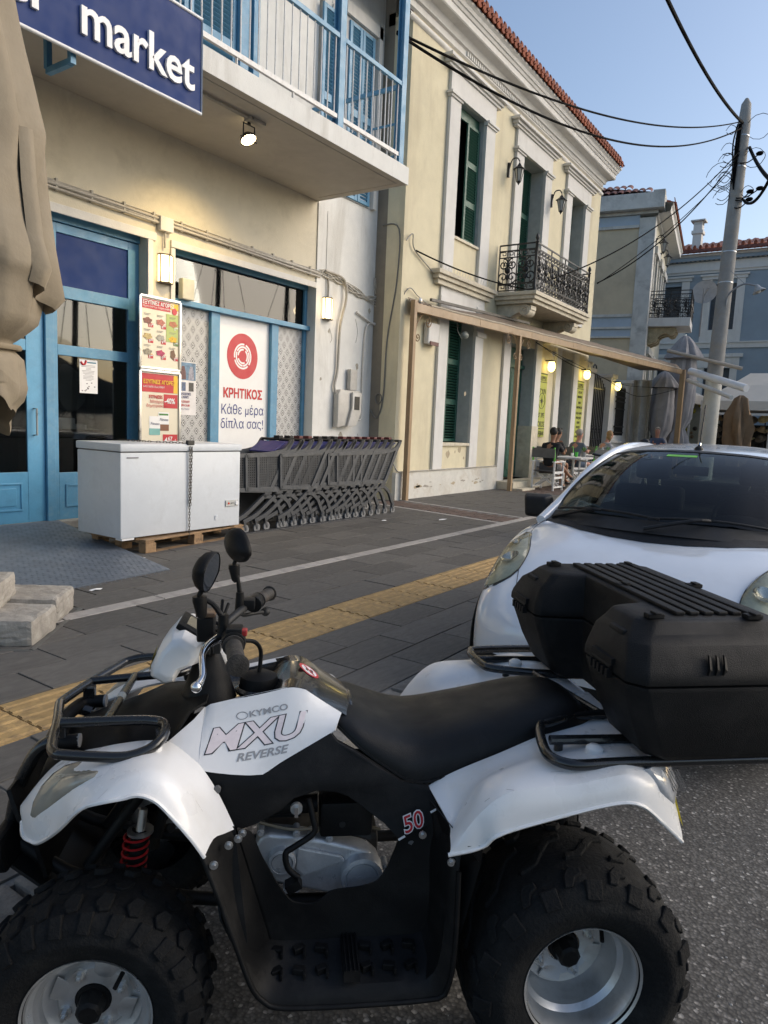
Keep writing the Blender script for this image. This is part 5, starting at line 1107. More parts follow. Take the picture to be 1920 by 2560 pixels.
    # clear plastic wind screen
    single('wind_screen', MB().loft([[(25.6+.12*sin(k*1.3), 7.0-.08*k, z) for k in range(9)] for z in (.3, 1.5, 3.4)]), mat('plastic_sheet', (.34, .34, .33), .22, var=.15, vscale=1.2), 'crumpled clear plastic wind screen hanging beside the last pier', 'screen', smooth=60)
tents()
# ---------------------------------------------------------------- freezer, pallet, chain, ramp
def freezer():
    wh = mat('freezer_white', (.62, .65, .68), .38, var=.04, vscale=5, bump=.06, bscale=20, dirt=(.4, .41, .41), dscale=5, damt=.35)
    t = thing('chest_freezer', 'white chest freezer standing outside on a wooden pallet, chained shut', 'freezer', (4.95, 6.24, .27))
    obj('cabinet', MB().box(4.18, 5.75, 5.89, 6.6, .275, 1.115), wh, t, bevel=.012, smooth=40)
    obj('lid', MB().box(4.17, 5.76, 5.875, 6.61, 1.125, 1.2), wh, t, bevel=.014, smooth=40); obj('seal', MB().box(4.19, 5.74, 5.9, 6.59, 1.113, 1.126), mat('grey_seal', (.12, .12, .12), .7), t)
    obj('maker_badge', MB().box(4.25, 4.38, 5.884, 5.889, 1.06, 1.072), mat('badge_grey', (.2, .2, .22), .4), t)
    p = obj('control_panel', MB().box(5.53, 5.72, 5.878, 5.889, .5, .57), mat('panel_ivory', (.5, .5, .47), .5), t, bevel=.003)
    obj('red_light', MB().cyl((5.57, 5.879, .535), (5.57, 5.873, .535), .012), mat('red_lamp', (.7, .05, .01), .3), p); obj('dial', MB().cyl((5.69, 5.879, .535), (5.69, 5.868, .535), .024), signwhite, p)
    for x in (5.61, 5.635): obj('switch', MB().cyl((x, 5.879, .535), (x, 5.874, .535), .007, 8), iron, p)
    obj('socket_cover', MB().box(5.38, 5.42, 5.882, 5.889, .36, .41), wh, t); obj('foot', MB().box(4.2, 4.34, 5.9, 6.0, .255, .274), signwhite, t)
    w = mat('pallet_wood', (.3, .19, .1), .85, var=.35, vscale=12, bump=.5, bscale=40, dirt=(.1, .07, .05), dscale=5, damt=.6)
    q = thing('wooden_pallet', 'weathered wooden pallet under the white chest freezer', 'pallet', (4.4, 5.8, .1), rad(6))
    L = dict(parent=q, local=True, bevel=.004, bseg=1)
    for y in (0, .34, .68):
        obj('bottom_board', MB().box(0, 1.5, y, y+.1, .002, .022), w, **L)
        for x in (0, .68, 1.36): obj('block', MB().box(x, x+.14, y, y+.1, .0225, .115), w, **L)
    for x in (0, .68, 1.36): obj('stringer', MB().box(x, x+.12, 0, .79, .1155, .134), w, **L)
    for k in range(6): obj('top_board', MB().box(0, 1.5, .0+k*.138, .1+k*.138, .1345, .155), w, **L)
    text('stamp', 'EPAL', .05, wmat(q) @ TM(.7, -.001, .05), mat('stamp_ink', (.1, .06, .04), .8), q, extrude=.0002)
    c = thing('chain', 'rusty steel chain with padlock hung over the freezer lid', 'chain', (5.02, 5.86, 1.2))
    rs = mat('rusty_chain', (.1, .085, .07), .55, metal=.6, var=.4, vscale=30)
    lk = MB(); R1, R2 = .014, .008
    lk.tube([(R2*cos(a), 0, R1*sin(a)+(.007 if sin(a) > 0 else -.007)) for a in [2*pi*k/10 for k in range(10)]], .0032, 5, closed=True)
    me = make_mesh('link', lk, smooth=60); me.materials.append(rs); n = 0
    def run(a, b, k0=0):
        a, b = Vector(a), Vector(b); L_ = (b-a).length; cnt = int(L_/.031); d = (b-a).normalized()
        for k in range(cnt):
            o = bpy.data.objects.new('link', me); COL.objects.link(o); o.parent = c; o.location = a.lerp(b, (k+.5)/cnt)-Vector(c.location)
            o.rotation_mode = 'QUATERNION'; o.rotation_quaternion = d.to_track_quat('Z', 'Y') @ Euler((0, 0, (k % 2)*pi/2)).to_quaternion()
    run((5.0, 5.862, 1.17), (5.005, 5.87, .2)); run((5.025, 5.862, 1.17), (5.02, 5.872, .55))
    run((4.66, 6.6, 1.213), (4.8, 6.2, 1.207)); run((4.8, 6.2, 1.207), (5.0, 5.93, 1.21))
    obj('padlock', MB().box(4.97, 5.06, 5.86, 5.9, 1.19, 1.24), iron, c, bevel=.008)
    pl = mat('ramp_plate', (.14, .165, .2), .5, var=.12, vscale=5, bump=.0, dirt=(.12, .12, .13), dscale=4, damt=.6, metal=.2)
    r = thing('ramp', 'blue grey chequered steel ramp leading up to the blue shop door', 'ramp', (3, 5, .12))
    P = [(.9, 4.86, .122), (4.08, 5.04, .122), (4.62, 7.69, .215), (.9, 7.69, .215)]
    obj('plate', MB().prism(P, (0, 0, .008)), pl, r)
    me = make_mesh('tread', MB().prism([(-.016, 0, 0), (0, -.0045, 0), (.016, 0, 0), (0, .0045, 0)], (0, 0, .0025))); k = 0; tm = MB()
    y = 4.93
    while y < 7.6:
        x = 1.3+(k % 2)*.024
        xe = 4.06+(y-5.04)*.2
        while x < xe:
            z = .1305+(y-4.95)/2.74*.093; a = .8 if (int(x/.048)+k) % 2 else -.8; n = len(tm.v)
            for px, py, pz in ((-.017, 0, 0), (0, -.005, 0), (.017, 0, 0), (0, .005, 0), (0, 0, .003)): tm.v.append(Vector((x+px*cos(a)-py*sin(a), y+px*sin(a)+py*cos(a), z+pz)))
            tm.f += [[n, n+1, n+4], [n+1, n+2, n+4], [n+2, n+3, n+4], [n+3, n, n+4]]; x += .048
        y += .048; k += 1
    obj('tread_pattern', tm, pl, r, kind='stuff')
freezer()
# ---------------------------------------------------------------- shopping trolleys
def trolleys():
    g2 = mat('trolley_leg', (.045, .049, .055), .5, var=.12, dirt=(.12, .12, .12), dscale=9, damt=.4); g = mat('trolley_grey', (.055, .06, .067), .5, var=.12, vscale=8, bump=.1, dirt=(.16, .16, .16), dscale=9, damt=.5); bl = mat('trolley_blue', (.015, .02, .16), .4)
    # local frame: handle near corner at x=0, basket towards -x, far side +y
    t = thing('shopping_trolley', 'first grey plastic shopping trolley next to the freezer, its blue flap showing', 'trolley', (6.86, 6.1, .1), group='nested trolleys outside the market')
    Wd = .52
    def xr(z): return -.05-.35*(1.1-z)/.6           # rear edge of the basket side
    def side(y):
        m = MB(); s = .016; c = .034; j = 0
        z = .57
        while z < 1.0:
            x = xr(z)-.035-(j % 2)*c*.5; top = 1.06-.05*min(1, -x*2.5)
            while x > -1.0:
                if z < .93 or x > -.3 and z < .96:
                    n = len(m.v)
                    for r in (.0205, .0128):
                        for k in range(6): m.v.append(Vector((x+r*cos(pi/6+k*pi/3), y, z+r*sin(pi/6+k*pi/3))))
                    for k in range(6): k2 = (k+1) % 6; m.f.append([n+k, n+k2, n+6+k2, n+6+k])
                x -= c
            z += c*.866; j += 1
        return m
    for y in (0, Wd): obj('mesh_side', side(y), g, t, local=True, kind='stuff')
    def strap(P, w, d=.03, y=0): return MB().loft([[tuple(Vector(p)+Vector((0, y+a, 0))+Vector(nn)*b) for a, b in ((-d/2, -w/2), (d/2, -w/2), (d/2, w/2), (-d/2, w/2))] for p, nn in zip(P, NN(P))], close=True, caps=True)
    def NN(P):
        out = []
        for i in range(len(P)):
            d = (Vector(P[min(i+1, len(P)-1)])-Vector(P[max(i-1, 0)])).normalized(); out.append(Vector((-d.z, 0, d.x)))
        return out
    for y in (0, Wd):
        m = strap(crom([(.0, 0, 1.14), (-.09, 0, 1.05), (-.2, 0, 1.0), (-.5, 0, .965), (-1.02, 0, .95)], 5), .045, y=y)
        for P, w in ((crom([(-.01, 0, 1.13), (-.1, 0, 1.0), (-.24, 0, .76), (-.4, 0, .5)], 5), .06), ([(-.39, 0, .51), (-1.0, 0, .55)], .05), ([(-1.02, 0, .96), (-1.0, 0, .53)], .04)):
            q = strap(P, w, y=y); n = len(m.v); m.v += q.v; m.f += [[i+n for i in f] for f in q.f]
        obj('side_frame', m, g, t, local=True, smooth=40)
        m = strap(crom([(-.38, 0, .5), (-.5, 0, .45), (-.4, 0, .435), (-.27, 0, .35), (-.19, 0, .22), (-.14, 0, .16)], 5), .05, .035, y)
        for P, w in ((crom([(-.48, 0, .46), (-.6, 0, .38), (-.84, 0, .23), (-1.05, 0, .16)], 5), .05), ([(-.14, 0, .17), (-.14, 0, .11)], .05)):
            q = strap(P, w, .035, y); n = len(m.v); m.v += q.v; m.f += [[i+n for i in f] for f in q.f]
        obj('leg_frame', m, g2, t, local=True, smooth=40)
    obj('handle', MB().cyl((0, -.02, 1.14), (0, Wd+.02, 1.14), .018, 12), iron, t, local=True, smooth=40)
    obj('coin_lock', MB().box(-.03, .05, .2, .3, 1.13, 1.19), blackp, t, local=True, bevel=.008)
    obj('basket_shade', MB().prism([(-.1, .035, 1.0), (-.38, .035, .54), (-1.0, .035, .57), (-1.0, .035, .93), (-.3, .035, .97)], (0, .01, 0)), mat('trolley_shade', (.012, .013, .014), .7), t, local=True)  # near-black sheet added behind the mesh so its holes look shaded
    obj('leg_shade', MB().prism([(-.3, .26, .42), (-.55, .26, .47), (-1.0, .26, .5), (-1.0, .26, .2), (-.6, .26, .16), (-.3, .26, .22)], (0, .03, 0)), mat('trolley_shade', (.012, .013, .014), .7), t, local=True)  # added near-black upright sheet, stands in for the shadow between the legs
    obj('child_flap', MB().prism([(-.08, .04, 1.1), (-.08, Wd-.04, 1.1), (-.3, Wd-.06, .98), (-.3, .06, .98)], (0, 0, .015)), bl, t, local=True)
    obj('basket_floor', MB().prism([(-.4, .03, .52), (-.4, Wd-.03, .52), (-1.0, Wd-.06, .56), (-1.0, .06, .56)], (0, 0, .012)), g, t, local=True)
    obj('front_mesh', MB().box(-1.02, -1.0, .02, Wd-.02, .54, .95), g, t, local=True)
    wl = MB().lathe([(.001, -.014), (.05, -.014), (.055, -.008), (.055, .008), (.05, .014), (.001, .014)], (0, 0, 0), 'Y', 16)
    rb = mat('castor_tyre', (.2, .2, .2), .6)
    for x, y, a in ((-.16, 0, 0), (-.16, Wd, .4), (-1.0, .03, .2), (-1.0, Wd-.03, -.3)):
        w = MB().lathe([(.001, -.013), (.052, -.013), (.057, -.007), (.057, .007), (.052, .013), (.001, .013)], (x+.02, y, .058), 'Y', 18)
        o = obj('castor', w, rb, t, local=True, smooth=40); obj('fork', MB().prism([(x-.02, y-.02, .13), (x+.02, y-.02, .13), (x+.03, y-.02, .05), (x+.01, y-.02, .05)], (0, .006, 0)).prism([(x-.02, y+.014, .13), (x+.02, y+.014, .13), (x+.03, y+.014, .05), (x+.01, y+.014, .05)], (0, .006, 0)).cyl((x, y, .12), (x, y, .16), .022, 10).cyl((x+.02, y-.018, .058), (x+.02, y+.018, .058), .016, 8), g, o, local=True)
    ords = ['second', 'third', 'fourth', 'fifth', 'sixth', 'seventh', 'eighth', 'ninth', 'tenth', 'eleventh', 'twelfth', 'thirteenth']; rd = random.Random(3)
    for k in range(1, 14):
        lab = '%s grey shopping trolley of the nested row, counted from the freezer' % ords[k-1] if k < 13 else 'last grey shopping trolley of the row, nearest the market corner'
        d = dup(t, (6.86+.195*k, 6.1+rd.uniform(-.015, .015), .1), rad(rd.uniform(-.8, .8)), lab)
        if k in (2, 3, 7, 8, 9, 10, 11, 12, 13):
            for ch in d.children:
                if ch.name.startswith('coin_lock'): ch.data = ch.data.copy(); ch.data.materials[0] = mat('red_lock', (.09, .006, .008), .5)
    single('floor_rail', MB().box(5.9, 8.32, 6.0, 6.07, .1, .135), mat('dark_rail', (.03, .03, .032), .6, dirt=(.12, .11, .1), dscale=8), 'dark metal guide rail on the ground along the trolley wheels', 'rail', bevel=.006)
trolleys()
# ---------------------------------------------------------------- big closed parasol at left with its concrete weights
def left_parasol():
    t = thing('closed_parasol', 'huge closed tan parasol tied with a strap at the left edge', 'parasol', (2.1, 4.65, .1))
    cv = mat('tan_canvas', (.27, .225, .16), .82, var=.1, vscale=2.5, bump=.9, bscale=7, dirt=(.2, .165, .12), dscale=1.6, damt=.4)
    K = [(a_, b_*.93, c_) for a_, b_, c_ in [(1.46, .43, .1), (1.6, .47, .1), (1.8, .44, .05), (1.86, .37, .02), (1.89, .36, .02), (1.93, .42, .03), (2.02, .53, .1), (2.12, .56, .14), (2.24, .58, .12), (2.32, .63, .14), (2.42, .62, .12), (2.6, .575, .1), (2.87, .55, .1), (3.15, .57, .12), (3.3, .54, .1), (3.6, .48, .1), (3.94, .425, .1), (4.5, .34, .1), (5.2, .25, .08), (5.6, .05, .02)]]
    N_ = 96; rings = []; zz = [1.46+k*(5.6-1.46)/110 for k in range(111)]
    zz = sorted(set(zz+[1.84, 1.875, 1.9, 2.3, 2.34]))
    def at_(z):
        for a, b in zip(K, K[1:]):
            if z <= b[0]: u = (z-a[0])/(b[0]-a[0]); return a[1]+(b[1]-a[1])*u, a[2]+(b[2]-a[2])*u
        return K[-1][1:]
    for z in zz:
        r, am = at_(z); ring = []
        for k in range(N_):
            a = 2*pi*k/N_-.98; tw = a+.25*(z-2)*.4
            f = 1+am*1.5*(abs(sin(4*tw+.6*sin(2*a+z)))**.7-1)*1.0+am*.35*sin(11*a+2.5*z)+.02*sin(5*z+3*a)
            if z < 1.52: f *= 1+.1*sin(3*a)
            ring.append((2.1+r*f*cos(a), 4.65+r*f*sin(a), z-(.1*sin(2*a+1)+.05*sin(5*a) if z < 1.62 else 0)))
        rings.append(ring)
    obj('canopy_cloth', MB().loft(rings, close=True), cv, t, smooth=70)
    # loose folded flap hanging over the tie
    fl = []
    for k in range(13):
        u = k/12; a = -1.15+.75*u; rr = .52+.05*sin(3*u*pi)
        fl.append([(2.1+(rr*s)*cos(a+q), 4.65+(rr*s)*sin(a+q), z) for s, q, z in ((.96, .02, 3.1), (1.0, 0, 2.8), (1.06, .0, 2.5), (1.12+.03*sin(9*u), .0, 2.32-.14*u+.03*sin(7*u)), (1.05, .03, 2.24-.14*u), (.9, .05, 2.3-.1*u))])
    obj('flap', MB().loft(fl), cv, t, smooth=60, solid=.006)
    obj('strap', MB().tube([(2.1+.39*cos(a), 4.65+.39*sin(a), 1.875+.015*sin(a)) for a in [2*pi*k/30 for k in range(30)]], .018, 6, closed=True), mat('strap_tan', (.25, .2, .13), .8), t, smooth=60)
    obj('pole', MB().cyl((2.1, 4.65, .15), (2.1, 4.65, 5.65), .045, 12), bronze, t, smooth=40)
    fr = thing('parasol_base', 'flat grey steel base frame of the closed parasol under concrete weights', 'base', (2.1, 4.5, .1), rad(41))
    m = MB()
    for a, b in (((-.4, -.52), (.52, -.52)), ((-.4, .4), (.52, .4)), ((-.4, -.52), (-.4, .4)), ((.52, -.52), (.52, .4))): m.bar((*a, .012), (*b, .012), .03, .02)
    obj('frame', m, mat('frame_grey', (.16, .16, .15), .5, metal=.4), fr, local=True)
    cs = mat('weight_stone', (.34, .31, .265), .92, var=.22, vscale=10, bump=.9, bscale=22, dirt=(.52, .49, .43), dscale=6, damt=.8)
    rd = random.Random(6)
    for x, y, z, s, rz, lab in ((.3, -.28, .11, (.4, .42, .17), .02, 'right concrete weight slab lying on the parasol base frame'), (-.14, -.3, .1, (.4, .42, .16), -.03, 'left concrete weight slab lying on the parasol base frame'), (-.02, .02, .26, (.46, .5, .17), .12, 'upper concrete weight slab stacked on the two lower ones'), (.3, .16, .1, (.4, .4, .16), .05, 'rear concrete weight slab hidden behind the stacked slab'), (-.15, .16, .42, (.4, .4, .16), -.1, 'topmost concrete weight slab of the parasol base stack')):
        me = make_mesh('concrete_slab', MB().cbox((0, 0, 0), *s), bevel=.03, bseg=2)
        bm = bmesh.new(); bm.from_mesh(me); bmesh.ops.subdivide_edges(bm, edges=[e for e in bm.edges if e.calc_length() > .1], cuts=5, use_grid_fill=True)
        for v in bm.verts: v.co += Vector((rd.uniform(-1, 1), rd.uniform(-1, 1), rd.uniform(-1, 1)))*.0035
        for f in bm.faces: f.smooth = False
        bm.to_mesh(me); bm.free(); me.materials.append(cs)
        o = bpy.data.objects.new('concrete_slab', me); COL.objects.link(o); p = wmat(fr) @ Vector((x, y, z)); o.location = p; o.rotation_euler = (rd.uniform(-.02, .02), .0, rad(41)+rz)
        tag(o, lab, 'concrete slab', 'concrete weights of the parasol')
left_parasol()
rd0 = random.Random(12)
for x, y, s, lab in ((3.2, 4.82, .05, 'crumpled white paper scrap on the dark slabs below the ramp'), (4.2, 5.62, .06, 'white paper scrap beside the pallet corner'), (8.3, 5.6, .05, 'small white scrap below the trolley rail'), (9.1, 5.1, .1, 'long pale torn paper strip on the slabs near the market corner'), (2.35, 4.75, .04, 'tiny white litter scrap by the ramp edge'), (14.2, 5.7, .12, 'white scrap on the pavement by the far canopy post')):
    P = [(x+s*rd0.uniform(.5, 1)*cos(a)*1.6, y+s*rd0.uniform(.3, .6)*sin(a), .124+rd0.uniform(0, .012)) for a in [2*pi*k/7 for k in range(7)]]
    m = MB(); n = len(m.v); m.v += [Vector(p) for p in P]+[Vector((x, y, .14))]; m.f += [[k, (k+1) % 7, 7] for k in range(7)]
    single('paper_scrap', m, signwhite, lab, 'litter', 'paper scraps')
single('pipe_on_plinth', MB().tube([(10.72, 7.2, .95), (10.72, 7.0, .66), (10.8, 7.0, .64), (12.5, 7.0, .645), (14.9, 7.01, .65)], .014, 6).tube([(10.7, 7.1, .9), (10.55, 7.3, .5), (10.4, 7.4, .2), (10.2, 7.45, .12)], .016, 6, smooth=5), cablew, 'pale cable running along the top of the plinth round the house corner', 'cable', smooth=60)
# ---------------------------------------------------------------- the cafe guests
def skin_mesh(name, V, E_, m, parent, sub=1):
    me = bpy.data.meshes.new(name); me.from_pydata([v[0] for v in V], E_, []); o = bpy.data.objects.new(name+'_t', me); COL.objects.link(o)
    md = o.modifiers.new('k', 'SKIN'); md.use_smooth_shade = True
    for i, v in enumerate(V):
        d = me.skin_vertices[0].data[i]; r = v[1]; d.radius = r if isinstance(r, tuple) else (r, r)
    me.skin_vertices[0].data[0].use_root = True
    s = o.modifiers.new('s', 'SUBSURF'); s.levels = sub
    ev = bpy.data.meshes.new_from_object(o.evaluated_get(bpy.context.evaluated_depsgraph_get())); bpy.data.objects.remove(o)
    ev.materials.clear(); ev.materials.append(m); ev.name = name
    for p in ev.polygons: p.use_smooth = True
    o = bpy.data.objects.new(name, ev); COL.objects.link(o); o.parent = parent; return o
def guest(label, loc, rz, skin, shirt, shorts, hair, lh, rh, lean=.05, cross=False, hairlong=False, glasses=False, nod=0, stripes=False):
    t = thing('person', label, 'person', loc, rz); l = lean
    sh = {s: (l*1.8, .19*s, 1.04) for s in (-1, 1)}
    V = [((0, 0, .52), (.15, .12)), ((l*.6, 0, .72), (.14, .11)), ((l*1.5, 0, .96), (.16, .11)), ((l*2, 0, 1.1), .06), ((l*2.2+.01, 0, 1.17), .052), ((l*2.4+.03+nod*.3, 0, 1.27), (.082, .09)), ((l*2.4+.04+nod*.5, 0, 1.35), (.085, .095)), ((l*2.4+.03+nod*.4, 0, 1.41), (.055, .06))]
    E_ = [(0, 1), (1, 2), (2, 3), (3, 4), (4, 5), (5, 6), (6, 7)]
    def add(p, r, to): V.append((p, r)); E_.append((to, len(V)-1)); return len(V)-1
    for s, hand in ((1, lh), (-1, rh)):
        a = add(sh[s], .058, 2); e = add(((sh[s][0]+hand[0])/2-.02, s*.25, (sh[s][2]+hand[2])/2-.13), .042, a); w = add(hand, .027, e)
        d = Vector((hand[0]-.2, hand[1]-s*.2, 0)).normalized(); k = add(tuple(Vector(hand)+d*.05), (.035, .018), w)
        for q in range(4): add(tuple(Vector(hand)+d*(.12-.01*abs(q-1.5))+Vector((-d.y, d.x, 0))*(.02*(q-1.5))+Vector((0, 0, -.015))), .009, k)
        add(tuple(Vector(hand)+d*.06+Vector((0, -s*.045, .02))), .01, w)
    for s in (1, -1):
        h = add((.06, s*.09, .5), .095, 0)
        if cross and s == 1: kn = add((.48, -.02, .66), .065, h); an = add((.72, -.22, .32), .04, kn); add((.84, -.25, .28), (.045, .03), an)
        else: kn = add((.5, s*.13, .55), .065, h); an = add((.5+.04*s, s*.13, .13), .04, kn); add((.64, s*.15, .06), (.045, .03), an)
    body = skin_mesh('body', V, E_, skin, t, 1)
    SV = [(V[0][0], (.17, .14)), (V[1][0], (.16, .135)), (V[2][0], (.178, .132)), (V[3][0], (.09, .085))]; SE = [(0, 1), (1, 2), (2, 3)]
    for s, hand in ((1, lh), (-1, rh)):
        SV.append((sh[s], .078)); SE.append((2, len(SV)-1)); el = Vector(((sh[s][0]+hand[0])/2-.02, s*.25, (sh[s][2]+hand[2])/2-.13)); SV.append((tuple(Vector(sh[s]).lerp(el, .75)), .066)); SE.append((len(SV)-2, len(SV)-1))
    so = skin_mesh('shirt', SV, SE, shirt, t, 1)
    PV = [((0, 0, .5), (.17, .13))]; PE = []
    for s in (1, -1):
        PV.append(((.08, s*.09, .5), .115)); PE.append((0, len(PV)-1))
        kn = (.48, -.02, .66) if cross and s == 1 else (.5, s*.13, .55)
        PV.append((tuple(Vector((.08, s*.09, .5)).lerp(Vector(kn), .75)), .092)); PE.append((len(PV)-2, len(PV)-1))
    skin_mesh('shorts', PV, PE, shorts, t, 1)
    hc = Vector((l*2.4+.03+nod*.45, 0, 1.36)); hm = MB().ball(hc+Vector((-.025, 0, .015)), .1, 14, 9, (1.02, .92, 1.05))
    if hairlong: hm.ball(hc+Vector((-.05, 0, -.1)), .085, 12, 8, (.8, 1.1, 1.6))
    hm.v = [v if (v-hc).x < .045 or v.z > hc.z+.055 else v-Vector((.06, 0, 0)) for v in hm.v]
    obj('hair', hm, hair, t, local=True, smooth=60)
    f = MB().ball(hc+Vector((.088, 0, -.02)), .016, 6, 5, (1, .8, 1.4)); obj('nose', f, skin, t, local=True, smooth=60)
    for s in (1, -1):
        obj('eye', MB().ball(hc+Vector((.078, s*.03, .005)), .009, 6, 5), iron, t, local=True); obj('ear', MB().ball(hc+Vector((0, s*.086, -.01)), .024, 6, 5, (.7, .4, 1)), skin, t, local=True)
    obj('mouth', MB().cbox(hc+Vector((.08, 0, -.058)), .01, .04, .008), mat('lips', (.25, .08, .06), .6), t, local=True)
    if glasses: obj('sunglasses', MB().cbox(hc+Vector((.088 if glasses == 1 else .05, 0, .008 if glasses == 1 else .085)), .02, .13, .035).bar(hc+Vector((.08, .068, .01)), hc+Vector((-.02, .085, .01)), .008).bar(hc+Vector((.08, -.068, .01)), hc+Vector((-.02, -.085, .01)), .008), iron, t, local=True)
    for s in (1, -1):
        if cross and s == 1: obj('shoe', MB().ball((.82, -.25, .26), .07, 8, 6, (1.5, .7, .6)), iron, t, local=True, smooth=60)
        else: obj('shoe', MB().ball((.6, s*.14, .05), .075, 8, 6, (1.7, .7, .65)), iron, t, local=True, smooth=60)
    return t
tanskin = mat('tanned_skin', (.33, .16, .09), .6, var=.08); pinkskin = mat('pink_skin', (.5, .24, .17), .6, var=.08)
blacksh = mat('black_shirt', (.012, .012, .014), .85); greysh = mat('grey_shorts', (.09, .085, .085), .9); jeans = mat('denim', (.06, .09, .14), .9)
dkh = mat('dark_hair', (.015, .012, .01), .7); grh = mat('grey_hair', (.35, .31, .27), .8); blh = mat('blonde_hair', (.3, .18, .08), .7)
def stripemat():
    m = bpy.data.materials.new('striped_shirt'); m.use_nodes = True; nt = m.node_tree; w = nt.nodes.new('ShaderNodeTexWave'); w.bands_direction = 'Z'; w.inputs['Scale'].default_value = 8; tc = nt.nodes.new('ShaderNodeTexCoord')
    nt.links.new(tc.outputs['Object'], w.inputs[0]); nt.links.new(_ramp(nt, w.outputs[0], [(.45, (.04, .06, .12)), (.55, (.5, .5, .5))]), nt.nodes['Principled BSDF'].inputs[0]); nt.nodes['Principled BSDF'].inputs['Roughness'].default_value = .9; return m
Z0 = .12
guest('person in black polo and grey shorts sitting cross legged, raising a phone', (16.05, 6.2, Z0), rad(-4), tanskin, blacksh, greysh, dkh, (.5, .06, 1.0), (.48, -.12, .92), .06, True, glasses=1)
guest('bearded person in dark shirt with sunglasses on the head, between two others', (17.55, 6.72, Z0), rad(-15), tanskin, blacksh, greysh, dkh, (.42, .1, 1.12), (.4, -.1, .95), .08, glasses=2, nod=.06)
guest('person with short grey hair in grey tee reaching over the table', (18.7, 6.55, Z0), rad(-25), pinkskin, mat('slate_tee', (.12, .14, .16), .9), jeans, grh, (.5, .1, .98), (.45, -.1, .9), .07)
guest('person with blonde hair in navy striped tee looking down at the table', (20.9, 6.55, Z0), rad(-35), pinkskin, stripemat(), jeans, blh, (.42, .12, .92), (.42, -.12, .9), .12, hairlong=True, nod=.1)
guest('person with grey hair seen only as a head above the car roof', (25.1, 5.95, .32), rad(200), pinkskin, mat('blue_tee', (.08, .1, .16), .9), jeans, grh, (.42, .12, .92), (.42, -.12, .9), .05)
def chair(loc, rz, label):
    t = thing('director_chair', label, 'chair', loc, rz, 'white folding cafe chairs'); L = dict(parent=t, local=True)
    for s in (1, -1):
        y = s*.27
        for x in (-.24, .24): obj('leg', MB().bar((x, y, 0), (x, y, .66), .04, .025), whitep, **L)
        obj('armrest', MB().box(-.3, .3, y-.03, y+.03, .66, .685), whitep, **L)
        obj('side_rail', MB().bar((-.24, y, .42), (.24, y, .42), .02, .05).bar((-.24, y, .3), (.24, y, .3), .02, .05).bar((-.24, y, .08), (.24, y, .08), .02, .035), whitep, **L)
        obj('cross_brace', MB().bar((.1*s, -.26, .1), (.1*s, .26, .42), .02, .035).bar((-.1*s, .26, .1), (-.1*s, -.26, .42), .02, .035), whitep, **L)
        obj('back_post', MB().bar((-.25, y, .68), (-.29, y, 1.0), .03, .03), mat('lime_post', (.12, .5, .05), .6), **L)
    obj('seat', MB().box(-.23, .23, -.25, .25, .44, .455), greysh, **L); obj('backrest', MB().box(-.3, -.285, -.29, .29, .76, .98), mat('grey_backrest', (.12, .12, .115), .8), **L)
    return t
c0 = chair((16.02, 6.2, Z0), rad(-4), 'white folding chair with lime green back posts carrying the guest in black polo')
for p, a, l in (((17.5, 6.72, Z0), -15, 'white folding chair with lime green back posts under the bearded guest'), ((18.65, 6.55, Z0), -25, 'white folding chair under the guest with grey hair and grey tee'), ((20.85, 6.55, Z0), -35, 'white folding chair under the blonde guest'), ((17.6, 5.6, Z0), 60, 'empty white folding chair beside the front table')):
    dup(c0, p, rad(a), l)
def table(x, y, label):
    t = thing('cafe_table', label, 'table', (x, y, Z0), group='white cafe tables')
    obj('top', MB().box(x-.55, x+.55, y-.38, y+.38, Z0+.72, Z0+.76), whitep, t, bevel=.006); obj('pedestal', MB().cyl((x, y, Z0+.03), (x, y, Z0+.72), .035, 10), steel, t); obj('foot', MB().box(x-.3, x+.3, y-.04, y+.04, Z0, Z0+.03).box(x-.04, x+.04, y-.3, y+.3, Z0, Z0+.03), steel, t)
table(17.45, 6.1, 'white cafe table in front of the guest in black polo'); table(19.9, 6.2, 'second white cafe table before the blonde guest')
def onto(name, x, y, z, prof, m, label, cat, g=None): return single(name, MB().lathe(prof, (x, y, z), seg=12), m, label, cat, g, smooth=50)
zt = Z0+.762
t = thing('plant_pot', 'small grey pot with green herb on the front cafe table', 'pot', (17.9, 6.0, zt)); obj('pot', MB().lathe([(.001, 0), (.05, 0), (.065, .12), (.055, .12)], (17.9, 6.0, zt), seg=12), mat('pot_grey', (.25, .25, .24), .8), t)
rd = random.Random(8); m = MB()
for k in range(30): a = rd.uniform(0, 6.28); e = rd.uniform(.02, .1); b = Vector((17.9, 6.0, zt+.12)); c = b+Vector((e*cos(a), e*sin(a), rd.uniform(.04, .13))); m.quad(b, c+Vector((.012, 0, 0)), c+Vector((0, 0, .02)), c-Vector((.012, 0, 0)))
obj('leaves', m, mat('herb_green', (.08, .2, .04), .7), t, kind='stuff')
dup(t, (20.1, 6.05, zt), 0, 'small grey pot with green herb on the second cafe table')
onto('water_bottle', 20.55, 6.1, zt, [(.001, 0), (.035, 0), (.035, .15), (.014, .2), (.014, .23), (.001, .23)], mat('clear_bottle', (.4, .42, .43), .15), 'clear water bottle on the second cafe table', 'bottle')
onto('water_bottle', 20.4, 6.3, zt, [(.001, 0), (.035, 0), (.035, .16), (.014, .21), (.014, .24), (.001, .24)], mat('clear_bottle', (.4, .42, .43), .15), 'clear water bottle behind the other on the second cafe table', 'bottle')
onto('green_cup', 17.5, 6.05, zt, [(.001, 0), (.035, 0), (.045, .12), (.04, .12), (.001, .11)], mat('cup_green', (.08, .5, .06), .5), 'bright green cup beside the herb pot on the front table', 'cup')
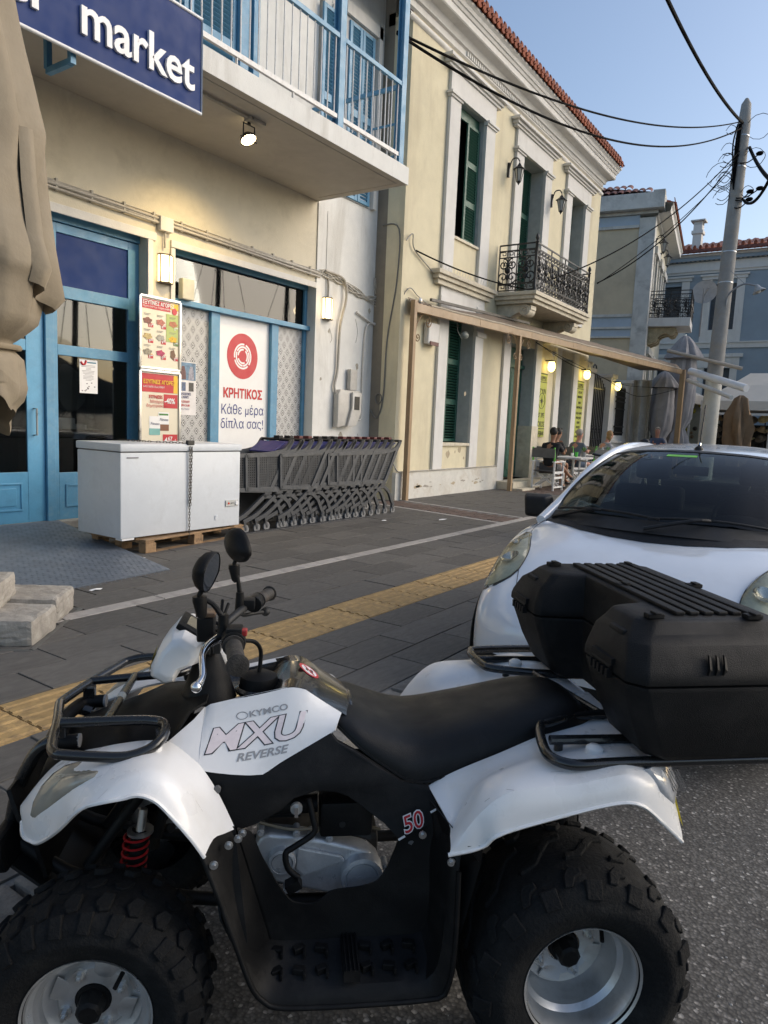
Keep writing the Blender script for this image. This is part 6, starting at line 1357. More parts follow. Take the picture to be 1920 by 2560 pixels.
onto('cup', 17.62, 6.2, zt, [(.001, 0), (.03, 0), (.04, .09), (.035, .09), (.001, .02)], signwhite, 'white cup beside the bright green cup', 'cup')
def scooter():
    t = thing('parked_scooter', 'black scooter parked behind the white car, only its top showing', 'scooter', (9.3, 2.78, .1), rad(10)); L = dict(parent=t, local=True)
    for x in (0, 1.25):
        w = obj('wheel', MB().lathe([(.15, -.05), (.22, -.05), (.25, -.02), (.25, .02), (.22, .05), (.15, .05)], (x, 0, .25), 'Y', 24, closed=True), mat('tyre', (.02, .02, .02), .9), smooth=40, **L); obj('rim', MB().lathe([(.001, -.03), (.15, -.04), (.15, .04), (.001, .03)], (x, 0, .25), 'Y', 18), steel, w, local=True)
    obj('body', MB().prism([(-.15, -.14, .4), (.5, -.14, .3), (.75, -.14, .32), (.8, -.14, .4), (.55, -.14, .5), (.5, -.14, .6), (-.3, -.14, .62), (-.35, -.14, .5)], (0, .28, 0)), iron, bevel=.05, bseg=3, smooth=40, **L)
    obj('seat', MB().box(-.35, .5, -.15, .15, .62, .72), blackp, bevel=.05, bseg=3, smooth=40, **L); obj('top_box', MB().box(-.75, -.35, -.2, .2, .62, .9), blackp, bevel=.07, bseg=3, smooth=40, **L)
    obj('leg_shield', MB().prism([(.75, -.2, .35), (.85, -.2, .35), (1.15, -.2, 1.0), (1.05, -.2, 1.0)], (0, .4, 0)), iron, bevel=.03, smooth=40, **L); obj('handlebar', MB().tube([(1.0, -.35, 1.1), (1.1, -.1, 1.05), (1.1, .1, 1.05), (1.0, .35, 1.1)], .02), iron, **L); obj('fork', MB().bar((1.25, 0, .25), (1.08, 0, 1.05), .06), iron, **L)
    obj('mirror', MB().ball((1.02, -.35, 1.3), .07, 8, 6, (.4, 1, .7)).bar((1.02, -.3, 1.1), (1.02, -.35, 1.3), .015), iron, **L)
scooter()
# ---------------------------------------------------------------- the quad bike (local frame: x forward, y to its left, z up)
QW = mat('quad_white', (.8, .79, .77), .32, var=.02, vscale=6, coat=.3, dirt=(.6, .56, .48), dscale=7, damt=.35, bump=.03, bscale=300)
QB = mat('quad_black', (.006, .006, .0062), .5, spec=.18, var=.2, vscale=6, bump=.12, bscale=350, dirt=(.045, .042, .038), dscale=6, damt=.35)
QG = mat('quad_gloss_black', (.01, .01, .01), .22, var=.1, vscale=6, coat=.4, dirt=(.1, .07, .04), dscale=5, damt=.35)
VN = mat('seat_vinyl', (.006, .006, .006), .42, spec=.28, var=.15, vscale=7, bump=.2, bscale=420, dirt=(.05, .042, .035), dscale=3.5, damt=.45)
TY = mat('tyre_rubber', (.0095, .0097, .01), .85, spec=.2, var=.3, vscale=18, bump=.5, bscale=120, dirt=(.035, .034, .03), dscale=14, damt=.5)
RM = mat('rim_silver', (.55, .55, .54), .36, metal=.75, var=.08, vscale=12, dirt=(.2, .19, .17), dscale=12, damt=.6)
AL = mat('cast_aluminium', (.5, .51, .52), .36, metal=.45, var=.12, vscale=14, bump=.15, bscale=150, dirt=(.12, .12, .12), dscale=10, damt=.55)
FR = mat('chassis_black', (.008, .008, .008), .6)
TB = mat('rack_black', (.012, .012, .012), .25, var=.15, vscale=14, coat=.3)
q = thing('quad_bike', 'white and black quad bike parked side on at the kerb', 'quad bike', (1.439, 1.084, 0), math.atan2(.748, -.664))
def Q(name, mb, m, parent=None, **k): return obj(name, mb, m, parent or q, local=True, **k)
def mir(P, s): return [(a, b*s, c) for a, b, c in P]
def patch(curves, n=26, sm=5, bulge=None, rows=1):
    """surface lofted across several long curves"""
    R_ = [resample(c, n, sm) for c in curves]
    if rows > 1:
        out = []
        for k in range(n):
            col = crom([r[k] for r in R_], rows); out.append(col)
        R_ = [[out[k][j] for k in range(n)] for j in range(len(out[0]))]
    return MB().loft(R_)
def plate(P, off): return MB().prism(P, off)
def quad_body():
    A = [(.732, .2, .567), (.716, .24, .557), (.69, .27, .562), (.661, .3, .576), (.604, .36, .638), (.559, .4, .698), (.534, .41, .718), (.496, .42, .732), (.461, .42, .738), (.43, .42, .744), (.396, .42, .729), (.362, .42, .691), (.326, .42, .645), (.302, .41, .6)]
    B = [(.735, .2, .585), (.70, .255, .597), (.677, .28, .617), (.624, .315, .667), (.577, .345, .712), (.527, .365, .742), (.495, .375, .755), (.45, .385, .769), (.415, .385, .772), (.388, .385, .762), (.36, .385, .738), (.332, .385, .696), (.288, .37, .615)]
    Mi = [(.737, .195, .595), (.705, .225, .64), (.66, .25, .685), (.61, .27, .722), (.56, .285, .745), (.5, .295, .76), (.45, .3, .772), (.41, .3, .768), (.375, .31, .748), (.34, .315, .71), (.31, .325, .67), (.268, .335, .605)]
    C = [(.738, .19, .6), (.704, .18, .648), (.671, .17, .684), (.644, .165, .702), (.613, .165, .716), (.56, .18, .733), (.527, .185, .742), (.463, .19, .752), (.411, .19, .748), (.37, .21, .733), (.333, .235, .71), (.303, .255, .678), (.275, .275, .637), (.248, .297, .592)]
    for s in (1, -1):
        f = Q('front_fender', patch([mir(c, s) for c in (A, B, Mi, C)], 40, 5, rows=3), QW, solid=.006, smooth=38)
        Q('fender_lip', MB().tube(resample([(a, b, c) for a, b, c in mir(A, s)], 60), .0045, 6), QW, f, smooth=60)
        H = [(.686, .27, .618), (.683, .262, .643), (.672, .248, .668), (.648, .238, .695), (.619, .236, .715), (.589, .238, .724), (.552, .255, .73), (.509, .312, .745), (.533, .338, .737), (.563, .337, .722), (.589, .328, .7), (.624, .308, .667), (.67, .278, .614)]
        H = mir(H, s); n = len(H); ctr = sum((Vector(p) for p in H), Vector())/n; up = Vector((.25, .45*s, .8)).normalized()
        rings = []
        for t, h in ((1, -.004), (1, .007), (.9, .014), (.6, .023), (.25, .028), (.02, .029)):
            rings.append([ctr+(Vector(p)-ctr)*t+up*h for p in H])
        lens = Q('headlight', MB().loft(rings, close=True), mat('headlight_lens', (.32, .29, .23), .18, var=.15, vscale=14, coat=.6, dirt=(.42, .36, .24), dscale=12, damt=.6), smooth=50)
        rb = MB()
        for k in range(12):
            t = k/11; a = Vector((.66-.095*t, (.262+.06*t)*s, .0)); b_ = Vector((.60-.075*t, (.3+.035*t)*s, .0))
            rb.tube([a+(b_-a)*u+Vector((-.01*sin(pi*u), 0, .9)) for u in (0, .25, .5, .75, 1)], .0011, 4)
        Q('lens_rib', rb, mat('lens_rib', (.42, .38, .3), .3), lens, kind='stuff'); wrap([c for c in lens.children][-1], lens, (0, 0, -1), .0005)
        # tank side panel in white
        T = [(.338, .118, .8), (.327, .118, .808), (.236, .118, .83), (.135, .118, .852), (.101, .118, .848), (.055, .118, .816), (.006, .118, .784)]
        Bt = [(.337, .242, .703), (.3, .24, .695), (.263, .236, .688), (.225, .23, .682), (.191, .225, .681), (.152, .213, .704), (.028, .192, .77)]
        Tl, Bl = resample(mir(T, s), 24, 0), resample(mir(Bt, s), 24, 0)
        rows = [[a.lerp(b, t)+Vector((0, .007*s*sin(pi*t), .003*sin(pi*t))) for a, b in zip(Tl, Bl)] for t in (0, .04, .2, .4, .6, .8, .96, 1)]
        rows.insert(0, [p+Vector((0, -.012*s, -.006)) for p in Tl]); rows.append([p+Vector((0, -.02*s, 0)) for p in Bl])
        wp = Q('tank_panel', MB().loft(rows), QW, solid=.005, smooth=50)
        Q('tank_panel_front', MB().loft([[(.338, .121*s, .803), (.36, .15*s, .784), (.412, .188*s, .748)], [(.338, .185*s, .755), (.362, .19*s, .752), (.412, .19*s, .747)], [(.337, .244*s, .703), (.37, .222*s, .73), (.413, .192*s, .746)]]), QW, solid=.004, smooth=50)
        # black lower cover
        P = [(.337, .24, .703), (.263, .234, .688), (.191, .223, .681), (.152, .211, .704), (.04, .189, .768), (.019, .196, .743), (-.02, .206, .725), (-.081, .216, .687), (-.136, .216, .652), (-.19, .21, .64), (-.203, .205, .634), (-.215, .222, .62), (-.257, .25, .609), (-.253, .272, .598), (-.2, .272, .572), (-.123, .272, .54), (-.093, .243, .561), (-.039, .228, .598), (-.01, .227, .62), (.023, .227, .633), (.068, .227, .637), (.12, .232, .622), (.149, .24, .597), (.206, .255, .575), (.25, .282, .575), (.275, .272, .612), (.3, .258, .66)]
        cv = Q('side_cover', plate(mir(P, s), (0, -.02*s, 0)), QB, bevel=.004, smooth=35)
        if s == 1:
            for x, y, z in ((.292, .262, .668), (-.157, .262, .523), (.295, .272, .64)): Q('screw', MB().cyl((x, y-.003, z), (x, y+.006, z), .008, 10), mat('screw_grey', (.12, .12, .12), .4), cv)
    # front hood in black between the fenders
    st = [(.735, .61, .14, .02), (.71, .66, .155, .025), (.67, .695, .16, .02), (.6, .728, .165, .012), (.52, .758, .178, .01), (.46, .785, .18, .012), (.41, .79, .18, .01), (.37, .806, .155, .008), (.335, .818, .122, .006)]
    rings = []
    for x, z, w, d in st:
        zs = {-1: z-.045*(x > .4), 0: z}
        rings.append([(x, y*w, z-(abs(y)**3)*(.05 if x > .38 else .0)+d*(1-abs(y))) for y in [-1+2*k/12 for k in range(13)]])
    Q('hood', MB().loft(rings), QB, solid=.006, smooth=40)
    # tank top in gloss black with a well round the filler cap
    st = [(.34, .799, .119, .02), (.3, .813, .119, .035), (.24, .829, .119, .04), (.18, .842, .119, .034), (.155, .847, .119, .01), (.135, .852, .119, -.004), (.101, .848, .119, -.008), (.055, .816, .119, -.01), (.006, .784, .119, -.012), (-.022, .765, .112, -.014)]
    rings = []
    for x, z, w, d in st:
        rings.append([(x, w*y, z-d*max(0, (1-abs(y)**2.2)) if d > 0 else z-d*(1-abs(y)**2)) for y in [-1+2*k/16 for k in range(17)]])
    Q('tank_top', MB().loft(rings), QG, solid=.006, smooth=38)
    Q('tank_rim', MB().tube([(-.02-.0*abs(y), y, .776-.03*(abs(y)/.12)**2) for y in [-.12+.24*k/12 for k in range(13)]], .009, 8), QG, smooth=60)
    cap = Q('fuel_cap', MB().lathe([(.05, -.012), (.05, .008), (.046, .022), (.03, .03), (.001, .032)], (.215, 0, .815), seg=32), QB, smooth=40)
    for v in []: pass
    Q('cap_ring', MB().lathe([(.058, -.02), (.062, -.01), (.052, -.004)], (.215, 0, .815), seg=28), QG, cap, smooth=40)
    Q('vent_hose', MB().tube([(.215, 0, .845), (.212, 0, .9), (.225, .03, .935), (.25, .08, .955), (.272, .12, .96)], .0055, 8, smooth=6), QB, cap, smooth=60)
    # warning sticker
    M_ = Matrix.Translation((.088, -.01, .8705)) @ Matrix.Rotation(rad(30), 4, 'Y')
    M_ = Matrix.Translation((.086, -.005, .8475)) @ Matrix.Rotation(rad(-34), 4, 'Y')
    ring = lambda r, z, n=28: [(r*cos(2*pi*k/n), r*sin(2*pi*k/n), z) for k in range(n)]
    Q('warning_sticker', MB().quad(*ring(.031, 0)).xf(M_), redm); Q('sticker_centre', MB().quad(*ring(.024, .0006)).xf(M_), signwhite)
    Q('sticker_mark', MB().box(-.003, .003, -.022, .022, .001, .0014).xf(M_ @ Matrix.Rotation(rad(45), 4, 'Z')), redm)
    Q('sticker_mark', MB().box(-.012, -.003, -.012, .012, .0011, .0013).box(.004, .011, -.009, .01, .0011, .0013).xf(M_), iron)
    # seat
    st = [(.03, .776, .13, .764), (.012, .783, .15, .752), (-.02, .779, .172, .728), (-.05, .768, .186, .706), (-.1, .75, .198, .674), (-.155, .737, .203, .642), (-.21, .737, .2, .637), (-.3, .754, .19, .66), (-.42, .78, .176, .70), (-.5, .798, .165, .722), (-.56, .805, .15, .725), (-.61, .797, .134, .72), (-.65, .772, .112, .712), (-.68, .738, .085, .705), (-.697, .705, .04, .7)]
    rings = []
    for x, z, w, zb in [tuple(v) for v in crom4(st, 3)]:
        ring_ = []
        for k in range(21):
            a = pi*k/20; c, s_ = cos(a), sin(a)
            ring_.append((x, w*(abs(c)**.62)*(1 if c > 0 else -1), zb+(z-zb)*(s_**.75)))
        rings.append(ring_)
    seat = Q('seat', MB().loft(rings, caps=True), VN, smooth=50)
    Q('seat_piping', MB().tube([(x, w+.001, zb+.006) for x, z, w, zb in [tuple(v) for v in crom4(st, 3)]], .003, 5), VN, seat, smooth=60)
    # rear fenders
    A = [(-.21, .415, .588), (-.26, .42, .6), (-.291, .42, .612), (-.305, .43, .635), (-.354, .43, .653), (-.465, .43, .681), (-.54, .43, .698), (-.594, .43, .705), (-.629, .43, .699), (-.664, .42, .674), (-.721, .4, .62), (-.768, .38, .577)]
    B = [(-.216, .41, .598), (-.24, .412, .632), (-.262, .412, .663), (-.303, .412, .706), (-.355, .412, .73), (-.469, .412, .738), (-.545, .412, .752), (-.61, .41, .76), (-.67, .4, .733), (-.715, .39, .672), (-.768, .378, .59)]
    D = [(-.222, .375, .607), (-.245, .355, .636), (-.268, .34, .662), (-.3, .325, .7), (-.352, .315, .724), (-.432, .31, .742), (-.513, .31, .752), (-.61, .31, .765), (-.70, .32, .752), (-.75, .335, .7), (-.77, .36, .61)]
    D2 = [(-.228, .33, .612), (-.25, .31, .62), (-.285, .285, .66), (-.32, .275, .69), (-.37, .265, .71), (-.44, .255, .728), (-.52, .25, .74), (-.61, .25, .755), (-.70, .25, .752), (-.75, .28, .715), (-.768, .33, .64)]
    E_ = [(-.205, .2, .63), (-.25, .198, .655), (-.299, .194, .675), (-.382, .185, .703), (-.44, .175, .722), (-.49, .165, .737), (-.55, .14, .744), (-.62, .11, .748), (-.69, .1, .75), (-.74, .12, .735), (-.765, .2, .68)]
    for s in (1, -1):
        f = Q('rear_fender', patch([mir(c, s) for c in (A, B, D, D2, E_)], 44, 5, rows=3), QW, solid=.006, smooth=38)
        Q('fender_lip', MB().tube(resample(mir(A, s), 60), .0045, 6), QW, f, smooth=60)
        P = mir([(-.657, .378, .752), (-.698, .345, .752), (-.75, .318, .728), (-.772, .322, .675), (-.745, .36, .652), (-.695, .392, .708)], s); ctr = sum((Vector(p) for p in P), Vector())/6; up = Vector((-.55, .5*s, .65)).normalized()
        tl = Q('tail_light', MB().loft([[ctr+(Vector(p)-ctr)*t+up*h for p in P] for t, h in ((1, -.012), (1, .006), (.9, .013), (.5, .018), (.02, .019))], close=True), mat('tail_lens', (.5, .5, .5), .12, coat=.7, var=.25, vscale=30), smooth=40)
        rb = MB()
        for k in range(9): rb.bar(ctr+up*.0195+Vector((.03-.006*k, 0, .02)), ctr+up*.0195+Vector((-.0-.006*k, .005*s, -.03)), .0018)
        Q('lens_rib', rb, chrome, tl, kind='stuff')
        Q('yellow_sticker', MB().quad(*[(a, .359*s, b) for a, b in ((-.747, .68), (-.7535, .676), (-.7805, .6), (-.768, .622))]), mat('yellow_sticker', (.65, .5, .04), .4, var=.3, vscale=60), f)
        Q('rack_boss', MB().lathe([(.022, -.01), (.02, .008), (.012, .014), (.001, .015)], (-.575, .3*s, .762), seg=18), QW, f, smooth=40)
    Q('rear_deck', MB().box(-.742, -.55, -.118, .118, .728, .742), QW, bevel=.01)
def crom4(st, n):
    out = []
    for i in range(len(st)-1):
        a, b, c, d = st[max(i-1, 0)], st[i], st[i+1], st[min(i+2, len(st)-1)]
        for k in range(n):
            t = k/n; out.append([.5*((2*b[j])+(c[j]-a[j])*t+(2*a[j]-5*b[j]+4*c[j]-d[j])*t*t+(3*b[j]-a[j]-3*c[j]+d[j])*t**3) for j in range(len(b))])
    out.append(list(st[-1])); return out
quad_body()
def quad_lettering():
    # plane of the near tank panel
    o = Vector((.33, .2, .77)); R_ = Vector((-1, -.02, 0)).normalized(); Up = Vector((0, -.115, .13)).normalized(); Nn = R_.cross(Up)
    base = Matrix((R_, Up, Nn)).transposed().to_4x4(); W = wmat(q)
    pan = [o_ for o_ in q.children if o_.name.startswith('tank_panel')][0]; dw = wmat(q).to_3x3() @ -Nn
    def put(s, p, size, m, tilt, off, xs=1, shear=.25, bold=0, nm='lettering', ex=.0003):
        M_ = W @ (Matrix.Translation(Vector(p)+Nn*off) @ base @ Matrix.Rotation(tilt, 4, 'Z')); o_ = text(nm, s, size, M_, m, q, extrude=0, bold=bold, xs=xs, shear=shear); wrap(o_, pan, dw, off-.0085)
    gr = mat('decal_grey', (.3, .3, .3), .4); bk = mat('decal_black', (.02, .02, .02), .4); pk = mat('decal_red', (.45, .2, .2), .4, var=.5, vscale=40)
    t0 = rad(9)
    P0 = Vector((.33, .214, .727)); wp_ = mat('decal_pinkish', (.8, .7, .69), .35, var=.12, vscale=25)
    put('MXU', P0, .08, bk, t0, .0093, 1.3, .32, .0036); put('MXU', P0, .08, wp_, t0, .0103, 1.3, .32, .0014)
    put('KYMCO', P0+R_*.1+Up*.084, .021, gr, t0, .0098, 1.25, 0, .0004); put('REVERSE', P0+R_*.075-Up*.017, .024, gr, t0, .0095, 1.3, .32, .0006)
    ec = P0+R_*.083+Up*.089
    em = Q('emblem', MB().tube([ec+Nn*.0095+R_*(.013*cos(a))+Up*(.009*sin(a)) for a in [2*pi*k/20 for k in range(20)]], .0009, 4, closed=True), gr); wrap(em, pan, dw, .0006)
    # 50
    R2 = Vector((-1, 0, .0)); U2 = Vector((0, 0, 1)); b2 = Matrix((R2, U2, Vector((0, 1, 0)))).transposed().to_4x4()
    for m, bo, off in ((signwhite, .003, .2745), (redm, .0002, .2752)): text('number_50', '50', .06, W @ (Matrix.Translation((-.139, off, .552)) @ b2 @ Matrix.Rotation(rad(24), 4, 'Z')), m, q, extrude=.0003, bold=bo, shear=.25, xs=.85)
    for a, b in (((-.125, .538), (-.14, .547)), ((-.198, .604), (-.213, .613))): Q('decal_line', MB().bar((a[0], .2745, a[1]), (b[0], .2745, b[1]), .001, .005, up=(0, 0, 1)), signwhite)
quad_lettering()
def scuffs():
    rd = random.Random(31); m1 = mat('scuff_grey', (.45, .43, .4), .8); fen = [o_ for o_ in q.children if o_.name.startswith('rear_fender')][0]; ff = [o_ for o_ in q.children if o_.name.startswith('front_fender')][0]
    for f, xs, n_ in ((fen, (-.7, -.28), 9), (ff, (.3, .6), 6)):
        for k in range(n_):
            x = rd.uniform(*xs); y = rd.uniform(.33, .41); a = rd.uniform(-1, 1); L_ = rd.uniform(.006, .03)
            mb = MB(); mb.quad((x, y, .95), (x+L_*cos(a), y+L_*.5*sin(a), .95), (x+L_*cos(a)+.0006, y+L_*.5*sin(a)+.0012, .95), (x+.0006, y+.0012, .95)); o_ = Q('scratch', mb, m1, f)
            wrap(o_, f, (0, 0, -1), .0006)
scuffs()
def quad_low():
    O_ = [(.262, .3, .6), (.283, .34, .602), (.309, .39, .592), (.275, .4, .507), (.233, .41, .392), (.201, .42, .31), (.177, .42, .275), (.137, .42, .254), (-.013, .42, .249), (-.188, .42, .252), (-.223, .42, .271), (-.236, .42, .366), (-.24, .4, .539), (-.25, .38, .585)]
    P2 = [(.258, .3, .595), (.277, .335, .596), (.298, .38, .588), (.265, .39, .505), (.225, .4, .4), (.19, .4, .315), (.165, .4, .29), (.13, .4, .283), (0, .4, .283), (-.13, .4, .283), (-.19, .4, .29), (-.212, .4, .37), (-.22, .38, .54), (-.24, .36, .59)]
    P1 = [(.25, .295, .59), (.252, .31, .58), (.245, .31, .55), (.228, .305, .46), (.205, .3, .38), (.188, .3, .335), (.16, .3, .32), (.1, .3, .316), (.0, .3, .316), (-.12, .3, .316), (-.188, .3, .325), (-.2, .3, .4), (-.2, .28, .52), (-.22, .27, .59)]
    I = [(.243, .285, .588), (.215, .275, .572), (.206, .275, .555), (.189, .28, .515), (.17, .285, .48), (.155, .29, .455), (.128, .295, .418), (.11, .295, .405), (.071, .295, .4), (.046, .29, .411), (.027, .285, .424), (-.05, .28, .43), (-.09, .275, .45), (-.125, .27, .53)]
    for s in (1, -1):
        ft = Q('footwell', patch([mir(c, s) for c in (O_, P2, P1, I)], 48, 4, rows=2), QB, solid=.005, smooth=35)
        rail = MB().tube(resample(mir(O_[2:-1], s), 60, 4), .006, 7); Q('footwell_rim', rail, QB, ft, smooth=60)
        tm = MB()
        for i in range(7):
            for j in range(2):
                x = .15-.05*i; y = .322+.045*j
                if abs(x+.01) < .02: continue
                z = .312-(y-.3)*.33; tm.cbox((x, y*s, z+.006), .026, .016, .014, (0, 0, .4 if (i+j) % 2 else -.2)); tm.cbox((x-.012, y*s+.008, z+.006), .006, .026, .014)
        Q('tread_pad', tm, QB, ft, bevel=.002)
        pg = MB().box(-.032, .004, .285, .41, .296, .322) if s == 1 else MB().box(-.032, .004, -.41, -.285, .296, .322)
        for k in range(4): pg.box(-.03+k*.009, -.027+k*.009, .286*s if s == 1 else -.409, .409 if s == 1 else -.286, .3225, .327)
        Q('foot_peg', pg.box(-.03, .002, (.28 if s == 1 else -.285), (.285 if s == 1 else -.28), .3, .35), QB, ft)
        if s == 1:
            for x, y, z in ((.284, .393, .572), (.258, .345, .585), (.24, .318, .583), (.232, .3, .585), (-.225, .385, .553), (-.178, .29, .56)):
                Q('bolt', MB().lathe([(.0, .0), (.009, .0), (.009, .004), (.005, .004), (.005, .009), (.001, .009)], (x, y+.001, z), 'Y', 12), steel, ft, smooth=40)
    Q('mud_flap', plate([(.25, .3, .6), (.31, .3, .6), (.27, .4, .45), (.2, .4, .3), (.16, .3, .3)], (-.004, 0, 0)), QB)
    Q('rear_guard', plate([(-.2, .25, .62), (-.25, .42, .61), (-.285, .42, .61), (-.285, .41, .56), (-.24, .415, .36), (-.22, .25, .3)], (0, -.01, 0)), QB)
    # engine
    M1 = [(.21, .475), (.197, .498), (.178, .508), (.12, .5), (.046, .487), (-.025, .467), (-.066, .455), (-.092, .43), (-.104, .4), (-.098, .362), (-.075, .336), (-.05, .327), (.03, .345), (.15, .378), (.18, .39), (.2, .42)]
    c = Q('engine_cover', MB().prism([(x, .13, z) for x, z in M1][::-1], (0, .055, 0)), AL, bevel=.016, bseg=3, smooth=40)
    for x, z, r, y in ((.143, .443, .034, .192), (-.052, .397, .054, .196)):
        Q('cover_boss', MB().lathe([(.001, .012), (r*.68, .012), (r*.7, .009), (r*.74, .009), (r*.78, .014), (r*.95, .012), (r, .004), (r, -.03)], (x, y, z), 'Y', 32), AL, c, smooth=35)
    text('maker_name', 'KYMCO', .021, wmat(q) @ (Matrix.Translation((-.019, .2075, .389)) @ Matrix(((-1, 0, 0, 0), (0, 0, 1, 0), (0, 1, 0, 0), (0, 0, 0, 1)))), AL, q, extrude=.0012, bold=.0006, xs=1)
    Q('cover_rib', plate([(.105, .186, .475), (.0, .186, .45), (-.01, .186, .435), (.09, .186, .4), (.11, .186, .42)], (0, .008, 0)), AL, c, bevel=.004)
    for x, z in ((.196, .512), (.11, .506), (.075, .496), (.03, .49), (-.11, .41), (.13, .36), (.105, .362)): Q('cover_bolt', MB().cyl((x, .15, z), (x, .186, z), .009, 10).cyl((x, .186, z), (x, .192, z), .0055, 6), AL, c, smooth=40)
    Q('crankcase', MB().box(-.1, .2, -.12, .128, .33, .47), mat('dark_casting', (.05, .05, .05), .5, metal=.5, var=.3, vscale=20), bevel=.02)
    Q('air_box', MB().box(-.075, .055, .1, .19, .495, .585), QB, bevel=.012, bseg=2, smooth=40); Q('air_box_port', MB().cyl((0, .19, .53), (0, .1915, .53), .008, 12), FR); Q('air_duct', MB().cyl((.06, .15, .565), (.17, .15, .56), .022, 12), QB, smooth=50)
    Q('cylinder', MB().box(.1, .24, -.07, .1, .5, .62).box(.09, .25, -.08, .11, .53, .535).box(.09, .25, -.08, .11, .55, .555).box(.09, .25, -.08, .11, .57, .575), FR)
    Q('kick_lever', MB().tube([(.085, .2, .605), (.072, .215, .56), (.07, .222, .53), (.115, .232, .503), (.135, .238, .49), (.128, .242, .455), (.103, .245, .432)], .0075, 9, smooth=5).cbox((.115, .25, .42), .035, .03, .022, (0, .5, 0)), QB, smooth=60)
    k = Q('fuel_tap', MB().lathe([(.001, .0), (.014, .0), (.014, -.01)], (.113, .235, .598), 'Y', 14), mat('zinc', (.4, .4, .38), .4, metal=.6), smooth=40); Q('tap_lever', MB().box(.109, .117, .235, .243, .582, .606), chrome, k)
    Q('hose', MB().tube([(.2, .17, .53), (.12, .18, .515), (.04, .17, .512), (-.05, .15, .5), (-.1, .15, .49)], .004, 5, smooth=4), mat('hose_tan', (.18, .15, .1), .6), smooth=60)
    # frame, swing arm, bumper
    f = MB()
    for s in (1, -1):
        f.tube([(.78, .1*s, .46), (.6, .12*s, .36), (.25, .13*s, .3), (-.25, .13*s, .3), (-.45, .1*s, .35)], .016, 8, smooth=4); f.tube([(.62, .09*s, .38), (.45, .1*s, .62), (.3, .1*s, .7), (-.1, .1*s, .66), (-.4, .1*s, .68), (-.7, .1*s, .7)], .014, 8, smooth=4); f.tube([(-.25, .12*s, .3), (-.35, .1*s, .5), (-.4, .1*s, .68)], .013, 8)
    Q('frame', f, FR, smooth=60)
    for s in (1, -1):
        Q('suspension_arm', MB().tube([(.6, .09*s, .36), (.54, .24*s, .27)], .013, 8).tube([(.45, .1*s, .36), (.53, .24*s, .27)], .013, 8).tube([(.53, .24*s, .22), (.53, .24*s, .34)], .025, 10), FR, smooth=60)
        sh = Q('shock_absorber', MB().cyl((.49, .225*s, .34), (.472, .19*s, .535), .021, 12), QB, smooth=50)
        for kk in range(5): z = .45+.0185*kk; Q('spring_coil', MB().lathe([(.027, -.003), (.031, 0), (.027, .003), (.024, 0)], (.479+(.53-z)*.1, (.2+(.535-z)*.1)*s, z), seg=18, closed=True), mat('red_spring', (.4, .012, .015), .35), sh, smooth=60)
        Q('shock_mount', MB().cyl((.472, .2*s, .535), (.468, .19*s, .585), .011, 10).lathe([(.001, .006), (.03, .006), (.03, 0)], (.473, .195*s, .53), seg=16), steel, sh, smooth=50)
        Q('bumper_tube', MB().tube([(.66, .1*s, .70), (.697, .1*s, .71), (.729, .1*s, .69), (.755, .1*s, .645), (.775, .1*s, .597), (.79, .1*s, .524), (.8, .1*s, .464), (.76, .1*s, .38)], .016, 9, smooth=4), TB, smooth=60)
    Q('bumper_plate', plate([(.81, -.2, .52), (.81, .2, .52), (.8, .22, .49), (.795, .2, .44), (.795, -.2, .44)], (-.03, 0, 0)), QB, bevel=.01)
    Q('front_skirt', MB().loft([[(.78, y, .62), (.75, y*1.15, .56), (.72, y*1.1, .5), (.7, y, .4)] for y in (-.16, -.08, 0, .08, .16)]), QB, solid=.01, smooth=40)
    Q('skid_plate', plate([(.8, -.16, .45), (.8, .16, .45), (.62, .16, .3), (.62, -.16, .3)], (0, 0, .01)), FR)
    Q('steering_rod', MB().cyl((.55, .22, .33), (.5, .04, .4), .008, 8).cyl((.55, -.22, .33), (.5, -.04, .4), .008, 8).cyl((.47, 0, .4), (.355, 0, .9), .014, 10), FR)
    Q('rear_axle', MB().cyl((-.536, -.3, .285), (-.536, .3, .285), .02, 12).box(-.5, -.2, -.03, .05, .27, .33), FR)
    Q('exhaust', MB().tube([(.1, -.1, .4), (-.1, -.16, .42), (-.3, -.2, .5)], .018, 10, smooth=4).cyl((-.3, -.2, .5), (-.66, -.22, .56), .05, 14), mat('exhaust_dark', (.04, .035, .03), .5, metal=.5), smooth=50)
quad_low()
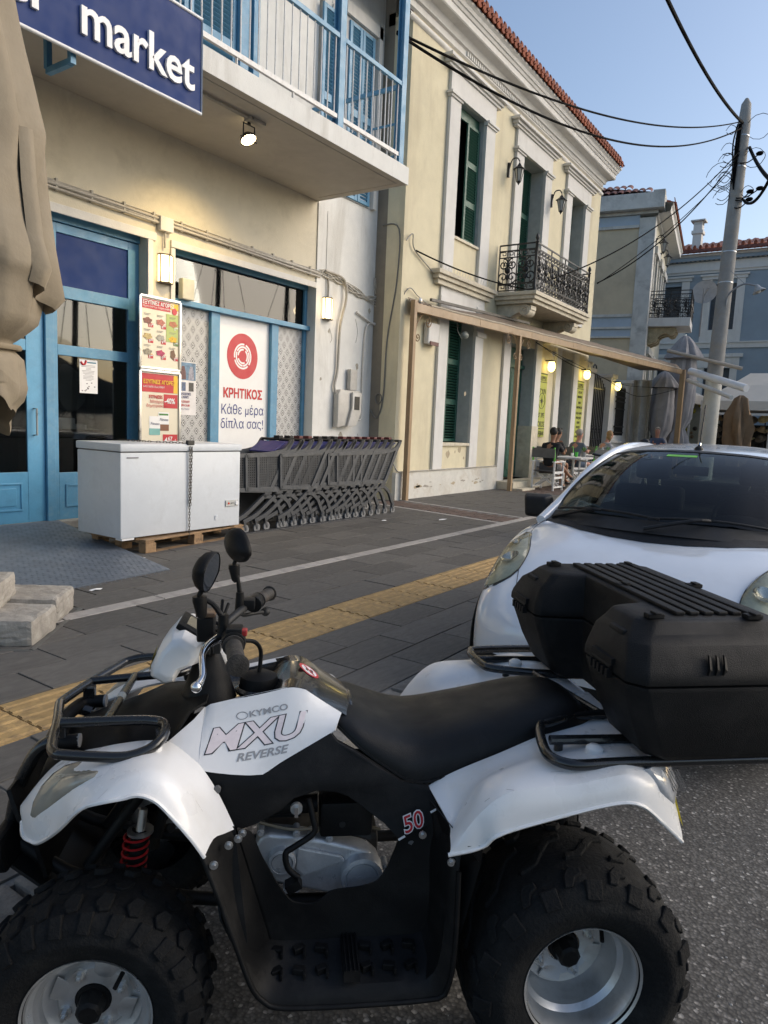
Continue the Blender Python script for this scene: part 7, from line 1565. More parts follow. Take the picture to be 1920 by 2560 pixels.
def wheel(x, y, s, R0, wd, rr, depth, zc):
    """one wheel: tyre is the part, rim and tread blocks its sub-parts; s is the outer side"""
    h = wd/2; z = zc
    prof = [(rr, h*.78), (rr+.012, h*.86), (rr+.03, h*.96), (rr+(R0-rr)*.45, h*1.04), (R0-.05, h*1.0), (R0-.026, h*.9), (R0-.012, h*.66), (R0-.006, h*.3), (R0-.005, 0)]
    prof = prof+[(r, -a) for r, a in prof[-2::-1]]
    pf = crom([(r, a, 0) for r, a in prof], 3)
    t = Q('wheel', MB().lathe([(v.x, v.y*s) for v in pf], (x, y, z), 'Y', 60), TY, smooth=60)
    d = h*.82; L = [(rr+.001, d), (rr+.006, d+.004), (rr+.004, d-.004), (rr-.004, d-.008), (rr-.01, d-.02), (rr-.012, d-depth*.45), (rr-.022, d-depth*.55), (rr-.024, d-depth*.85), (rr-.034, d-depth), (rr*.62, d-depth-.004), (rr*.56, d-depth+.004), (rr*.3, d-depth+.006), (rr*.28, d-depth-.02)]
    rim = Q('rim', MB().lathe([(r, a*s) for r, a in L], (x, y, z), 'Y', 56), RM, t, smooth=28)
    Q('hub', MB().lathe([(.001, .0), (.02, .0), (.027, -.006), (.03, -.04)], (0, 0, 0), 'Y', 8).xf(Matrix.Translation((x, y+s*(d-depth+.05), z-.0)) @ Matrix.Diagonal((1, s, 1, 1))).lathe([(.038, .0), (.036, .01), (.001, .012)], (x, y+s*(d-depth), z), 'Y', 20), QB, t, smooth=35)
    for k in range(4):
        a = pi/4+k*pi/2+.35; bx, bz = x+rr*.5*cos(a), z+rr*.5*sin(a); yy = y+s*(d-depth+.006)
        Q('wheel_nut', MB().cyl((bx, yy-.004*s, bz), (bx, yy+.004*s, bz), .014, 14).cyl((bx, yy, bz), (bx, yy+.014*s, bz), .0085, 6).cyl((bx, yy, bz), (bx, yy+.022*s, bz), .005, 8), steel, t)
        a += pi/4; P = []
        for da, r_ in ((-.3, .72), (.3, .72), (.34, .5), (.12, .4), (-.12, .4), (-.34, .5)): P.append((x+rr*r_*cos(a+da), yy-.006*s, z+rr*r_*sin(a+da)))
        Q('disc_emboss', MB().prism(P if s < 0 else P[::-1], (0, .005*s, 0)), RM, t, bevel=.003, bseg=2, smooth=40)
    a = 2.3; Q('valve', MB().cyl((x+(rr-.03)*cos(a), y+s*(d-depth*.6), z+(rr-.03)*sin(a)), (x+(rr-.045)*cos(a), y+s*(d-depth*.6+.03), z+(rr-.045)*sin(a)), .005, 8), QB, t)
    return t
def treads(t, x, y, s, R0, wd, front, zc):
    h = wd/2; W = Matrix.Translation((x, y, zc))
    def lug(P, th, base):
        m = MB().prism([(a, b, base) for a, b in P], (0, 0, th)); return m
    if front: shapes = [([(-.02, -.014), (.0, -.017), (.022, -.002), (.018, .012), (.002, .016), (-.012, .004)], .0, 26, 0), ([(-.016, -.02), (.006, -.022), (.02, .0), (.008, .02), (-.012, .016)], .055, 24, 1), ([(-.016, -.022), (.01, -.02), (.015, .018), (-.01, .022)], .088, 24, 2)]
    else: shapes = [([(-.034, -.03), (-.022, -.036), (.004, -.006), (.034, .002), (.036, .018), (-.006, .01), (-.03, -.018)], .028, 15, 0), ([(-.036, .0), (-.012, -.01), (.004, .008), (.012, .036), (-.006, .038), (-.018, .018), (-.036, .014)], .082, 15, 1), ([(-.02, -.02), (.018, -.022), (.02, .018), (-.016, .022)], .125, 15, 2)]
    for P, off, cnt, row in shapes:
        u = off/h; zl = R0-.006-(.0 if u < .45 else (u-.45)**2*.13 if u < .8 else .035+(u-.8)*.12)
        if row == 2: zl = R0-.028
        tilt = 0 if u < .45 else (-.35 if row == 1 else -.95)
        me = make_mesh('tread_block', lug(P, .013, -.006), bevel=.002, bseg=1); me.materials.append(TY)
        for side in ((1, -1) if off else (1,)):
            for k in range(cnt):
                a = 2*pi*(k+(.5 if side < 0 else 0)+(.5 if row % 2 else 0))/cnt
                o = bpy.data.objects.new('tread_block', me); COL.objects.link(o); o.parent = t
                M_ = W @ Matrix.Rotation(a, 4, 'Y') @ Matrix.Translation((0, off*side, zl)) @ Matrix.Rotation(tilt*side, 4, 'X')
                if side < 0: M_ = M_ @ Matrix.Rotation(pi, 4, 'Z')
                o.matrix_local = M_
for s in (1, -1):
    w = wheel(.534, .335*s, s, .245, .2, .127, .055, .256); treads(w, .534, .335*s, s, .245, .2, True, .256)
    w = wheel(-.534, .315*s, s, .263, .28, .133, .125, .274); treads(w, -.534, .315*s, s, .263, .28, False, .274)
def quad_top():
    rk = Q('front_rack', MB().tube([(.655, .165, .786), (.5, .165, .79), (.452, .168, .79), (.425, .182, .79), (.414, .215, .79), (.415, .258, .787), (.437, .287, .776), (.481, .302, .768), (.538, .302, .769), (.61, .298, .773), (.632, .285, .772), (.648, .25, .771), (.677, .12, .772), (.704, .02, .768), (.706, -.02, .766), (.674, -.15, .765), (.628, -.27, .769), (.612, -.3, .772), (.57, -.31, .78), (.5, -.305, .784), (.44, -.28, .786), (.42, -.23, .786), (.425, -.18, .785), (.46, -.155, .784), (.52, -.15, .782), (.674, -.15, .767)], .0115, 10, smooth=4), TB, smooth=60)
    cb = Q('rack_cross_bar', MB().cyl((.557, .16, .787), (.558, -.15, .782), .0105, 10), TB, rk, smooth=50); Q('label_ring', MB().cyl((.5575, .03, .785), (.5578, -.0, .7845), .011, 10), mat('label_silver', (.5, .5, .45), .4), rk, smooth=50)
    for y in (.12, -.12): Q('rack_post', MB().box(.655, .685, y-.012, y+.012, .7, .765), TB, rk, bevel=.004)
    Q('hoop', MB().tube([(.63, .12, .722), (.667, .12, .72), (.69, .08, .72), (.7, 0, .72), (.699, -.05, .72), (.685, -.11, .72), (.633, -.12, .722)], .017, 10, smooth=4), QB, rk, smooth=60)
    for y in (.12, -.12): Q('hoop_cap', MB().cyl((.632, y, .722), (.6265, y, .722), .0165, 14), mat('cap_grey', (.25, .25, .25), .6), rk)
    Q('rack_support', MB().tube([(.43, .2, .785), (.42, .2, .73)], .01, 8).tube([(.43, -.2, .785), (.42, -.2, .73)], .01, 8), TB, rk); Q('fender_boss', MB().lathe([(.022, -.02), (.018, .012), (.001, .014)], (.432, .262, .765), seg=14), QW, rk, smooth=40)
    z = .765
    near = [(-.98, .1, z), (-.655, .102, z), (-.52, .15, z), (-.493, .165, z), (-.477, .2, z), (-.456, .29, z), (-.456, .335, z), (-.48, .366, z), (-.52, .374, z), (-.626, .366, z), (-.98, .36, z)]
    far = [(-.98, -.19, z), (-.686, -.193, z), (-.494, -.246, z), (-.462, -.29, z), (-.452, -.373, z), (-.458, -.41, z), (-.48, -.43, z), (-.655, -.442, z), (-.98, -.44, z)]
    rr = Q('rear_rack', MB().tube(near, .0125, 10, smooth=3).tube(far, .0125, 10, smooth=3), TB, smooth=60)
    Q('rack_rail', MB().cyl((-.486, .248, z), (-.98, .25, z), .0115, 10), TB, rr); Q('rack_rail', MB().cyl((-.46, -.335, z), (-.98, -.325, z), .0115, 10), TB, rr)
    Q('rack_rail', MB().cyl((-.6, -.215, z), (-.69, .1, z-.005), .0105, 10), TB, rr); Q('rack_rail', MB().cyl((-.97, -.44, z), (-.97, .36, z), .0115, 10), TB, rr)
    for p in ((-.51, .245), (-.53, -.25), (-.58, .3)): Q('rack_post', MB().cyl((p[0], p[1], .7), (p[0], p[1], z), .011, 10), TB, rr)
    Q('rack_tab', MB().tube([(-.575, .27, z-.01), (-.575, .275, z-.03), (-.59, .29, z-.03), (-.59, .295, z-.01)], .004, 6, smooth=3), TB, rr)
    # steering head and dash pod
    P = [(.474, .866), (.473, .893), (.451, .942), (.42, .98), (.39, .986), (.345, .958), (.338, .93), (.357, .9), (.4, .882), (.417, .85), (.44, .845)]
    pod = MB(); n = len(P)
    cx, cz = .41, .92
    pod.loft([[(cx+(x-cx)*t, y, cz+(zz-cz)*t) for x, zz in P] for y, t in ((-.11, .55), (-.095, .8), (-.06, .98), (.03, 1.02), (.085, .97), (.115, .78), (.125, .55))], close=True, caps=True)
    pd = Q('headlamp_pod', pod, QW, bevel=.004, smooth=22)
    Q('yellow_sticker', MB().quad(*[(x, y, zz) for x, y, zz in ((.4785, .02, .874), (.478, .08, .874), (.464, .08, .925), (.4665, .02, .925))]), mat('yellow_sticker', (.65, .5, .04), .4, var=.3, vscale=60), pd)
    M_ = Matrix.Translation((.378, .025, .978)) @ Matrix.Rotation(rad(-32), 4, 'Y')
    Q('gauge', MB().box(-.036, .036, -.055, .06, -.012, .004).xf(M_), QB, pd, bevel=.004, smooth=30); Q('display', MB().box(-.018, .018, -.035, .035, .004, .0055).xf(M_), mat('lcd', (.16, .15, .12), .2), pd)
    for k in range(4): Q('indicator', MB().cyl((-.027, -.03+.02*k, .004), (-.027, -.03+.02*k, .0055), .003, 8).xf(M_), iron, pd)
    Q('pod_rear_cover', MB().ball((.325, -.04, .895), .045, 14, 10, (.8, 1, 1.1)), QW, pd, smooth=60)
    Q('steering_stem', MB().tube([(.345, 0, .82), (.335, 0, .93)], .024, 12).box(.31, .36, -.06, .06, .915, .94), FR)
    Q('stem_shroud', MB().lathe([(.07, -.02), (.05, .04), (.03, .09), (.02, .1)], (.34, .02, .81), seg=16), QB, smooth=50)
    hb = Q('handlebar', MB().tube([(.244, .385, 1.004), (.262, .27, 1.004), (.285, .2, 1.005), (.32, .1, .965), (.333, .04, .945), (.333, -.04, .94), (.315, -.09, .945), (.285, -.16, .958), (.262, -.23, .96), (.233, -.3, .961), (.206, -.385, .958)], .0115, 10, smooth=4).bar((.318, .1, .968), (.308, -.1, .952), .014), FR, smooth=60)
    def grip(a, b):
        a, b = Vector(a), Vector(b); m = MB(); d = (b-a); n_ = 22
        m.tube([a.lerp(b, k/n_) for k in range(n_+1)], [.0175+.0012*(k % 2) for k in range(n_+1)], 16); m.tube([b-d*.0, b+d*.02, b+d*.035], [.023, .024, .016], 16); m.tube([a-d*.02, a+d*.02], [.024, .024], 16); return m
    rubber = mat('worn_grip', (.03, .026, .022), .6, var=.4, vscale=40, bump=.3, bscale=200, dirt=(.12, .09, .06), dscale=20, damt=.5)
    Q('grip', grip((.261, .275, 1.005), (.243, .392, 1.003)), rubber, hb, smooth=30); Q('grip', grip((.235, -.295, .961), (.205, -.392, .958)), rubber, hb, smooth=30)
    Q('switch_housing', MB().cyl((.266, .21, 1.005), (.262, .262, 1.005), .027, 14).cbox((.262, .235, 1.022), .035, .045, .03), QB, hb, bevel=.004, smooth=40); Q('red_switch', MB().cbox((.244, .24, 1.026), .02, .024, .014), mat('red_switch', (.3, .02, .02), .4), hb, bevel=.003)
    Q('throttle_housing', MB().cyl((.245, -.24, .961), (.238, -.29, .961), .024, 14).cbox((.265, -.225, .97), .05, .05, .028), QB, hb, bevel=.004, smooth=40)
    rs = Q('brake_reservoir', MB().box(.315, .355, .115, .16, .975, 1.035), QB, hb, bevel=.006, smooth=30); Q('reservoir_cap', MB().box(.313, .357, .113, .162, 1.036, 1.046), mat('brown_cap', (.1, .06, .035), .4, var=.5, vscale=60), rs, bevel=.003)
    Q('brake_lever', MB().tube([(.3, .2, 1.0), (.318, .25, 1.0), (.324, .3, .995), (.318, .345, .985), (.314, .375, .972), (.322, .4, .962)], [.012, .009, .0075, .007, .007, .009], 9, smooth=5).ball((.323, .402, .961), .0115, 10, 8), chrome, hb, smooth=60)
    Q('brake_lever', MB().tube([(.285, -.2, .95), (.272, -.25, .928), (.245, -.3, .92), (.222, -.34, .912)], .006, 8, smooth=4).ball((.214, -.355, .91), .015, 10, 8, (1, 1.3, .9)), FR, hb, smooth=60)
    cb = MB(); rd = random.Random(2)
    for k in range(6): s = rd.choice((1, -1)); cb.tube([(.28+.01*k, s*(.1+.02*k), .985), (.33, s*.08, 1.0-.02*k), (.37, s*.04, .93), (.38, .02, .86), (.4, .03, .79)], .0045, 6, smooth=5)
    Q('control_cables', cb, QB, hb, smooth=60, kind='stuff')
    for s, cx, cy, cz, bx, bz in ((1, .323, .2, 1.15, .29, 1.01), (-1, .287, -.205, 1.14, .282, .962)):
        mm = Matrix.Translation((cx, cy, cz)) @ Matrix.Rotation(rad(9*s), 4, 'X') @ Matrix.Rotation(rad(-14), 4, 'Y') @ Matrix.Rotation(rad(-8), 4, 'Z')
        if s == -1: mm = Matrix.Translation((cx, cy, cz)) @ Matrix.Rotation(rad(-12), 4, 'X') @ Matrix.Rotation(rad(-6), 4, 'Y') @ Matrix.Rotation(rad(30), 4, 'Z')
        N_ = 28; rg = []
        def outline(t): return [(0, t*(.056+.012*cos(a)**2)*cos(a)*(1.0 if sin(a) > -.2 else .92), t*.047*sin(a)*(1.08 if sin(a) > 0 else .95)) for a in [2*pi*k/N_ for k in range(N_)]]
        for x, t in ((-.006, .97), (-.004, 1.0), (.006, .99), (.018, .86), (.028, .6), (.032, .25), (.033, .02)): rg.append([(x, p[1], p[2]) for p in outline(t)])
        m_ = Q('mirror', MB().loft(rg, close=True).xf(mm), QB, hb, smooth=50)
        Q('mirror_glass', MB().quad(*[(-.0045, p[1], p[2]) for p in outline(.93)]).xf(mm), mat('mirror_silver', (.85, .87, .88), .02, metal=1, var=0, rvar=0), q, label='rear view mirror glass')
        b0 = mm @ Vector((.006, 0, -.044))
        Q('mirror_stem', MB().tube([b0, b0+Vector((.003, 0, -.014)), (.5*(b0.x+bx), cy, .5*(b0.z+bz)+.02), (bx, cy, bz+.035)], [.006, .006, .006, .007], 8, smooth=3).tube([b0+Vector((.003, 0, -.012)), b0+Vector((.003, 0, -.02)), b0+Vector((-.002, 0, -.055)), b0+Vector((-.004, 0, -.062))], [.016, .0165, .0115, .007], 14).tube([(bx, cy, bz+.045), (bx, cy, bz-.005)], [.011, .014], 12), QB, hb, smooth=45)
quad_top()
def topbox():
    bx = mat('box_plastic', (.007, .007, .0073), .55, spec=.22, var=.18, vscale=5, bump=.35, bscale=420, dirt=(.055, .05, .045), dscale=5, damt=.4)
    t = thing('top_box', 'large black u shaped luggage box strapped on the rear rack of the quad', 'luggage box', tuple(wmat(q) @ Vector((-.78, .02, .77))), q.rotation_euler[2]); o = Vector((-.78, .02, .77))
    t.rotation_euler = (0, 0, q.rotation_euler[2]+rad(1.8)); t.location = wmat(q) @ Vector((-.79, .02, .77))
    def B(name, mb, m, parent=None, **k):
        for i, v in enumerate(mb.v): mb.v[i] = v-o
        return obj(name, mb, m, parent or t, local=True, **k)
    Y0 = .02
    def plan(f, nb, b, yo, yi, c=.035):
        """u-shaped outline: lobe front f, notch back wall nb, back b, outer half width yo, inner notch half width yi"""
        P = [(f, yo-c), (f, yi+c*.5), (f-c*.4, yi), (nb+.0, yi-.02), (nb, -yi+.02), (f-c*.4, -yi), (f, -yi-c*.5), (f, -yo+c), (f-c, -yo), (b+c, -yo), (b, -yo+c), (b, yo-c), (b+c, yo), (f-c, yo)]
        return P
    def stack(L): return MB().loft([[(x, Y0+y, z) for x, y in plan(*a)] for z, a in L], close=True, caps=True)
    lo = B('lower_box', stack([(.775, (-.655, -.72, -1.0, .36, .17)), (.79, (-.635, -.715, -1.015, .375, .165)), (.86, (-.6, -.71, -1.03, .39, .16)), (.95, (-.567, -.7, -1.04, .402, .155)), (.962, (-.565, -.7, -1.04, .403, .155))]), bx, bevel=.006, smooth=30)
    li = B('lid', stack([(.966, (-.562, -.698, -1.042, .406, .152)), (.985, (-.562, -.698, -1.042, .405, .152)), (1.0, (-.565, -.699, -1.035, .4, .155)), (1.045, (-.58, -.7, -1.01, .37, .16)), (1.065, (-.6, -.703, -.99, .345, .165)), (1.085, (-.615, -.705, -.975, .325, .17)), (1.09, (-.63, -.715, -.965, .315, .18))]), bx, bevel=.006, smooth=30)
    for k in range(6):
        x = -.735-.036*k; B('lid_rib', MB().prism([(x-.012, Y0-.285, 1.0905), (x+.012, Y0-.285, 1.0905), (x+.012, Y0+.285, 1.0905), (x-.012, Y0+.285, 1.0905)], (0, 0, .009)), bx, li, bevel=.003)
    for x, y in ((-.66, .3), (-.9, .31), (-.66, -.28), (-.9, -.28), (-.745, 0), (-.95, 0)): B('clasp', MB().box(x-.02, x+.02, Y0+y-.012, Y0+y+.012, 1.09, 1.101).box(x-.008, x+.008, Y0+y-.006, Y0+y+.02, 1.101, 1.106), bx, li, bevel=.003)
    for k in range(3): B('moulded_slash', MB().prism([(-.735-.018*k, Y0+.402, .99), (-.738-.018*k, Y0+.402, 1.005), (-.744-.018*k, Y0+.385, 1.03), (-.748-.018*k, Y0+.387, 1.025), (-.746-.018*k, Y0+.4, 1.0)], (0, .006, 0)), QB, li)
    for s in (1, -1):
        y = Y0+s*.27
        B('hinge', MB().cyl((-.562, y-.045, .98), (-.562, y+.045, .98), .009, 8).box(-.575, -.555, y-.05, y+.05, .985, 1.0), bx, li, smooth=40)
        for k in range(5): B('hinge_knuckle', MB().cbox((-.555, y-.04+.02*k, .965), .014, .01, .02), bx, lo)
        B('lid_recess', MB().box(-.612, -.585, y-.035, y+.035, 1.045, 1.062), bx, li, bevel=.006)
    B('scuff', MB().quad((-.665, .4235, .975), (-.66, .4235, .975), (-.661, .4235, .987), (-.664, .4235, .988)), signwhite, li)
topbox()
# ---------------------------------------------------------------- white hatchback parked behind the quad, facing the camera
def car():
    from mathutils.bvhtree import BVHTree
    CW = mat('car_white', (.7, .73, .77), .16, var=.015, vscale=2, coat=.8, rvar=.03, dirt=(.5, .5, .5), dscale=3, damt=.25)
    t = thing('parked_car', 'white small hatchback parked along the kerb, bonnet towards the viewer', 'car', (5.1, .95, 0)); Y0 = .95
    ST = [(3.235, [(0, .46), (.18, .46), (.34, .455), (.42, .44), (.46, .42), (.47, .4), (.47, .36), (.44, .33), (0, .32)]),
          (3.25, [(0, .52), (.2, .52), (.4, .515), (.5, .5), (.55, .47), (.57, .42), (.57, .33), (.53, .26), (0, .24)]),
          (3.30, [(0, .60), (.25, .60), (.44, .595), (.57, .58), (.645, .54), (.675, .47), (.675, .3), (.62, .2), (0, .19)]),
          (3.40, [(0, .69), (.3, .69), (.5, .68), (.63, .655), (.715, .60), (.75, .5), (.75, .3), (.70, .18), (0, .17)]),
          (3.55, [(0, .775), (.3, .775), (.52, .765), (.665, .735), (.76, .67), (.795, .55), (.795, .32), (.75, .18), (0, .17)]),
          (3.75, [(0, .85), (.3, .855), (.54, .845), (.685, .82), (.785, .75), (.815, .62), (.815, .4), (.78, .18), (0, .17)]),
          (3.95, [(0, .905), (.3, .905), (.55, .9), (.70, .875), (.795, .81), (.825, .68), (.825, .42), (.79, .18), (0, .17)]),
          (4.15, [(0, .95), (.3, .948), (.55, .94), (.705, .917), (.798, .86), (.83, .7), (.83, .42), (.8, .18), (0, .17)]),
          (4.45, [(0, .965), (.3, .965), (.56, .96), (.705, .94), (.798, .885), (.832, .72), (.832, .42), (.8, .18), (0, .17)]),
          (5.0, [(0, .95), (.3, .95), (.56, .95), (.7, .945), (.8, .9), (.835, .74), (.835, .42), (.8, .18), (0, .17)]),
          (6.0, [(0, .96), (.3, .96), (.56, .96), (.7, .96), (.795, .92), (.83, .75), (.83, .42), (.8, .18), (0, .17)]),
          (6.6, [(0, .97), (.3, .97), (.52, .97), (.66, .965), (.755, .92), (.79, .75), (.79, .42), (.75, .2), (0, .19)]),
          (6.85, [(0, .9), (.3, .9), (.5, .895), (.6, .88), (.68, .84), (.72, .72), (.72, .42), (.68, .24), (0, .22)]),
          (6.95, [(0, .7), (.3, .7), (.45, .69), (.5, .68), (.55, .64), (.57, .6), (.57, .45), (.54, .34), (0, .33)])]
    V = []
    for X, P in ST: f_ = .955 if X < 3.6 else (.975 if X < 3.8 else 1); V.append([X]+[c for p in P for c in (p[0]*f_, p[1])])
    dense = crom4(ST2 := V, 4); rings = []
    for r in dense:
        X = r[0]; h = [(r[1+2*i], r[2+2*i]) for i in range(9)]; hc = crom([(a, b, 0) for a, b in h], 3)
        left = [(X, Y0+p.x, p.y) for p in hc]; right = [(X, Y0-p.x, p.y) for p in hc[1:-1]][::-1]
        rings.append(left+right)
    m = MB().loft(rings, close=True, caps=True); W = [v.copy() for v in m.v]; Fc = [list(f) for f in m.f]
    bvh = BVHTree.FromPolygons(W, Fc)
    body = obj('body', m, CW, t, smooth=38)
    def onto(p, h):
        c, n, i, d = bvh.find_nearest(Vector(p))
        if (Vector(p)-Vector((5.1, Y0, .55))).dot(n) < 0: n = -n
        return c+n*h
    def decal(name, P, h, mt, parent=body, dense_=4, prof=None, **k):
        P = resample(P+[P[0]], 40, dense_)[:-1]; c = sum(P, Vector())/len(P); R_ = []
        for tt, hh in (prof or ((1, 0), (1, h), (.6, h*1.05), (.2, h*1.05), (.02, h*1.05))): R_.append([onto(c+(p-c)*tt, hh) for p in P])
        return obj(name, MB().loft(R_, close=True), mt, parent, smooth=50, **k)
    def Y(s, o): return Y0+s*o
    for s in (1, -1):
        P = [(3.97, .655, .885), (3.84, .6, .845), (3.70, .545, .76), (3.56, .525, .63), (3.50, .575, .565), (3.51, .63, .575), (3.60, .675, .68), (3.80, .71, .81)]
        P = [Vector((x, Y(s, o), z)) for x, o, z in P]
        r = decal('headlight_surround', P, .003, mat('headlight_seal', (.05, .05, .05), .5))
        c = sum(P, Vector())/len(P); P2 = [c+(p-c)*.96 for p in P]
        hl = decal('headlight', P2, .01, glassmat('headlight_lens2', (.88, .88, .8), .9, 1.4, .05) if 'headlight_lens2' not in MATS else MATS['headlight_lens2'], t, prof=((1, .003), (1, .012), (.8, .03), (.5, .042), (.2, .046), (.02, .046)))
        decal('reflector', [c+(p-c)*.93 for p in P], .005, mat('reflector', (.72, .7, .6), .35, metal=.0, var=.2, vscale=25), hl)
        for q_, rr in (((3.66, .6, .70), .05), ((3.8, .65, .80), .028)):
            o = onto((q_[0], Y(s, q_[1]), q_[2]), .008); n = (onto((q_[0], Y(s, q_[1]), q_[2]), .02)-o).normalized()
            obj('bulb_bowl', MB().lathe([(.001, 0), (rr*.5, .004), (rr, .02), (rr+.004, .022)], seg=20).xf(Matrix.Translation(o) @ n.to_track_quat('Z', 'Y').to_matrix().to_4x4()), chrome, hl, smooth=50)
        decal('turn_lens', [c+(p-c)*.93 for p in (P[0], P[1].lerp(P[0], .6), P[0].lerp(P[7], .8), P[7])], .012, mat('amber_tint', (.42, .34, .16), .3), hl)
        decal('fog_recess', [Vector((3.33, Y(s, .42), .34)), Vector((3.3, Y(s, .55), .36)), Vector((3.36, Y(s, .64), .33)), Vector((3.34, Y(s, .56), .27))], .004, FR)
    decal('lower_grille', [Vector((3.25, Y0-.4, .3)), Vector((3.25, Y0-.42, .22)), Vector((3.25, Y0+.42, .22)), Vector((3.25, Y0+.4, .3))], .004, FR, dense_=0)
    decal('upper_grille', [Vector((3.26, Y0-.3, .575)), Vector((3.25, Y0-.24, .52)), Vector((3.25, Y0+.24, .52)), Vector((3.26, Y0+.3, .575))], .004, FR, dense_=0)
    pl = obj('number_plate', MB().box(3.2, 3.215, Y0-.26, Y0+.26, .395, .505), signwhite, t, bevel=.003); obj('plate_band', MB().box(3.197, 3.2, Y0+.215, Y0+.26, .396, .504), mat('eu_blue', (.01, .05, .35), .4), pl)
    obj('plate_frame', MB().box(3.205, 3.23, Y0-.275, Y0+.275, .36, .515), iron, t)
    text('lettering', 'GR', .028, TM(3.196, Y0+.257, .41, '-X'), signwhite, pl, extrude=.0003); text('lettering', 'green', .026, TM(3.204, Y0+.1, .366, '-X'), mat('frame_green', (.03, .2, .12), .5), t, extrude=.0003); text('lettering', 'E', .09, TM(3.196, Y0+.19, .415, '-X'), iron, pl, extrude=.0003)
    # panel gap of the bonnet
    for s in (1, -1):
        g = [onto((x, Y(s, o), z), .001) for x, o, z in ((3.42, .5, .69), (3.55, .55, .77), (3.75, .62, .84), (3.95, .665, .89), (4.2, .7, .93), (4.4, .72, .945))]
        obj('bonnet_gap', MB().tube(g, .0025, 5, smooth=5), mat('gap_dark', (.06, .06, .065), .8), body)
        # greenhouse
        arch = [(4.3, .735, .93), (4.6, .70, 1.06), (4.95, .645, 1.245), (5.25, .60, 1.352), (5.6, .585, 1.4), (6.0, .58, 1.41), (6.35, .575, 1.385), (6.6, .6, 1.28), (6.75, .66, 1.1), (6.83, .7, .92)]
        obj('roof_rail', MB().tube([(x, Y(s, o), z) for x, o, z in arch], .034, 10, smooth=5), CW, body, smooth=60)
        obj('door_pillar', MB().bar((5.45, Y(s, .77), .93), (5.5, Y(s, .605), 1.38), .06, .03), FR, body)
        obj('side_glass', MB().loft([[(4.55, Y(s, .775), .93), (5.4, Y(s, .785), .93), (6.6, Y(s, .75), .95)], [(4.85, Y(s, .68), 1.18), (5.4, Y(s, .62), 1.37), (6.5, Y(s, .62), 1.3)]]), MATS.get('car_glass') or glassmat('car_glass', (.5, .57, .55), .9, 1.5), t)
        mi = obj('wing_mirror', MB().loft([[(x, Y(s, o+.0), z) for o, z in ring_] for x, ring_ in ((4.62, [(.76, .93), (.94, .93), (.95, 1.06), (.79, 1.06)]), (4.57, [(.75, .91), (.96, .91), (.975, 1.07), (.77, 1.075)]), (4.5, [(.78, .93), (.93, .93), (.94, 1.05), (.8, 1.06)]))], close=True, caps=True), blackp, t, bevel=.022, bseg=3, smooth=50)
        obj('mirror_arm', MB().bar((4.62, Y(s, .74), .95), (4.6, Y(s, .8), .965), .06, .05), blackp, mi)
        for x in (3.92, 6.2):
            w = obj('wheel', MB().lathe([(.19, -.09), (.25, -.095), (.29, -.08), (.295, 0), (.29, .08), (.25, .095), (.19, .09)], (x, Y(s, .745), .295), 'Y', 36, closed=True), TY, t, smooth=50); obj('rim', MB().lathe([(.001, .06), (.06, .07), (.1, .06), (.18, .075), (.195, .09), (.195, -.09)], (0, 0, 0), 'Y', 30).xf(Matrix.Translation((x, Y(s, .745), .295)) @ Matrix.Diagonal((1, s, 1, 1))), RM, w, smooth=30)
            obj('wheel_arch', MB().prism([(x+.33*cos(a), Y(s, .832), .3+.33*sin(a)) for a in [pi*k/20 for k in range(21)]]+[(x-.33, Y(s, .832), .18), (x+.33, Y(s, .832), .18)], (0, .004*s, 0)), FR, body)
    base = [(4.4, -.735, .94), (4.25, -.6, .957), (4.12, -.4, .968), (4.06, -.2, .972), (4.04, 0, .973), (4.06, .2, .972), (4.12, .4, .968), (4.25, .6, .957), (4.4, .735, .94)]
    top = [(5.27, -.585, 1.355), (5.2, -.45, 1.385), (5.15, -.3, 1.4), (5.125, -.15, 1.407), (5.12, 0, 1.41), (5.125, .15, 1.407), (5.15, .3, 1.4), (5.2, .45, 1.385), (5.27, .585, 1.355)]
    Bm = [Vector((x, Y0+y, z)) for x, y, z in base]; Tm = [Vector((x, Y0+y, z)) for x, y, z in top]
    def wsp(u, v, h=0):
        a = lerpv(Bm, u); b = lerpv(Tm, u); p = a.lerp(b, v); p += Vector((-.35, 0, 1)).normalized()*(.055*4*v*(1-v)*1.0+h); return p
    def lerpv(L, u): x = u*(len(L)-1); i = min(int(x), len(L)-2); return L[i].lerp(L[i+1], x-i)
    cg = MATS.get('car_glass')
    ws = obj('windscreen', MB().loft([[wsp(k/24, j/10) for k in range(25)] for j in range(11)]), glassmat('windscreen_glass', (.32, .37, .38), .55, 1.42), t, smooth=60)
    band = MB().loft([[wsp(k/24, v, .003) for k in range(25)] for v in (-.02, .03, .075)]); obj('screen_border', band, FR, ws, smooth=60)
    obj('screen_border', MB().loft([[wsp(k/24, v, .003) for k in range(25)] for v in (.955, 1.0)]), FR, ws, smooth=60)
    for a, b in ((0, .028), (.972, 1)): obj('screen_border', MB().loft([[wsp(a, j/10, .0035) for j in range(11)], [wsp(b, j/10, .0035) for j in range(11)]]), FR, ws, smooth=60)
    obj('cowl', MB().loft([[onto((p.x-.07, p.y, p.z-.01), .004) for p in [lerpv(Bm, k/24) for k in range(25)]], [p+Vector((.02, 0, .012)) for p in [lerpv(Bm, k/24) for k in range(25)]]]), blackp, t, smooth=50)
    for a, b in ((.12, .52), (.48, .93)):
        w = obj('wiper', MB().tube([wsp(a+(b-a)*k/8, .07+.03*sin(pi*k/8), .02) for k in range(9)], .008, 6), blackp, t, smooth=60); obj('wiper_arm', MB().tube([wsp(b, -.01, .02), wsp((a+b)/2+.05, .06, .04), wsp((a+b)/2, .09, .025)], .011, 6, smooth=3), blackp, w)
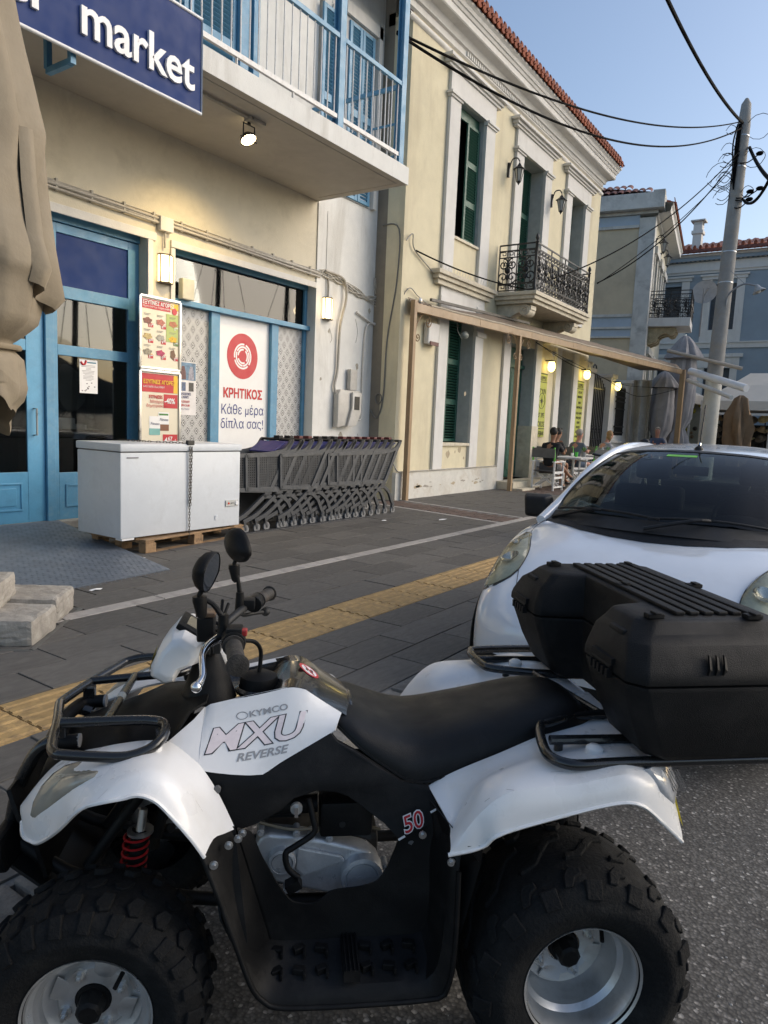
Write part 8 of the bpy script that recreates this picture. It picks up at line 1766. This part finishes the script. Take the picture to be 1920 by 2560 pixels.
    # sticker on the screen, mirror behind it
    obj('screen_sticker', MB().quad(wsp(.62, .845, .002), wsp(.47, .845, .002), wsp(.47, .885, .002), wsp(.62, .885, .002)), mat('lime_sticker', (.18, .55, .05), .5), ws)
    # sticker lies behind the glass edge nearest the viewer
    roof = MB(); rr = []
    for x, z, w in ((5.1, 1.402, .5), (5.15, 1.41, .57), (5.4, 1.437, .59), (5.7, 1.452, .59), (6.0, 1.452, .585), (6.3, 1.43, .58), (6.5, 1.38, .57)):
        rr.append([(x+(.14*abs(u)**2.4 if x < 5.3 else 0)*(1 if x < 5.12 else .7), Y0+w*u, z-.055*abs(u)**2.6) for u in [-1+2*k/16 for k in range(17)]])
    obj('roof', MB().loft([crom(col, 3) for col in zip(*rr)]), CW, t, smooth=60, solid=.01)
    obj('rear_glass', MB().loft([[(6.52, Y0+y, 1.37) for y in (-.5, 0, .5)], [(6.82, Y0+y, .93) for y in (-.6, 0, .6)]]), cg, t)
    obj('tailgate', MB().loft([[(6.83, Y0+y, .93) for y in (-.66, 0, .66)], [(6.87, Y0+y, .8) for y in (-.66, 0, .66)]]), CW, t)
    an = obj('aerial', MB().lathe([(.03, 0), (.028, .015), (.014, .03), (.001, .032)], (5.2, Y0, 1.412), seg=14), blackp, t, smooth=50)
    obj('aerial_rod', MB().tube([(5.2, Y0, 1.44), (5.22, Y0, 1.47)], .007, 8).tube([(5.22, Y0, 1.47), (5.4, Y0+.02, 1.72)], .0045, 8).tube([(5.39, Y0+.02, 1.7), (5.41, Y0+.02, 1.725)], .006, 8), blackp, an)
    obj('aerial_joint', MB().cyl((5.205, Y0, 1.445), (5.215, Y0, 1.462), .0095, 10), chrome, an)
    # inside
    ins = mat('car_inside', (.02, .021, .023), .8)
    obj('dashboard', MB().box(4.35, 4.75, Y0-.68, Y0+.68, .8, .955).box(4.4, 6.7, Y0-.7, Y0+.7, .93, .975), ins, t, bevel=.02); obj('cowl_binnacle', MB().ball((4.75, Y0-.35, .96), .16, 12, 8, (1, 1.2, .5)), ins, t, smooth=60)
    sw = obj('steering_wheel', MB().tube([Vector((4.95+.06*sin(a)*.9, Y0-.35+.18*cos(a), 1.0+.16*sin(a))) for a in [2*pi*k/24 for k in range(24)]], .014, 7, closed=True).bar((4.94, Y0-.5, .99), (4.94, Y0-.2, .99), .03), blackp, t, smooth=60)
    for s in (-1, 1):
        st = obj('seat', MB().box(5.35, 5.5, Y0+s*.35-.24, Y0+s*.35+.24, .9, 1.14), ins, t, bevel=.05, bseg=3, smooth=50); obj('headrest', MB().box(5.44, 5.53, Y0+s*.35-.12, Y0+s*.35+.12, 1.18, 1.33), ins, st, bevel=.035, bseg=3, smooth=50)
        for k in (-.05, .05): obj('headrest_post', MB().cyl((5.48, Y0+s*.35+k, 1.13), (5.48, Y0+s*.35+k, 1.19), .006, 8), chrome, st)
    obj('rear_bench', MB().box(6.1, 6.25, Y0-.6, Y0+.6, .9, 1.15), ins, t, bevel=.05, smooth=50)
    obj('inner_mirror', MB().box(4.99, 5.01, Y0-.11, Y0+.11, 1.25, 1.31), blackp, t, bevel=.01); obj('headliner', MB().box(5.3, 6.4, Y0-.55, Y0+.55, 1.37, 1.375), ins, t)
car()
